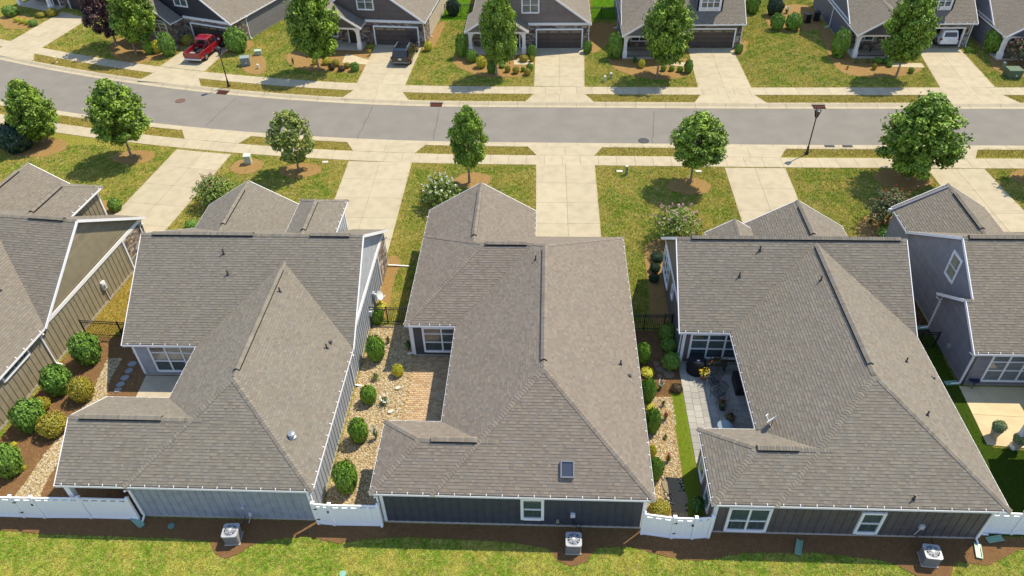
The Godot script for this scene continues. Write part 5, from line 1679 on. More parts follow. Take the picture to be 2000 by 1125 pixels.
func street_trees() -> void:
	var dk := Color(0.05, 0.11, 0.01)
	var lt := Color(0.27, 0.40, 0.035)
	# three builds of one kind, stretched and turned for each tree
	var kinds := [tree_parts(11, 2.2, 2.6, 124, 140, 0.12, dk, lt, 0.085, 1.5), tree_parts(12, 2.2, 2.6, 130, 136, 0.12, dk, lt, 0.085, 1.5), tree_parts(13, 2.2, 2.6, 116, 142, 0.125, dk * 0.95, lt, 0.085, 1.5)]
	var thin := tree_parts(14, 1.75, 2.1, 60, 70, 0.13, Color(0.1, 0.16, 0.025), Color(0.3, 0.34, 0.07), 0.075, 1.15)
	var g := "street trees on the near side"
	var G := "street trees across the street"
	for t in [
			[0, Vector2(-45.19, -57.91), 0.02, 3.21, 2.35, 2.83, 0.3, "dense green tree at the left edge, beside a dark evergreen", g],
			[1, Vector2(-36.03, -55.46), 0.17, 4.40, 2.81, 2.83, 1.2, "leafy green tree standing left of the driveway by the tan house", g],
			[2, Vector2(-6.21, -51.61), 0.10, 4.21, 1.81, 2.69, 2.2, "slim green tree behind the slate house's front gable", g],
			[0, Vector2(11.58, -51.71), 0.11, 3.99, 2.57, 2.25, 4.0, "round green tree on the lawn right of the straight driveway", g],
			[1, Vector2(28.79, -52.34), 0.02, 4.09, 3.52, 3.35, 5.2, "largest and tallest near-side tree, close to the right edge", g],
			[2, Vector2(-45.19, -77.55), 1.03, 4.82, 2.82, 3.43, 0.9, "green tree left of the red pickup truck, beside the purple-leaved tree", G],
			[0, Vector2(-23.85, -73.35), 0.30, 5.42, 3.00, 4.18, 2.6, "tall green tree hiding the porch left of the dark car", G],
			[1, Vector2(-5.16, -72.05), 0.32, 5.12, 2.35, 3.81, 3.3, "green tree in front of the taupe house's porch", G],
			[2, Vector2(11.05, -71.65), 0.61, 5.16, 2.92, 3.76, 4.4, "broad green tree covering the house with the white dormer", G],
			[0, Vector2(34.62, -71.61), -0.17, 5.43, 2.72, 3.87, 5.6, "green tree beside the railed porch and the white minivan", G]]:
		var pos: Vector2 = t[1]
		var dx: float = t[2]
		var yc: float = t[3]
		var rad: float = t[4] * 0.78
		var hb: float = t[5] * 0.9
		var o := place(kinds[t[0]], "street_tree", t[7], "tree", t[8], pos, t[6], Vector3(rad / 2.2, 1, rad / 2.2))
		var cy := hb / 2.6
		var crown: Node3D = o.get_node("crown")
		var limb: Node3D = o.get_node("limbs")
		var trunk: Node3D = o.get_node("trunk")
		var lift := yc - 4.1 * cy
		for q in [crown, limb]:
			q.scale = Vector3(1, cy, 1)
			q.position = Vector3(dx, lift, 0).rotated(Vector3.UP, -t[6]) * Vector3(2.2 / rad, 1, 2.2 / rad)
		trunk.scale = Vector3(2.2 / rad, maxf(0.8, yc / 4.1), 2.2 / rad)
	place(thin, "street_tree", "thin yellowish tree with see-through crown, left of the middle", "tree", g, Vector2(-20.77, -53.39), 0.4, Vector3(1, 1, 1))
	var prune := tree_parts(21, 2.3, 2.6, 80, 95, 0.14, Color(0.04, 0.014, 0.018), Color(0.1, 0.05, 0.05), 0.1, 1.4)
	place(prune, "plum_tree", "purple-leaved tree left of the green tree by the red pickup truck", "tree", "", Vector2(-48.49, -79.84), 0.5, Vector3(1.05, 1.05, 1.05))
	place(kinds[1], "street_tree", "tree cut off by the right edge, near side", "tree", g, Vector2(39.6, -52.6), 2.0, Vector3(0.9, 0.95, 0.9))
	# crepe myrtles
	var md := Color(0.07, 0.13, 0.02)
	var ml := Color(0.27, 0.34, 0.055)
	place(myrtle_parts(31, 1.75, 2.5, md, ml, C(232, 230, 218), 26), "crepe_myrtle", "white-flowering crepe myrtle beside the slate house's front gable", "shrub", "crepe myrtles in the front gardens", Vector2(-8.14, -48.32), 0.0, Vector3(1, 1, 1))
	place(myrtle_parts(32, 2.2, 2.9, md, ml, C(218, 168, 176), 26), "crepe_myrtle", "pink-flowering crepe myrtle in front of the charcoal house's left corner", "shrub", "crepe myrtles in the front gardens", Vector2(9.31, -43.96), 0.0, Vector3(1, 1, 1))
	place(myrtle_parts(33, 1.8, 2.6, md, ml * 1.1, C(190, 150, 130), 16), "crepe_myrtle", "crepe myrtle with few faded blooms behind the pale house's front gable", "shrub", "crepe myrtles in the front gardens", Vector2(-25.93, -48.33), 0.0, Vector3(1, 1, 1))
	place(myrtle_parts(34, 1.95, 3.1, Color(0.055, 0.085, 0.03), Color(0.16, 0.17, 0.06), C(150, 80, 62), 18), "crepe_myrtle", "reddish-tipped crepe myrtle with bare stems near the right edge house", "shrub", "crepe myrtles in the front gardens", Vector2(24.96, -46.03), 0.0, Vector3(1, 1, 1))
	place(myrtle_parts(35, 1.9, 3.4, Color(0.06, 0.07, 0.03), Color(0.16, 0.15, 0.06), C(206, 120, 124), 34), "crepe_myrtle", "pink crepe myrtle at the upper right edge across the street", "shrub", "", Vector2(47.81, -74.24), 0.0, Vector3(1, 1, 1))

func shrubs() -> void:
	var holly := bush_parts("holly_bush", 41, 2600, 0.085, Color(0.06, 0.15, 0.02), Color(0.24, 0.40, 0.06), 0.2, 2.6)
	var boxw := bush_parts("round_bush", 42, 2600, 0.075, Color(0.075, 0.18, 0.02), Color(0.27, 0.45, 0.05), 0.15, 2.4)
	var gold := bush_parts("golden_bush", 43, 2600, 0.06, Color(0.19, 0.19, 0.02), Color(0.5, 0.41, 0.05), 0.1, 2.2)
	var lime := bush_parts("lime_bush", 44, 1500, 0.09, Color(0.36, 0.38, 0.03), Color(0.8, 0.72, 0.08), 0.16, 2.2)
	var big := bush_parts("laurel_bush", 45, 3000, 0.08, Color(0.07, 0.16, 0.02), Color(0.27, 0.44, 0.06), 0.22, 2.2)
	var dusk := bush_parts("evergreen_bush", 46, 3000, 0.08, Color(0.014, 0.04, 0.024), Color(0.045, 0.09, 0.045), 0.22, 2.2)
	var plum := bush_parts("barberry_bush", 47, 1500, 0.09, Color(0.045, 0.03, 0.02), Color(0.13, 0.09, 0.04), 0.15, 2.2)
	var spray := spray_parts("perennial", 51, 120, Color(0.06, 0.1, 0.02), Color(0.2, 0.24, 0.05), 0.035, C(240, 230, 200), 0)
	var white := spray_parts("flowering_plant", 52, 120, Color(0.05, 0.1, 0.02), Color(0.18, 0.24, 0.06), 0.04, C(240, 240, 232), 26)
	var red := spray_parts("flowering_plant", 53, 110, Color(0.07, 0.1, 0.02), Color(0.22, 0.2, 0.05), 0.04, C(196, 84, 58), 22)
	var yel := spray_parts("flowering_plant", 54, 110, Color(0.08, 0.1, 0.02), Color(0.3, 0.28, 0.05), 0.04, C(236, 206, 60), 26)
	var fern := spray_parts("fern", 55, 190, Color(0.02, 0.07, 0.012), Color(0.09, 0.2, 0.03), 0.05, Color.WHITE, 0)
	var K := {"holly": [holly, "holly_bush", "bush"], "round": [boxw, "round_bush", "bush"], "gold": [gold, "golden_bush", "bush"], "lime": [lime, "lime_bush", "bush"], "laurel": [big, "laurel_bush", "bush"], "dark": [dusk, "evergreen_bush", "bush"], "plum": [plum, "barberry_bush", "bush"], "spray": [spray, "perennial", "plant"], "white": [white, "flowering_plant", "plant"], "red": [red, "flowering_plant", "plant"], "yellow": [yel, "flowering_plant", "plant"], "fern": [fern, "fern", "plant"]}
	var g1 := "clipped bushes along the tan house's wall"
	var g2 := "round bushes in the gravel yard by the pale house"
	var g3 := "planting between the slate and the charcoal house"
	var g4 := "garden shrubs across the street"
	var list := [
		["holly", Vector2(-27.77, -31.03), 0.88, 2.28, "green holly bush against the tan house, just behind the black fence", g1],
		["holly", Vector2(-28.38, -28.58), 0.86, 2.01, "green holly bush against the tan house, beside the round golden bush", g1],
		["holly", Vector2(-28.62, -25.96), 0.91, 1.87, "green holly bush against the tan house, third from the black fence", g1],
		["holly", Vector2(-28.09, -22.84), 0.80, 2.18, "green holly bush cut by the left edge near the white fence", g1],
		["gold", Vector2(-26.71, -28.04), 0.78, 1.61, "round golden-green bush nearest the black fence, by the stone stream", g1],
		["gold", Vector2(-27.13, -25.53), 0.86, 1.42, "round golden bush overlapped by the pale house's porch roof corner", g1],
		["gold", Vector2(-28.72, -27.16), 0.53, 0.90, "small golden bush tucked against the tan house wall", g1],
		["lime", Vector2(-27.56, -23.00), 0.16, 0.42, "tiny yellow shrub in mulch near the left edge", g1],
		["spray", Vector2(-28.03, -32.62), 0.19, 0.34, "tiny tan plant beside the bush at the black fence", g1],
		["lime", Vector2(-28.99, -24.53), 0.18, 0.26, "tiny yellow plant above the leftmost holly bush", g1],
		["round", Vector2(-10.17, -31.56), 0.62, 1.97, "round green bush in the gravel, nearest the black gate", g2],
		["round", Vector2(-9.96, -28.14), 0.51, 1.31, "round green bush in the gravel, smallest of the four", g2],
		["round", Vector2(-9.98, -25.42), 0.58, 1.79, "round green bush in the gravel, beside the slate house's rear wing", g2],
		["round", Vector2(-9.99, -22.26), 0.67, 2.28, "largest round green bush in the gravel, by the white fence", g2],
		["lime", Vector2(-8.65, -30.28), 0.38, 0.88, "golden cube-shaped bush at the edge of the house's shadow", g2],
		["spray", Vector2(-9.92, -29.86), 0.42, 0.65, "loose yellow-green plant in the gravel beside the pale wall", g2],
		["white", Vector2(-9.07, -28.02), 0.45, 0.62, "white-flowering low plant in the gravel", g2],
		["spray", Vector2(-9.69, -32.94), 0.30, 0.72, "small loose plant beside the round bush nearest the black gate", g2],
		["white", Vector2(-9.11, -25.50), 0.29, 1.09, "low pale plant close to the slate house's rear wing", g2],
		["fern", Vector2(-8.33, -32.44), 0.33, 0.89, "dark shaded plant beside the slate house's corner board", g2],
		["laurel", Vector2(-10.67, -34.87), 0.43, 1.18, "green bush behind the black gate at the pale house's wall", g2],
		["lime", Vector2(-10.75, -36.17), 0.47, 0.43, "bright yellow bush just beyond the black gate", g2],
		["round", Vector2(5.91, -31.71), 0.50, 1.55, "round green bush at the slate house's eave, farthest back of the row", g3],
		["lime", Vector2(6.10, -30.63), 0.44, 0.44, "yellow bush at the slate house's eave", g3],
		["round", Vector2(5.85, -28.55), 0.50, 1.96, "tall green bush at the slate house's eave, second of the row", g3],
		["round", Vector2(5.92, -26.42), 0.48, 1.90, "green bush at the slate house's eave, third of the row", g3],
		["lime", Vector2(5.97, -28.01), 0.33, 0.35, "small yellow plant before the third green bush of the eave row", g3],
		["round", Vector2(5.74, -23.37), 0.47, 1.66, "green bush at the slate house's eave, nearest the camera", g3],
		["lime", Vector2(5.77, -24.80), 0.27, 0.79, "small yellow plant before the nearest green eave bush", g3],
		["gold", Vector2(5.81, -21.34), 0.59, 0.73, "low golden-green bush behind the white gate", g3],
		["laurel", Vector2(7.60, -33.76), 0.58, 1.11, "dark leafy shrub at the charcoal house's wall by the black gate", g3],
		["laurel", Vector2(7.63, -32.81), 0.55, 0.77, "dark leafy shrub at the charcoal house's wall, middle of three", g3],
		["laurel", Vector2(7.53, -31.29), 0.58, 1.09, "leafy shrub beside the covered grill", g3],
		["fern", Vector2(7.60, -21.38), 0.63, 1.59, "large dark fern-like shrub at the charcoal house's rear corner", g3],
		["white", Vector2(6.75, -29.50), 0.29, 0.77, "pale flowering plant beside the second bush of the eave row", g3],
		["spray", Vector2(6.76, -28.21), 0.23, 0.58, "silvery low plant among the river stones", g3],
		["red", Vector2(6.77, -27.24), 0.30, 0.72, "reddish plant among the river stones, middle of the bed", g3],
		["spray", Vector2(6.62, -25.92), 0.22, 0.37, "tiny plant in a shallow pot among the river stones", g3],
		["red", Vector2(6.57, -24.37), 0.28, 0.76, "orange-red flowering plant nearest the white gate", g3],
		["plum", Vector2(7.66, -29.40), 0.38, 0.48, "brownish ball-shaped plant at the end of the turf strip", g3],
		["dark", Vector2(7.85, -41.65), 0.50, 0.63, "dark shrub at the charcoal house's front corner", g3],
		["dark", Vector2(7.57, -40.44), 0.40, 0.63, "dark shrub in the shade of the charcoal house's side wall", g3],
		["dark", Vector2(7.37, -39.33), 0.38, 0.58, "dark low shrub beside the charcoal house's large side window", g3],
		["laurel", Vector2(24.83, -44.50), 0.99, 0.82, "green bush at the front corner of the right edge house", g3],
		["lime", Vector2(25.51, -44.53), 0.29, 0.93, "bright lime bush against the front corner of the right edge house", g3],
		["spray", Vector2(24.00, -46.40), 0.32, 0.42, "small green plant left of the bare myrtle stems", g3],
		["spray", Vector2(24.87, -46.81), 0.32, 0.42, "small green plant right of the bare myrtle stems", g3],
		["holly", Vector2(-33.64, -47.33), 0.54, 1.03, "dark green bush at the tan house's front corner", g1],
		["laurel", Vector2(-26.72, -45.09), 0.54, 0.62, "leafy shrub at the pale house's front left corner", g2],
		["dark", Vector2(-46.77, -56.76), 1.62, 2.64, "dark blue-green evergreen at the left edge beside the broad tree", ""],
		["laurel", Vector2(-34.01, -78.26), 1.26, 2.76, "big round green bush right of the red pickup truck", g4],
		["holly", Vector2(-41.33, -77.27), 0.92, 2.63, "cone-shaped green bush left of the red pickup truck", g4],
		["round", Vector2(-43.74, -77.68), 0.59, 1.85, "light green bush left of the yellow bush near the red pickup truck", g4],
		["lime", Vector2(-42.86, -77.97), 0.56, 1.50, "yellow bush between two green bushes near the red pickup truck", g4],
		["gold", Vector2(-40.29, -80.15), 0.75, 1.23, "low shrub under the arched stone window", g4],
		["lime", Vector2(-64.24, -87.29), 0.34, 0.61, "first small yellow shrub from the left in the upper left bed", g4],
		["lime", Vector2(-63.28, -86.79), 0.37, 0.67, "second small yellow shrub in the upper left bed", g4],
		["lime", Vector2(-62.40, -86.43), 0.34, 0.74, "third small yellow shrub in the upper left bed", g4],
		["holly", Vector2(-61.40, -86.00), 0.58, 0.75, "low dark green shrub right of the small yellow shrubs", g4],
		["holly", Vector2(-66.01, -89.22), 0.91, 1.34, "green bush at the far upper left corner", g4],
		["gold", Vector2(-60.70, -89.12), 0.66, 1.11, "yellow-green shrub at the white posts in the upper left corner", g4],
		["gold", Vector2(-61.98, -88.85), 0.63, 0.69, "low yellowish shrub in front of the upper left porch", g4],
		["lime", Vector2(-24.59, -74.79), 0.35, 0.77, "pale shrub left of the trunk by the dark car's porch", g4],
		["lime", Vector2(-23.34, -74.85), 0.51, 0.77, "yellow-green shrub right of the trunk by the dark car's porch", g4],
		["gold", Vector2(-22.26, -74.31), 0.48, 0.78, "green-gold shrub, middle of the row by the dark car's porch", g4],
		["plum", Vector2(-22.47, -73.40), 0.40, 0.74, "first dark reddish shrub by the dark car's porch", g4],
		["plum", Vector2(-21.38, -73.18), 0.43, 0.59, "second dark reddish shrub by the dark car's porch", g4],
		["gold", Vector2(-20.94, -73.91), 0.38, 0.62, "low green-gold shrub near the walk by the dark car", g4],
		["holly", Vector2(-19.97, -73.15), 0.50, 0.95, "dark green shrub at the corner of the dark car's driveway", g4],
		["spray", Vector2(-26.89, -74.64), 0.30, 0.96, "straw-coloured plant at the left end of the porch bed", g4],
		["yellow", Vector2(-19.11, -77.01), 0.30, 0.73, "spiky yellow plant at the porch post by the dark car", g4],
		["lime", Vector2(-12.97, -78.37), 0.50, 1.07, "bright yellow bush right of the dark car's garage", g4],
		["laurel", Vector2(-9.15, -76.61), 0.62, 2.70, "tall green bush at the left end of the taupe house's porch", g4],
		["round", Vector2(-7.97, -75.40), 0.65, 1.36, "round green bush at the taupe house's porch", g4],
		["lime", Vector2(-6.87, -73.99), 0.61, 1.28, "lime-green bush at the taupe house's porch", g4],
		["holly", Vector2(-5.71, -72.56), 0.50, 1.42, "dark green bush at the trunk in front of the taupe house", g4],
		["round", Vector2(-4.63, -74.77), 0.35, 0.43, "small round shrub right of the trunk, back one, taupe house", g4],
		["round", Vector2(-4.70, -73.88), 0.35, 0.43, "small round shrub right of the trunk, front one, taupe house", g4],
		["gold", Vector2(-4.06, -72.82), 0.34, 0.74, "yellowish shrub in front of the taupe house's walk", g4],
		["holly", Vector2(-1.67, -76.51), 0.52, 1.40, "dark shrub at the left jamb of the taupe house's garage", g4],
		["gold", Vector2(-2.48, -75.43), 0.54, 0.75, "golden plants by the walk left of the empty driveway", g4],
		["gold", Vector2(-1.64, -75.34), 0.30, 0.72, "small golden plant at the empty driveway's edge", g4],
		["gold", Vector2(-3.20, -72.46), 0.39, 0.78, "low golden shrub, leftmost of the cluster by the empty driveway", g4],
		["round", Vector2(-2.49, -72.93), 0.24, 0.54, "low green shrub in the cluster by the empty driveway", g4],
		["gold", Vector2(-2.02, -72.10), 0.42, 0.77, "low golden shrub at the front of the cluster by the empty driveway", g4],
		["holly", Vector2(-1.81, -73.07), 0.39, 0.85, "dark low shrub in the cluster by the empty driveway", g4],
		["holly", Vector2(4.27, -77.69), 0.52, 1.35, "green shrub right of the taupe house's garage", g4],
		["laurel", Vector2(7.12, -76.31), 0.88, 2.80, "big bush left of the porch of the house with the white dormer", g4],
		["lime", Vector2(9.70, -73.90), 0.39, 0.91, "lime-coloured shrub left of the trunk, house with the white dormer", g4],
		["fern", Vector2(9.09, -75.06), 0.43, 0.85, "green plant below the porch of the house with the white dormer", g4],
		["round", Vector2(11.83, -73.03), 0.31, 0.63, "first ball shrub right of the trunk, house with the white dormer", g4],
		["round", Vector2(12.67, -73.03), 0.31, 0.56, "second ball shrub right of the trunk, house with the white dormer", g4],
		["round", Vector2(13.48, -72.79), 0.34, 0.61, "third ball shrub right of the trunk, house with the white dormer", g4],
		["holly", Vector2(14.26, -72.63), 0.47, 1.41, "clipped cylinder shrub at the empty driveway, house with the white dormer", g4],
		["holly", Vector2(20.24, -77.48), 0.46, 1.05, "dark shrub right of the garage, house with the white dormer", g4],
		["laurel", Vector2(30.28, -76.47), 0.95, 3.14, "big bush at the left end of the railed porch", g4],
		["spray", Vector2(31.67, -74.88), 0.45, 0.64, "plant in front of the railing, leftmost", g4],
		["spray", Vector2(32.82, -74.86), 0.42, 0.65, "plant in front of the railing, second from the left", g4],
		["holly", Vector2(33.86, -74.88), 0.47, 0.63, "dark plant in front of the railing, third from the left", g4],
		["holly", Vector2(34.83, -74.91), 0.50, 0.55, "dark plant at the right post of the railed porch", g4],
		["round", Vector2(34.73, -73.95), 0.31, 0.56, "small ball shrub right of the railed porch's bed", g4],
		["gold", Vector2(33.01, -73.32), 0.28, 0.69, "small yellow-green ball shrub, middle of the railed porch's bed", g4],
		["spray", Vector2(30.37, -73.34), 0.26, 0.52, "tiny plant at the left of the railed porch's bed", g4],
		["round", Vector2(36.33, -72.47), 0.31, 0.61, "small ball shrub by the minivan's driveway", g4],
		["round", Vector2(43.91, -77.48), 0.29, 0.65, "tiny shrub right of the open garage", g4],
		["laurel", Vector2(25.68, -83.97), 0.83, 1.91, "green bush beside the bins, left one of the front pair", g4],
		["laurel", Vector2(27.46, -83.99), 0.97, 1.94, "green bush beside the bins, right one of the front pair", g4],
		["dark", Vector2(26.40, -88.36), 1.01, 2.09, "dark bush behind the front pair at the big lawn", g4],
		["white", Vector2(28.04, -89.03), 0.48, 0.82, "white-flowering plant behind the front pair of bushes", g4],
		["laurel", Vector2(23.98, -89.17), 0.90, 2.13, "dark shrub right of the white dormer's roof", g4],
		["laurel", Vector2(46.45, -77.49), 1.14, 2.86, "big bush at the left of the upper right corner house", g4],
		["dark", Vector2(-11.28, -88.78), 0.88, 2.10, "dark shrub in the back yard beyond the black fence, upper middle", g4]]
	var n := 0
	for e in list:
		var pos: Vector2 = e[1]
		var k: Array = K[e[0]]
		place(k[0], k[1], e[4], k[2], e[5], pos, n * 1.7, Vector3(e[2] * 0.86, e[3] * 0.9, e[2] * 0.86))
		n += 1

# ---------------------------------------------------------------- fences, lamps, equipment
func white_fence(label: String, pts: Array, gate_at := -1, gate_label := "") -> void:
	var white := C(236, 237, 240)
	var f := base("white_fence", Vector3(pts[0].x, 0, pts[0].y))
	tag(f, label, "fence", "white vinyl privacy fences")
	var o := Vector3(pts[0].x, 0, pts[0].y)
	for i in pts.size():
		var mb := MB.new()
		var c := Vector3(pts[i].x, 0, pts[i].y) - o
		mb.cube(c + Vector3(0, 0.9, 0), Vector3(0.13, 1.8, 0.13), white)
		var post := part(mb, "post", "white", f)
		mb = MB.new()
		mb.cube(c + Vector3(0, 1.82, 0), Vector3(0.18, 0.04, 0.18), white, 0.01)
		mb.lathe(c + Vector3(0, 1.84, 0), [Vector2(0.09, 0), Vector2(0.0, 0.06)], 4, white)
		part(mb, "post_cap", "white", post)
	for i in pts.size() - 1:
		var root: Node3D = f
		var off := o
		if i == gate_at:
			root = base("white_gate", Vector3(pts[i].x, 0, pts[i].y))
			tag(root, gate_label, "gate", "white vinyl gates")
			off = Vector3(pts[i].x, 0, pts[i].y)
		var t := wall_frame(pts[i], pts[i + 1])
		t.origin -= off
		var L: float = pts[i].distance_to(pts[i + 1])
		var u0 := 0.075
		var u1 := L - 0.075
		var mid := (u0 + u1) / 2
		var w := u1 - u0
		var mb := MB.new()
		mb.cube(Vector3(mid, 0.09, 0), Vector3(w, 0.14, 0.06), white); part(mb, "bottom_rail", "white", root, t)
		mb = MB.new()
		mb.cube(Vector3(mid, 1.45, 0), Vector3(w, 0.1, 0.06), white); part(mb, "middle_rail", "white", root, t)
		mb = MB.new()
		mb.cube(Vector3(mid, 1.68, 0), Vector3(w, 0.1, 0.07), white); part(mb, "top_rail", "white", root, t)
		var n := maxi(2, int(w / 0.28))
		for k in n:
			mb = MB.new()
			mb.cube(Vector3(u0 + w * (k + 0.5) / n, 0.78, 0), Vector3(w / n - 0.006, 1.24, 0.03), white, 0.003)
			part(mb, "board", "white", root, t)
		var ns := maxi(2, int(w / 0.4))
		for k in ns + 1:
			mb = MB.new()
			mb.cube(Vector3(u0 + w * k / ns, 1.565, 0), Vector3(0.16, 0.13, 0.05), white)
			part(mb, "spacer", "white", root, t)
		if i == gate_at:
			mb = MB.new()
			for y in [0.5, 1.35]: mb.cube(Vector3(0.06, y, 0.06), Vector3(0.16, 0.06, 0.03), Color(0.02, 0.02, 0.02))
			part(mb, "hinge", "black", root, t)
			mb = MB.new()
			mb.cube(Vector3(u1 - 0.05, 1.2, 0.06), Vector3(0.08, 0.12, 0.04), Color(0.02, 0.02, 0.02))
			part(mb, "latch", "black", root, t)

func black_fence(label: String, p0: Vector2, p1: Vector2, h: float, posts: Array) -> void:
	var f := base("black_fence", Vector3(p0.x, 0, p0.y))
	tag(f, label, "fence", "black metal fences between the houses")
	var blk := Color(0.018, 0.018, 0.02)
	var t := wall_frame(p0, p1)
	t.origin = Vector3.ZERO
	var L := p0.distance_to(p1)
	for u in posts:
		var mb := MB.new()
		mb.cube(Vector3(L * u, (h + 0.08) / 2, 0), Vector3(0.07, h + 0.08, 0.07), blk)
		mb.lathe(Vector3(L * u, h + 0.08, 0), [Vector2(0.05, 0), Vector2(0.0, 0.05)], 4, blk)
		part(mb, "post", "black", f, t)
	for y in [0.12, h - 0.16, h]:
		var mb := MB.new()
		mb.cube(Vector3(L / 2, y, 0), Vector3(L, 0.04, 0.035), blk)
		part(mb, "rail", "black", f, t)
	var pk := MB.new()
	pk.cube(Vector3(0, h / 2 + 0.03, 0), Vector3(0.02, h - 0.08, 0.02), blk)
	var pm := pk.mesh(M.black)
	var n := int(L / 0.115)
	for k in n: put(pm, "picket", f, t * Transform3D(Basis(), Vector3((k + 0.5) * L / n, 0, 0)))

func lamp_post(at: Vector2, label: String) -> void:
	var o := base("street_lamp", Vector3(at.x, 0, at.y))
	tag(o, label, "street lamp", "black street lamps along the kerb")
	var blk := Color(0.014, 0.014, 0.016)
	var mb := MB.new()
	mb.lathe(Vector3.ZERO, [Vector2(0.17, 0), Vector2(0.17, 0.12), Vector2(0.1, 0.3), Vector2(0.085, 0.7), Vector2(0.055, 0.8), Vector2(0.045, 3.3), Vector2(0.07, 3.34), Vector2(0.07, 3.4), Vector2(0.0, 3.42)], 12, blk)
	part(mb, "post", "black", o)
	mb = MB.new()
	mb.lathe(Vector3(0, 3.4, 0), [Vector2(0.1, 0), Vector2(0.12, 0.05)], 4, blk)
	for k in 4:
		var a := TAU * k / 4
		mb.bar(Vector3(cos(a) * 0.12, 3.45, sin(a) * 0.12), Vector3(cos(a) * 0.26, 4.0, sin(a) * 0.26), 0.03, 0.03, blk)
	mb.lathe(Vector3(0, 3.98, 0), [Vector2(0.3, 0.0), Vector2(0.31, 0.04), Vector2(0.1, 0.17), Vector2(0.03, 0.22), Vector2(0.0, 0.28)], 4, blk)
	part(mb, "lantern", "black", o)
	mb = MB.new()
	mb.lathe(Vector3(0, 3.44, 0), [Vector2(0.1, 0), Vector2(0.235, 0.54)], 4, C(70, 72, 76))
	part(mb, "lantern_glass", "lamp_glass", o)

func ac_unit(at: Vector2, turn: float, label: String) -> void:
	var o := base("air_conditioner", Vector3(at.x, 0, at.y), turn)
	tag(o, label, "air conditioner", "air conditioners behind the houses")
	o.scale = Vector3(0.88, 0.92, 0.88)
	var grey := C(132, 131, 131)
	var mb := MB.new()
	mb.cube(Vector3(0, 0.05, 0), Vector3(0.84, 0.1, 0.84), C(170, 165, 155), 0.01)
	part(mb, "pad", "concrete", o)
	var shape := func(r: float): 
		var p := PackedVector2Array()
		for q in 4:
			var c := Vector2([1, -1, -1, 1][q], [1, 1, -1, -1][q]) * (r - 0.12)
			for k in 4:
				var a := q * PI / 2 + k * PI / 6
				p.append(c + Vector2(cos(a), sin(a)) * 0.12)
		return p
	mb = MB.new()
	mb.prism(shape.call(0.385), 0.12, 0.8, grey * 0.75)
	part(mb, "coil_core", "metal", o)
	for k in 9:
		mb = MB.new()
		mb.prism(shape.call(0.41), 0.14 + k * 0.072, 0.14 + k * 0.072 + 0.045, grey)
		part(mb, "louvre", "plastic", o)
	mb = MB.new()
	mb.prism(shape.call(0.43), 0.79, 0.86, C(158, 161, 165))
	part(mb, "top_panel", "plastic", o)
	mb = MB.new()
	mb.lathe(Vector3(0, 0.862, 0), [Vector2(0.345, 0.0), Vector2(0.345, 0.002), Vector2(0.0, 0.002)], 28, C(40, 46, 56))
	part(mb, "fan_opening", "dark", o)
	mb = MB.new()
	for k in 5:
		var a := TAU * k / 5
		mb.box(Transform3D(Basis(Vector3.UP, -a) * Basis(Vector3.RIGHT, 0.25), Vector3(cos(a) * 0.18, 0.872, sin(a) * 0.18)), Vector3(0.26, 0.006, 0.12), C(120, 130, 145))
	part(mb, "fan", "plastic", o)
	mb = MB.new()
	for k in 12:
		var a := TAU * k / 12
		mb.bar(Vector3(cos(a) * 0.06, 0.915, sin(a) * 0.06), Vector3(cos(a) * 0.35, 0.88, sin(a) * 0.35), 0.012, 0.012, C(200, 202, 204))
	for r in [0.09, 0.17, 0.25, 0.345]:
		for k in 24:
			var a := TAU * k / 24
			var b := TAU * (k + 1) / 24
			var y: float = 0.918 - 0.036 * r / 0.345
			mb.bar(Vector3(cos(a) * r, y, sin(a) * r), Vector3(cos(b) * r, y, sin(b) * r), 0.01, 0.01, C(200, 202, 204))
	mb.lathe(Vector3(0, 0.9, 0), [Vector2(0.07, 0.0), Vector2(0.06, 0.03), Vector2(0, 0.035)], 12, C(190, 192, 194))
	part(mb, "fan_guard", "plastic", o)
	mb = MB.new()
	mb.tube(Vector3(0.3, 0.55, -0.4), Vector3(0.45, 0.35, -0.75), 0.028, 0.028, 7, Color(0.03, 0.03, 0.03))
	mb.tube(Vector3(0.45, 0.35, -0.75), Vector3(0.4, 0.3, -1.15), 0.028, 0.028, 7, Color(0.03, 0.03, 0.03))
	part(mb, "refrigerant_line", "black", o)

func dish(at: Vector3, turn: float, tilt: float, pole: float, label: String) -> void:
	var o := base("satellite_dish", at, turn)
	tag(o, label, "satellite dish", "white satellite dishes")
	o.scale = Vector3.ONE * 0.85
	var wh := C(214, 216, 218)
	var mb := MB.new()
	mb.tube(Vector3(0, -0.1, 0), Vector3(0, pole, 0), 0.03, 0.03, 8, C(120, 122, 124))
	mb.cube(Vector3(0, 0, 0), Vector3(0.2, 0.04, 0.2), C(110, 110, 112))
	part(mb, "mast", "metal", o)
	var t := Transform3D(Basis(Vector3.RIGHT, tilt), Vector3(0, pole, 0))
	mb = MB.new()
	var prof := []
	for k in 6: prof.append(Vector2(0.36 * k / 5.0 + 0.001, 0.1 * pow(k / 5.0, 2)))
	mb.lathe(Vector3.ZERO, prof, 20, wh)
	part(mb, "reflector", "white", o, t.scaled_local(Vector3(1, 1, 1.12)))
	mb = MB.new()
	mb.bar(Vector3(0, 0.06, 0.36), Vector3(0, 0.42, 0.18), 0.03, 0.03, wh)
	mb.cube(Vector3(0, 0.42, 0.16), Vector3(0.22, 0.07, 0.08), C(190, 192, 195), 0.01)
	part(mb, "feed_arm", "plastic", o, t)

func simple(called: String, at: Vector3, turn: float, label: String, category: String, parts: Array, group := "") -> Node3D:   # parts: [name, material, MB]
	var o := base(called, at, turn)
	tag(o, label, category, group)
	for p in parts: part(p[2], p[0], p[1], o)
	return o

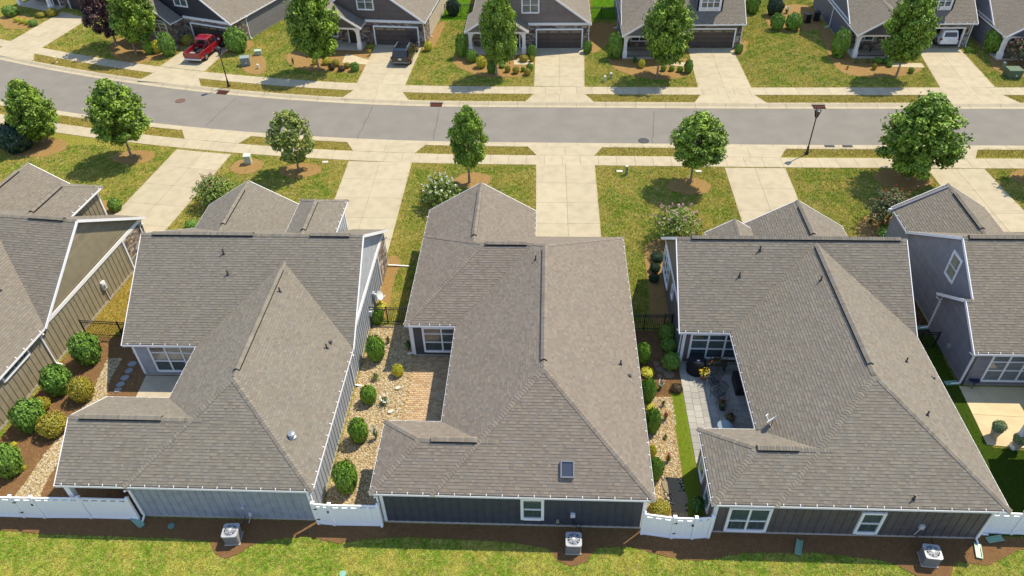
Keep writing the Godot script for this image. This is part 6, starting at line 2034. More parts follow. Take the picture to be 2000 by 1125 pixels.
func cubes(list: Array) -> MB:      # [centre, size, colour, bevel]
	var mb := MB.new()
	for c in list: mb.cube(c[0], c[1], c[2], c[3] if c.size() > 3 else 0.0)
	return mb

# ---------------------------------------------------------------- vehicles (nose towards -z)
func hull(mb: MB, st: Array, col: Color) -> void:    # stations: [z, [[x, y] ... from the sill up to the middle of the top]]
	for s in st.size() - 1:
		var A: Array = st[s][1]
		var B: Array = st[s + 1][1]
		for k in A.size() - 1:
			for sd in [1.0, -1.0]:
				var a0 := Vector3(A[k][0] * sd, A[k][1], st[s][0])
				var a1 := Vector3(A[k + 1][0] * sd, A[k + 1][1], st[s][0])
				var b0 := Vector3(B[k][0] * sd, B[k][1], st[s + 1][0])
				var b1 := Vector3(B[k + 1][0] * sd, B[k + 1][1], st[s + 1][0])
				if sd > 0: mb.quad(a0, a1, b1, b0, col)
				else: mb.quad(a0, b0, b1, a1, col)
	for e in [0, st.size() - 1]:
		var P: Array = st[e][1]
		var z: float = st[e][0]
		for k in P.size() - 1:
			var a := Vector3(P[k][0], P[k][1], z)
			var b := Vector3(P[k + 1][0], P[k + 1][1], z)
			var c := Vector3(-P[k + 1][0], P[k + 1][1], z)
			var d := Vector3(-P[k][0], P[k][1], z)
			if e == 0: mb.quad(d, c, b, a, col)
			else: mb.quad(a, b, c, d, col)

func wheel(o: Node3D, at: Vector3, r: float) -> void:
	var w := Node3D.new()
	w.name = numbered("wheel", o)
	w.position = at
	o.add_child(w, true)
	var t := Transform3D(Basis(Vector3.BACK, PI / 2), Vector3.ZERO)
	var mb := MB.new()
	mb.lathe(Vector3.ZERO, [Vector2(r * 0.6, -0.11), Vector2(r * 0.94, -0.11), Vector2(r, -0.08), Vector2(r, 0.08), Vector2(r * 0.94, 0.11), Vector2(r * 0.6, 0.11)], 22, Color(0.02, 0.02, 0.021))
	part(mb, "tyre", "rubber", w, t)
	mb = MB.new()
	for sd in [1.0, -1.0]:
		mb.lathe(Vector3(0, 0.085 * sd, 0), [Vector2(r * 0.62, 0.0), Vector2(r * 0.58, 0.012 * sd), Vector2(0.0, 0.012 * sd)], 18, C(70, 72, 74))
		for k in 5:
			var a := TAU * k / 5
			mb.bar(Vector3(0, 0.1 * sd, 0), Vector3(cos(a) * r * 0.6, 0.1 * sd, sin(a) * r * 0.6), 0.07, 0.02, C(185, 188, 190))
	part(mb, "rim", "metal", w, t)

func body_profile(w: float, y0: float, y1: float, crown := 0.03) -> Array:
	return [[w * 0.94, y0], [w, y0 + (y1 - y0) * 0.25], [w, y0 + (y1 - y0) * 0.7], [w * 0.96, y1 - 0.04], [w * 0.88, y1], [0.0, y1 + crown]]

func cabin_profile(wb: float, wt: float, y0: float, y1: float) -> Array:
	return [[wb, y0], [lerpf(wb, wt, 0.5) + 0.01, (y0 + y1) / 2], [wt, y1 - 0.05], [wt * 0.9, y1], [0.0, y1 + 0.02]]

func suv(called: String, at: Vector3, turn: float, label: String, category: String, col: Color, L: float, W: float, H: float, van: bool) -> void:
	var o := base(called, at, turn)
	tag(o, label, category)
	var hw := W / 2
	var zl := L / 2
	var belt := H * 0.58
	var b := MB.new()
	hull(b, [[-zl, body_profile(hw * 0.78, 0.32, belt * 0.72)], [-zl + 0.25, body_profile(hw * 0.93, 0.26, belt * 0.86)], [-zl + 1.1, body_profile(hw, 0.24, belt * 0.97)], [0, body_profile(hw, 0.24, belt)], [zl - 0.6, body_profile(hw, 0.26, belt * 1.02)], [zl - 0.08, body_profile(hw * 0.95, 0.3, belt * 0.98)], [zl, body_profile(hw * 0.9, 0.36, belt * 0.9)]], col)
	part(b, "body", "car", o)
	var f := -zl + (1.15 if van else 1.45)
	var c := MB.new()
	hull(c, [[f, cabin_profile(hw * 0.9, hw * 0.86, belt * 0.96, belt + 0.02)], [f + 0.85, cabin_profile(hw * 0.92, hw * 0.74, belt * 0.96, H - 0.06)], [f + 1.3, cabin_profile(hw * 0.93, hw * 0.76, belt * 0.97, H)], [zl - 0.6, cabin_profile(hw * 0.93, hw * 0.75, belt * 0.98, H - 0.02)], [zl - 0.3, cabin_profile(hw * 0.91, hw * 0.72, belt * 0.98, H - 0.07)], [zl - 0.07, cabin_profile(hw * 0.88, hw * 0.8, belt * 0.95, belt + 0.04)]], col)
	part(c, "cabin", "car", o)
	var gl := Color(0.012, 0.014, 0.018)
	var m := MB.new()          # rear window
	m.quad(Vector3(-hw * 0.66, belt + 0.1, zl - 0.065), Vector3(hw * 0.66, belt + 0.1, zl - 0.065), Vector3(hw * 0.6, H - 0.2, zl - 0.215), Vector3(-hw * 0.6, H - 0.2, zl - 0.215), gl)
	part(m, "rear_window", "car_glass", o)
	m = MB.new()
	m.quad(Vector3(hw * 0.7, belt + 0.08, f + 0.06), Vector3(-hw * 0.7, belt + 0.08, f + 0.06), Vector3(-hw * 0.62, H - 0.12, f + 0.78), Vector3(hw * 0.62, H - 0.12, f + 0.78), gl)
	part(m, "windscreen", "car_glass", o)
	for sd in [1.0, -1.0]:
		var z0 := f + 0.75
		for k in 3:
			var za := z0 + k * (zl - 0.85 - z0) / 3.0 + 0.04
			var zb := z0 + (k + 1) * (zl - 0.85 - z0) / 3.0 - 0.04
			m = MB.new()
			var xa: float = (hw * 0.925 + 0.012) * sd
			var xb: float = (hw * 0.775 + 0.012) * sd
			var y0 := belt + 0.05
			var y1 := H - 0.12
			var lean := 0.35 if k == 0 else 0.0
			m.quad(Vector3(xa, y0, za - lean * 0.4), Vector3(xa, y0, zb), Vector3(xb, y1, zb - (0.12 if k == 2 else 0.0)), Vector3(xb, y1, za + lean * 0.5), gl)
			part(m, "side_window", "car_glass", o)
		m = cubes([[Vector3(sd * hw * 0.9, belt * 0.86, zl - 0.06), Vector3(0.22, 0.2, 0.12), C(120, 14, 12), 0.02]])
		part(m, "tail_light", "plastic", o)
		m = cubes([[Vector3(sd * hw * 0.72, belt * 0.7, -zl + 0.12), Vector3(0.36, 0.14, 0.2), C(215, 218, 220), 0.02]])
		part(m, "headlight", "plastic", o)
		m = cubes([[Vector3(sd * (hw + 0.1), belt + 0.06, f + 0.55), Vector3(0.2, 0.15, 0.1), col, 0.02]])
		part(m, "mirror", "car", o)
		m = MB.new()
		m.bar(Vector3(sd * hw * 0.66, H + 0.03, f + 1.3), Vector3(sd * hw * 0.66, H + 0.03, zl - 0.8), 0.05, 0.05, C(150, 152, 156))
		part(m, "roof_rail", "metal", o)
		for z in [-zl + 0.9, zl - 0.95]: wheel(o, Vector3(sd * (hw - 0.1), 0.36, z), 0.36)
	if not van:
		m = cubes([[Vector3(0, H + 0.024, 0.0), Vector3(hw * 1.15, 0.01, 1.1), gl]])
		part(m, "sunroof", "car_glass", o)
	m = cubes([[Vector3(0, 0.42, zl + 0.01), Vector3(W * 0.8, 0.1, 0.08), C(150, 150, 152) if not van else col * 0.9, 0.02]])
	part(m, "bumper", "plastic", o)
	m = cubes([[Vector3(0, belt * 0.78, zl + 0.012), Vector3(0.32, 0.17, 0.02), C(216, 220, 222)]])
	part(m, "number_plate", "plastic", o)

func pickup(at: Vector3, turn: float, label: String) -> void:
	var o := base("pickup_truck", at, turn)
	tag(o, label, "truck")
	var red := C(128, 18, 32)
	var hw := 0.99
	var b := MB.new()
	hull(b, [[-2.8, body_profile(0.84, 0.45, 0.95)], [-2.6, body_profile(0.95, 0.4, 1.06)], [-1.5, body_profile(hw, 0.38, 1.12)], [0.55, body_profile(hw, 0.38, 1.12, 0.0)]], red)
	part(b, "body", "car", o)
	b = MB.new()       # the bed: outer sides, inner walls, floor
	for sd in [1.0, -1.0]:
		b.cube(Vector3(sd * 0.93, 0.78, 1.67), Vector3(0.12, 0.72, 2.22), red, 0.02)
	b.cube(Vector3(0, 0.7, 1.67), Vector3(1.76, 0.08, 2.2), Color(0.03, 0.03, 0.03)); b.cube(Vector3(0, 0.9, 0.6), Vector3(1.76, 0.5, 0.06), red)
	part(b, "cargo_bed", "car", o)
	var m := cubes([[Vector3(0, 0.8, 2.78), Vector3(1.92, 0.66, 0.07), red, 0.02]])
	part(m, "tailgate", "car", o)
	m = cubes([[Vector3(0, 0.46, 2.86), Vector3(1.9, 0.17, 0.16), C(200, 202, 205), 0.03]])
	part(m, "bumper", "metal", o)
	var c := MB.new()
	hull(c, [[-1.55, cabin_profile(0.9, 0.86, 1.08, 1.14)], [-0.8, cabin_profile(0.92, 0.72, 1.08, 1.8)], [-0.4, cabin_profile(0.93, 0.75, 1.08, 1.86)], [0.35, cabin_profile(0.93, 0.74, 1.08, 1.84)], [0.56, cabin_profile(0.93, 0.74, 1.08, 1.7)]], red)
	part(c, "cab", "car", o)
	var gl := Color(0.012, 0.014, 0.018)
	m = MB.new()
	m.quad(Vector3(-0.64, 1.24, 0.575), Vector3(0.64, 1.24, 0.575), Vector3(0.6, 1.62, 0.575), Vector3(-0.6, 1.62, 0.575), gl)
	part(m, "rear_window", "car_glass", o)
	m = MB.new()
	m.quad(Vector3(0.74, 1.2, -1.5), Vector3(-0.74, 1.2, -1.5), Vector3(-0.62, 1.72, -0.86), Vector3(0.62, 1.72, -0.86), gl)
	part(m, "windscreen", "car_glass", o)
	for sd in [1.0, -1.0]:
		for k in [[-0.95, -0.3], [-0.22, 0.36]]:
			m = MB.new()
			m.quad(Vector3(0.935 * sd, 1.2, k[0] - 0.1), Vector3(0.935 * sd, 1.2, k[1]), Vector3(0.785 * sd, 1.7, k[1]), Vector3(0.785 * sd, 1.7, k[0] + 0.15), gl)
			part(m, "side_window", "car_glass", o)
		m = cubes([[Vector3(sd * 0.95, 0.86, 2.79), Vector3(0.12, 0.34, 0.08), C(130, 14, 12), 0.01]])
		part(m, "tail_light", "plastic", o)
		m = cubes([[Vector3(sd * 0.72, 0.82, -2.7), Vector3(0.36, 0.16, 0.2), C(215, 218, 220), 0.02]])
		part(m, "headlight", "plastic", o)
		m = cubes([[Vector3(sd * 1.12, 1.22, -1.1), Vector3(0.22, 0.2, 0.1), C(200, 202, 205), 0.02]])
		part(m, "mirror", "plastic", o)
		for z in [-1.75, 1.75]: wheel(o, Vector3(sd * 0.9, 0.4, z), 0.4)
	var rk := MB.new()
	for z in [0.7, 2.6]:
		for x in [-0.93, 0.93]: rk.bar(Vector3(x, 1.12, z), Vector3(x, 1.75 if z < 1 else 1.5, z), 0.05, 0.05, Color(0.02, 0.02, 0.02))
	rk.bar(Vector3(-0.93, 1.72, 0.7), Vector3(0.93, 1.72, 0.7), 0.05, 0.05, Color(0.02, 0.02, 0.02)); rk.bar(Vector3(0.93, 1.7, 0.7), Vector3(0.93, 1.14, 2.4), 0.05, 0.05, Color(0.02, 0.02, 0.02)); rk.bar(Vector3(-0.93, 1.7, 0.7), Vector3(-0.93, 1.14, 2.4), 0.05, 0.05, Color(0.02, 0.02, 0.02))
	part(rk, "cargo_rack", "black", o)
	m = cubes([[Vector3(0.3, 0.85, 1.6), Vector3(0.6, 0.22, 0.9), C(40, 40, 42), 0.02], [Vector3(-0.35, 0.82, 2.2), Vector3(0.5, 0.16, 0.5), C(150, 148, 140), 0.02], [Vector3(-0.4, 0.9, 1.1), Vector3(0.4, 0.3, 0.5), C(25, 25, 26), 0.02]])
	part(m, "cargo", "plastic", o)

func patio_chair(at: Vector2, turn: float, label: String) -> void:
	var o := base("patio_chair", Vector3(at.x, 0.07, at.y), turn)
	tag(o, label, "chair", "wrought iron patio chairs")
	var k := Color(0.018, 0.018, 0.02)
	var mb := MB.new()
	for s in [-0.28, 0.28]:
		var lg := MB.new()
		lg.tube(Vector3(s, 0, 0.28), Vector3(s, 0.62, 0.25), 0.016, 0.016, 6, k); part(lg, "leg", "black", o)
		lg = MB.new()
		lg.tube(Vector3(s, 0, -0.32), Vector3(s, 0.42, -0.24), 0.016, 0.016, 6, k); part(lg, "leg", "black", o)
		lg = MB.new()
		lg.bar(Vector3(s, 0.63, 0.28), Vector3(s, 0.63, -0.28), 0.05, 0.025, k); part(lg, "armrest", "black", o)
	for i in 9: mb.bar(Vector3(-0.28 + i * 0.07, 0.42, 0.27), Vector3(-0.28 + i * 0.07, 0.42, -0.26), 0.022, 0.015, k)
	for z in [-0.26, 0.0, 0.27]: mb.bar(Vector3(-0.3, 0.42, z), Vector3(0.3, 0.42, z), 0.025, 0.02, k)
	part(mb, "seat", "black", o)
	mb = MB.new()
	for i in 9: mb.bar(Vector3(-0.28 + i * 0.07, 0.42, -0.26), Vector3(-0.28 + i * 0.07, 1.0 + 0.08 * cos((i - 4) * 0.35), -0.42), 0.018, 0.012, k)
	for i in 8: mb.bar(Vector3(-0.28 + i * 0.07, 1.0 + 0.08 * cos((i - 4) * 0.35), -0.42), Vector3(-0.21 + i * 0.07, 1.0 + 0.08 * cos((i - 3) * 0.35), -0.42), 0.03, 0.025, k)
	mb.bar(Vector3(-0.28, 0.7, -0.33), Vector3(0.28, 0.7, -0.33), 0.02, 0.015, k)
	part(mb, "backrest", "black", o)

func pot(at: Vector2, r: float, h: float, col: Color, label: String, y := 0.07) -> void:
	var mb := MB.new()
	mb.lathe(Vector3.ZERO, [Vector2(0.0, 0.0), Vector2(r * 0.7, 0.0), Vector2(r, h * 0.9), Vector2(r * 1.1, h * 0.92), Vector2(r * 1.1, h), Vector2(r * 0.9, h), Vector2(r * 0.88, h * 0.88), Vector2(0.0, h * 0.88)], 16, col)
	simple("plant_pot", Vector3(at.x, y, at.y), 0.0, label, "pot", [["pot", "stone", mb]], "plant pots on the patios")

func things() -> void:
	white_fence("white vinyl fence between the tan house and the pale house, at the left edge", [Vector2(-30.1, -20.15), Vector2(-28.0, -20.15), Vector2(-25.95, -20.15), Vector2(-24.9, -20.15), Vector2(-22.55, -20.2), Vector2(-20.12, -20.2)], 2, "white vinyl gate in the fence at the left edge")
	white_fence("white vinyl fence joining the pale house to the dark slate house", [Vector2(-11.0, -20.2), Vector2(-10.2, -20.15), Vector2(-7.85, -20.17)], 0, "narrow white vinyl gate at the pale house's corner")
	white_fence("white vinyl fence joining the slate house to the charcoal house", [Vector2(4.8, -20.1), Vector2(6.2, -19.92), Vector2(7.2, -19.92), Vector2(7.98, -20.0)], 1, "white vinyl gate over the stones right of the slate house")
	white_fence("white vinyl fence at the right edge behind the charcoal house", [Vector2(20.9, -20.62), Vector2(22.4, -20.6), Vector2(24.8, -20.6)])
	black_fence("black metal fence beside the tan house, over dry grass", Vector2(-29.15, -33.25), Vector2(-24.4, -33.0), 1.3, [0.0, 0.52, 1.0])
	black_fence("black metal fence and gate between the pale house and the slate house", Vector2(-11.1, -34.83), Vector2(-8.1, -34.8), 1.3, [0.0, 0.36, 0.94])
	black_fence("black metal fence in the shade between the slate house and the charcoal house", Vector2(5.0, -34.45), Vector2(7.95, -34.5), 1.3, [0.05, 0.42, 0.85, 1.0])
	black_fence("black metal gate against the blue-grey house's bay at the right", Vector2(21.1, -33.2), Vector2(23.6, -33.25), 1.3, [0.1, 0.62, 1.0])
	black_fence("black metal fence before the bright back lawn, right of the tan side wall", Vector2(-12.2, -88.2), Vector2(-8.4, -88.2), 1.5, [0.0, 0.5, 0.8, 1.0])
	black_fence("black metal fence between the taupe house and the house with the white dormer", Vector2(4.5, -87.5), Vector2(8.0, -87.3), 1.4, [0.0, 0.5, 1.0])
	black_fence("black metal fence left of the brown-grey house across the street", Vector2(-30.6, -89.5), Vector2(-27.5, -89.2), 1.4, [0.0, 0.6, 1.0])
	lamp_post(Vector2(21.97, -56.40), "black lamp post on the near verge, right of the middle")
	lamp_post(Vector2(-32.13, -69.45), "black lamp post across the street by the red pickup truck")
	ac_unit(Vector2(-14.95, -19.25), 0.08, "air conditioner behind the pale blue-grey house")
	ac_unit(Vector2(1.5, -19.25), 0.0, "air conditioner behind the dark slate house")
	ac_unit(Vector2(17.95, -19.1), -0.1, "air conditioner behind the charcoal house")
	dish(Vector3(11.28, 3.22, -24.28), -2.43, 1.1, 0.5, "white satellite dish on the charcoal house's roof")
	dish(Vector3(-10.79, 0, -36.42), 1.3, 1.15, 1.1, "white satellite dish on a mast beside the pale house's side wall")
	var grn := C(126, 160, 140)
	for s in [[Vector2(-20.08, -20.00), -0.6, "green splash block under the pale house's corner downspout"], [Vector2(21.51, -20.26), 0.2, "green splash block lying towards the fence behind the charcoal house"], [Vector2(20.47, -19.64), 1.3, "green splash block lying towards the lawn behind the charcoal house"], [Vector2(23.56, -34.95), 0.1, "green splash block by the blue-grey house's bay, near the black gate"], [Vector2(23.52, -30.30), 0.1, "green splash block at the blue-grey house's rear corner, on turf"], [Vector2(12.16, -19.58), 1.2, "green splash block in the mulch behind the charcoal house"]]:
		var q: Vector2 = s[0]
		simple("splash_block", Vector3(q.x, 0.03, q.y), s[1], s[2], "splash block", [["tray", "plastic", cubes([[Vector3(0, 0.03, 0), Vector3(0.8, 0.05, 0.26), grn], [Vector3(0, 0.075, 0.13), Vector3(0.8, 0.05, 0.04), grn], [Vector3(0, 0.075, -0.13), Vector3(0.8, 0.05, 0.04), grn], [Vector3(-0.4, 0.075, 0), Vector3(0.04, 0.05, 0.3), grn]])]], "green splash blocks")
	for s in [[Vector2(-18.32, -19.85), C(96, 128, 118), "round green cover in the mulch behind the pale house"], [Vector2(-9.25, -17.59), C(120, 165, 145), "round green cover in the lawn at the bottom of the photo"]]:
		var q: Vector2 = s[0]
		var mb := MB.new()
		mb.lathe(Vector3.ZERO, [Vector2(0.17, 0.0), Vector2(0.16, 0.05), Vector2(0.0, 0.06)], 14, s[1])
		simple("valve_cover", Vector3(q.x, 0.03, q.y), 0.0, s[2], "valve cover", [["lid", "plastic", mb]], "round green covers")
	# the courtyard of the charcoal house
	var blk := Color(0.014, 0.014, 0.016)
	var cov := MB.new()
	cov.lathe(Vector3.ZERO, [Vector2(0.52, 0.02), Vector2(0.55, 0.4), Vector2(0.52, 0.85), Vector2(0.42, 1.02), Vector2(0.0, 1.08)], 18, C(34, 35, 42))
	simple("covered_grill", Vector3(8.95, 0.07, -30.95), 0.0, "round grill under a black cover in the courtyard corner", "grill", [["cover", "cloth", cov], ["vent_label", "plastic", cubes([[Vector3(0.02, 1.06, 0.2), Vector3(0.16, 0.04, 0.1), C(200, 200, 200)]])]])
	patio_chair(Vector2(9.71, -29.74), -1.15, "black iron chair in the courtyard, the one nearer the flower pot")
	patio_chair(Vector2(9.87, -28.81), -1.0, "black iron chair in the courtyard, the one nearer the camera")
	pot(Vector2(9.30, -30.33), 0.2, 0.36, C(168, 110, 80), "terracotta pot with yellow flowers in the courtyard")
	pot(Vector2(10.00, -28.05), 0.19, 0.34, C(60, 56, 54), "dark pot in front of the two iron chairs")
	pot(Vector2(10.26, -27.10), 0.22, 0.36, C(120, 112, 100), "pot beside the pale round table")
	var shelf := cubes([[Vector3(0, 0.72, 0), Vector3(1.25, 0.22, 0.32), C(70, 62, 54), 0.01]])
	var legs := MB.new()
	for x in [-0.55, 0.55]:
		for z in [-0.12, 0.12]: legs.bar(Vector3(x, 0, z), Vector3(x, 0.62, z), 0.04, 0.04, blk)
	simple("raised_planter", Vector3(10.05, 0.07, -30.9), 0.0, "raised trough planter under the courtyard window", "planter", [["trough", "paint", shelf], ["legs", "black", legs]])
	simple("storage_box", Vector3(11.21, 0.07, -29.67), 0.0, "dark box with closed lid under the eave of the grey-paved courtyard", "box", [["box", "plastic", cubes([[Vector3(0, 0.35, 0), Vector3(0.55, 0.6, 1.3), C(36, 34, 34), 0.02]])], ["lid", "plastic", cubes([[Vector3(0, 0.68, 0), Vector3(0.6, 0.06, 1.36), C(44, 42, 42), 0.02]])]])
	var tb := MB.new()
	tb.lathe(Vector3.ZERO, [Vector2(0.0, 0.68), Vector2(0.4, 0.68), Vector2(0.42, 0.7), Vector2(0.4, 0.72), Vector2(0.0, 0.72)], 24, C(120, 134, 140))
	var ts := MB.new()
	ts.lathe(Vector3.ZERO, [Vector2(0.28, 0.0), Vector2(0.05, 0.08), Vector2(0.05, 0.68)], 12, blk)
	simple("round_table", Vector3(9.77, 0.07, -26.25), 0.0, "pale round table at the courtyard's near end", "table", [["tabletop", "car_glass", tb], ["pedestal", "black", ts]])
	# the patio at the right edge
	pot(Vector2(24.22, -26.53), 0.27, 0.55, C(205, 194, 172), "cream planter with clipped ball, farther from the fence", 0.055)
	pot(Vector2(24.95, -25.74), 0.27, 0.55, C(205, 194, 172), "cream planter with clipped ball, by the white porch post", 0.055)
	var st := MB.new()
	st.lathe(Vector3.ZERO, [Vector2(0.0, 0.5), Vector2(0.3, 0.5), Vector2(0.31, 0.53), Vector2(0.0, 0.54)], 16, C(36, 42, 62))
	var sl := MB.new()
	for k in 3: sl.bar(Vector3(cos(k * 2.1) * 0.24, 0, sin(k * 2.1) * 0.24), Vector3(cos(k * 2.1) * 0.08, 0.5, sin(k * 2.1) * 0.08), 0.03, 0.03, blk)
	simple("side_table", Vector3(24.53, 0.055, -30.15), 0.3, "small dark three-legged table against the blue-grey house's rear wall", "table", [["tabletop", "plastic", st], ["legs", "black", sl]])
	# white stones in the gravel
	for s in [[Vector2(-8.51, -29.16), 0.17, "upper white rock in the gravel yard"], [Vector2(-8.61, -27.37), 0.16, "lower white rock in the gravel yard"]]:
		var q: Vector2 = s[0]
		var mb := MB.new()
		mb.prism(ring(q * 0.0, s[1], s[1] * 0.7, 0.2, 8), 0.0, 0.12, C(214, 206, 190))
		simple("white_rock", Vector3(q.x, 0.03, q.y), 0.5, s[2], "rock", [["rock", "stone", mb]])
	# street furniture and utility boxes
	var body := C(112, 122, 116)
	for s in [["utility_cabinet", Vector2(-32.00, -74.66), 0.25, Vector3(0.95, 0.85, 0.75), C(120, 132, 132), "grey-green utility cabinet on the lawn right of the red pickup truck"], ["utility_cabinet", Vector2(-31.48, -77.34), 0.2, Vector3(0.7, 0.45, 0.5), C(150, 168, 148), "low pale green utility box farther from the street, right of the red pickup truck"], ["utility_cabinet", Vector2(-25.36, -54.51), 0.1, Vector3(0.55, 0.75, 0.5), C(176, 186, 166), "pale green utility box on the lawn by the thin yellowish tree"], ["utility_cabinet", Vector2(45.74, -71.58), 0.0, Vector3(1.3, 0.8, 1.1), C(74, 92, 74), "dark green transformer box in the upper right corner"]]:
		var q: Vector2 = s[1]
		var z: Vector3 = s[3]
		var c: Color = s[4]
		simple(s[0], Vector3(q.x, 0.03, q.y), s[2], s[5], "utility box", [["cabinet", "plastic", cubes([[Vector3(0, z.y / 2, 0), z, c, 0.02], [Vector3(0, z.y * 0.45, z.z / 2 + 0.005), Vector3(z.x * 0.42, z.y * 0.6, 0.02), c * 0.94]])], ["lid", "plastic", cubes([[Vector3(0, z.y + 0.02, 0.01), Vector3(z.x + 0.05, 0.06, z.z + 0.06), c * 1.2, 0.015]])], ["sticker", "plastic", cubes([[Vector3(z.x * 0.1, z.y * 0.4, z.z / 2 + 0.02), Vector3(0.16, 0.14, 0.006), C(210, 206, 190)]])]], "utility boxes on the lawns")
	for s in [[Vector2(6.56, -52.99), 0.75, C(120, 140, 118), "slim green pedestal with white cap on the lawn right of the straight driveway"], [Vector2(5.75, -70.59), 0.5, C(200, 200, 190), "white marker post left of the broad tree's shadow across the street"], [Vector2(6.40, -71.30), 0.5, C(150, 160, 140), "green marker post beside the white one across the street"], [Vector2(45.77, -73.50), 0.6, C(120, 140, 110), "slim green pedestal left of the dark green transformer box"], [Vector2(-30.39, -73.75), 0.4, C(205, 202, 190), "small pale post in front of the utility cabinet"]]:
		var q: Vector2 = s[0]
		simple("utility_pedestal", Vector3(q.x, 0, q.y), 0.1, s[3], "pedestal", [["post", "plastic", cubes([[Vector3(0, s[1] / 2, 0), Vector3(0.2, s[1], 0.2), s[2], 0.015]])], ["cap", "plastic", cubes([[Vector3(0, s[1] + 0.04, 0), Vector3(0.22, 0.08, 0.22), C(205, 208, 200), 0.02]])]], "utility pedestals")
	for s in [[Vector2(6.05, -53.46), "small white utility lid flush in the lawn beside the green pedestal"], [Vector2(12.50, -53.52), "small pale utility lid in the lawn at the sidewalk, under the round tree"], [Vector2(-18.82, -54.74), "grey utility lid at the sidewalk right of the thin yellowish tree"]]:
		var q: Vector2 = s[0]
		simple("service_cover", Vector3(q.x, 0, q.y), 0.0, s[1], "utility cover", [["lid", "plastic", cubes([[Vector3(0, 0.03, 0), Vector3(0.5, 0.06, 0.3), C(190, 186, 176), 0.01]])]])
	var hy := MB.new()
	hy.lathe(Vector3.ZERO, [Vector2(0.16, 0), Vector2(0.16, 0.05), Vector2(0.11, 0.08), Vector2(0.11, 0.5), Vector2(0.14, 0.52), Vector2(0.12, 0.64), Vector2(0.04, 0.72), Vector2(0.0, 0.76)], 14, C(214, 196, 140))
	var hn := MB.new()
	hn.tube(Vector3(-0.2, 0.4, 0), Vector3(0.2, 0.4, 0), 0.06, 0.06, 10, C(205, 186, 130)); hn.tube(Vector3(0, 0.36, 0), Vector3(0, 0.36, 0.2), 0.075, 0.075, 10, C(205, 186, 130))
	simple("fire_hydrant", Vector3(-53.17, 0, -75.41), 0.25, "cream fire hydrant on the far verge at the upper left", "hydrant", [["barrel", "plastic", hy], ["nozzles", "plastic", hn]])
	for s in [[Vector2(29.57, -86.09), 0.1, "black wheeled bin behind the two green bushes, left one"], [Vector2(30.77, -86.71), -0.15, "black wheeled bin at the dark side wall, right one"]]:
		var q: Vector2 = s[0]
		var bin := MB.new()
		bin.cube(Vector3(0, 0.5, 0), Vector3(0.62, 0.96, 0.7), C(30, 32, 34), 0.03)
		var wl := MB.new()
		for x in [-0.3, 0.3]: wl.tube(Vector3(x - 0.03, 0.13, -0.33), Vector3(x + 0.03, 0.13, -0.33), 0.13, 0.13, 12, blk)
		simple("wheeled_bin", Vector3(q.x, 0, q.y), s[1], s[2], "bin", [["bin", "plastic", bin], ["lid", "plastic", cubes([[Vector3(0, 1.01, 0.03), Vector3(0.68, 0.08, 0.8), C(38, 40, 42), 0.02]])], ["wheels", "rubber", wl]], "black bins at the upper right")
	# vehicles
	var ta := atan2(-(Vector2(-37.58, -79.91)).x + (Vector2(-38.56, -73.65)).x, -(Vector2(-37.58, -79.91)).y + (Vector2(-38.56, -73.65)).y)
	var tp: Vector2 = Vector2(-37.34, -77.78)
	pickup(Vector3(tp.x, 0.035, tp.y), ta, "red pickup truck with a black rack on its open bed")
	var sp: Vector2 = Vector2(-15.16, -76.57)
	suv("parked_car", Vector3(sp.x, 0.035, sp.y), -0.08, "dark blue-black car parked in front of the brown-grey house", "car", C(11, 12, 18), 4.9, 1.98, 1.72, false)
	var vp: Vector2 = Vector2(42.33, -78.82)
	suv("minivan", Vector3(vp.x, 0.09, vp.y - 2.3), 0.0, "white minivan parked in the open garage", "van", C(226, 228, 230), 5.0, 1.98, 1.75, true)
	# on the porches across the street
	for s in [[Vector3(11.0, 0.16, -78.0), "dark chair on the porch behind the broad tree"], [Vector3(32.7, 0.16, -77.6), "dark chair on the railed porch at the upper right"]]:
		patio_chair(Vector2(s[0].x, s[0].z), PI, s[1])
	simple("side_table", Vector3(33.9, 0.16, -77.4), 0.0, "small table on the railed porch at the upper right", "table", [["tabletop", "plastic", cubes([[Vector3(0, 0.52, 0), Vector3(0.6, 0.04, 0.6), C(90, 92, 96), 0.01]])], ["legs", "black", cubes([[Vector3(0, 0.25, 0), Vector3(0.12, 0.5, 0.12), blk]])]])

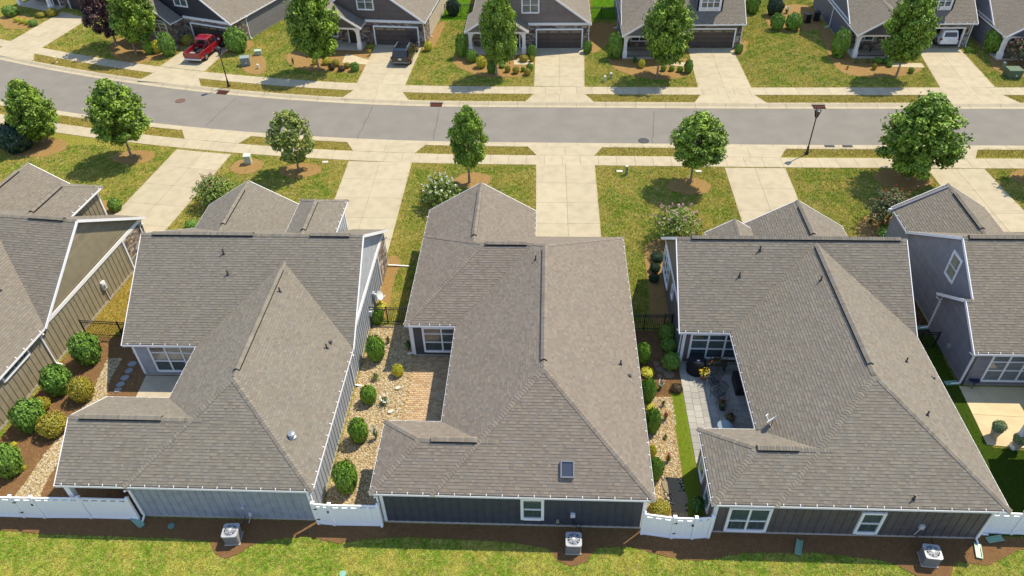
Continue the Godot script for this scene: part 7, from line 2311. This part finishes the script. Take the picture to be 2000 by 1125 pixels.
func potted() -> void:
	var ball := bush_parts("topiary_ball", 61, 900, 0.12, Color(0.12, 0.18, 0.07), Color(0.34, 0.42, 0.2), 0.08, 2.2)
	var fl := spray_parts("flowering_plant", 62, 90, Color(0.12, 0.16, 0.02), Color(0.34, 0.36, 0.06), 0.05, C(236, 206, 60), 40)
	var dk := spray_parts("flowering_plant", 63, 90, Color(0.04, 0.06, 0.02), Color(0.12, 0.12, 0.05), 0.06, C(150, 60, 50), 14)
	for s in [[Vector2(24.22, -26.53), "clipped ball in the cream planter farther from the fence"], [Vector2(24.95, -25.74), "clipped ball in the cream planter by the white porch post"]]:
		place(ball, "topiary_ball", s[1], "plant", "clipped balls in cream planters", s[0], 0.4, Vector3(0.32, 0.6, 0.32), 0.53)
	place(fl, "flowering_plant", "yellow flowers in the terracotta pot in the courtyard", "plant", "", Vector2(9.30, -30.33), 0.0, Vector3(0.38, 0.42, 0.38), 0.38)
	place(dk, "flowering_plant", "dark plant in the pot in front of the iron chairs", "plant", "", Vector2(10.00, -28.05), 0.0, Vector3(0.4, 0.42, 0.4), 0.36)
	place(dk, "flowering_plant", "reddish plant in the pot beside the pale round table", "plant", "", Vector2(10.26, -27.10), 1.0, Vector3(0.42, 0.42, 0.42), 0.38)
	place(dk, "flowering_plant", "green plants along the trough planter under the courtyard window", "plant", "", Vector2(10.05, -30.9), 0.3, Vector3(0.7, 0.34, 0.34), 0.86)

# ---------------------------------------------------------------- the scene
func _ready() -> void:
	var cam := Camera3D.new()
	cam.name = "camera"
	add_child(cam)
	cam.position = Vector3(0, 32.5, 0)
	cam.rotation_degrees = Vector3(-40.174, 3.2905, -1.462)
	cam.fov = 42.243
	cam.near = 0.5
	cam.far = 900.0
	cam.current = true
	var we := WorldEnvironment.new()
	we.name = "environment"
	var env := Environment.new()
	env.background_mode = Environment.BG_SKY
	var sky := Sky.new()
	var sm := ProceduralSkyMaterial.new()
	sm.sky_top_color = Color(0.52, 0.63, 0.80)
	sm.sky_horizon_color = Color(0.86, 0.89, 0.92)
	sm.sky_curve = 0.18
	sm.ground_bottom_color = Color(0.28, 0.29, 0.22)
	sm.ground_horizon_color = Color(0.6, 0.64, 0.64)
	sm.sky_energy_multiplier = 1.05
	sky.sky_material = sm
	env.sky = sky
	env.tonemap_mode = Environment.TONE_MAPPER_LINEAR
	env.tonemap_exposure = 1.42
	env.sdfgi_enabled = true
	env.ssao_enabled = true
	env.ssil_enabled = true
	we.environment = env
	add_child(we)
	var sun := DirectionalLight3D.new()
	sun.name = "sun"
	sun.light_energy = 1.5
	sun.light_color = Color(1.0, 0.95, 0.85)
	sun.light_angular_distance = 0.5
	sun.shadow_enabled = true
	add_child(sun)
	sun.look_at_from_position(Vector3(0.495, 1.0, -0.40) * 100.0, Vector3.ZERO)

	rng.seed = 20
	blotch.seed = 9
	blotch.frequency = 0.22
	blotch.fractal_octaves = 3
	fine.seed = 12
	fine.frequency = 1.1
	fine.fractal_octaves = 2
	TONES = [C(118, 112, 103), C(115, 110, 101), C(121, 115, 105), C(116, 112, 106), C(113, 107, 99), C(119, 112, 102), C(117, 112, 104)]
	materials()
	ground()
	yards()
	near_houses()
	far_houses()
	covers()
	street_trees()
	shrubs()
	things()
	potted()
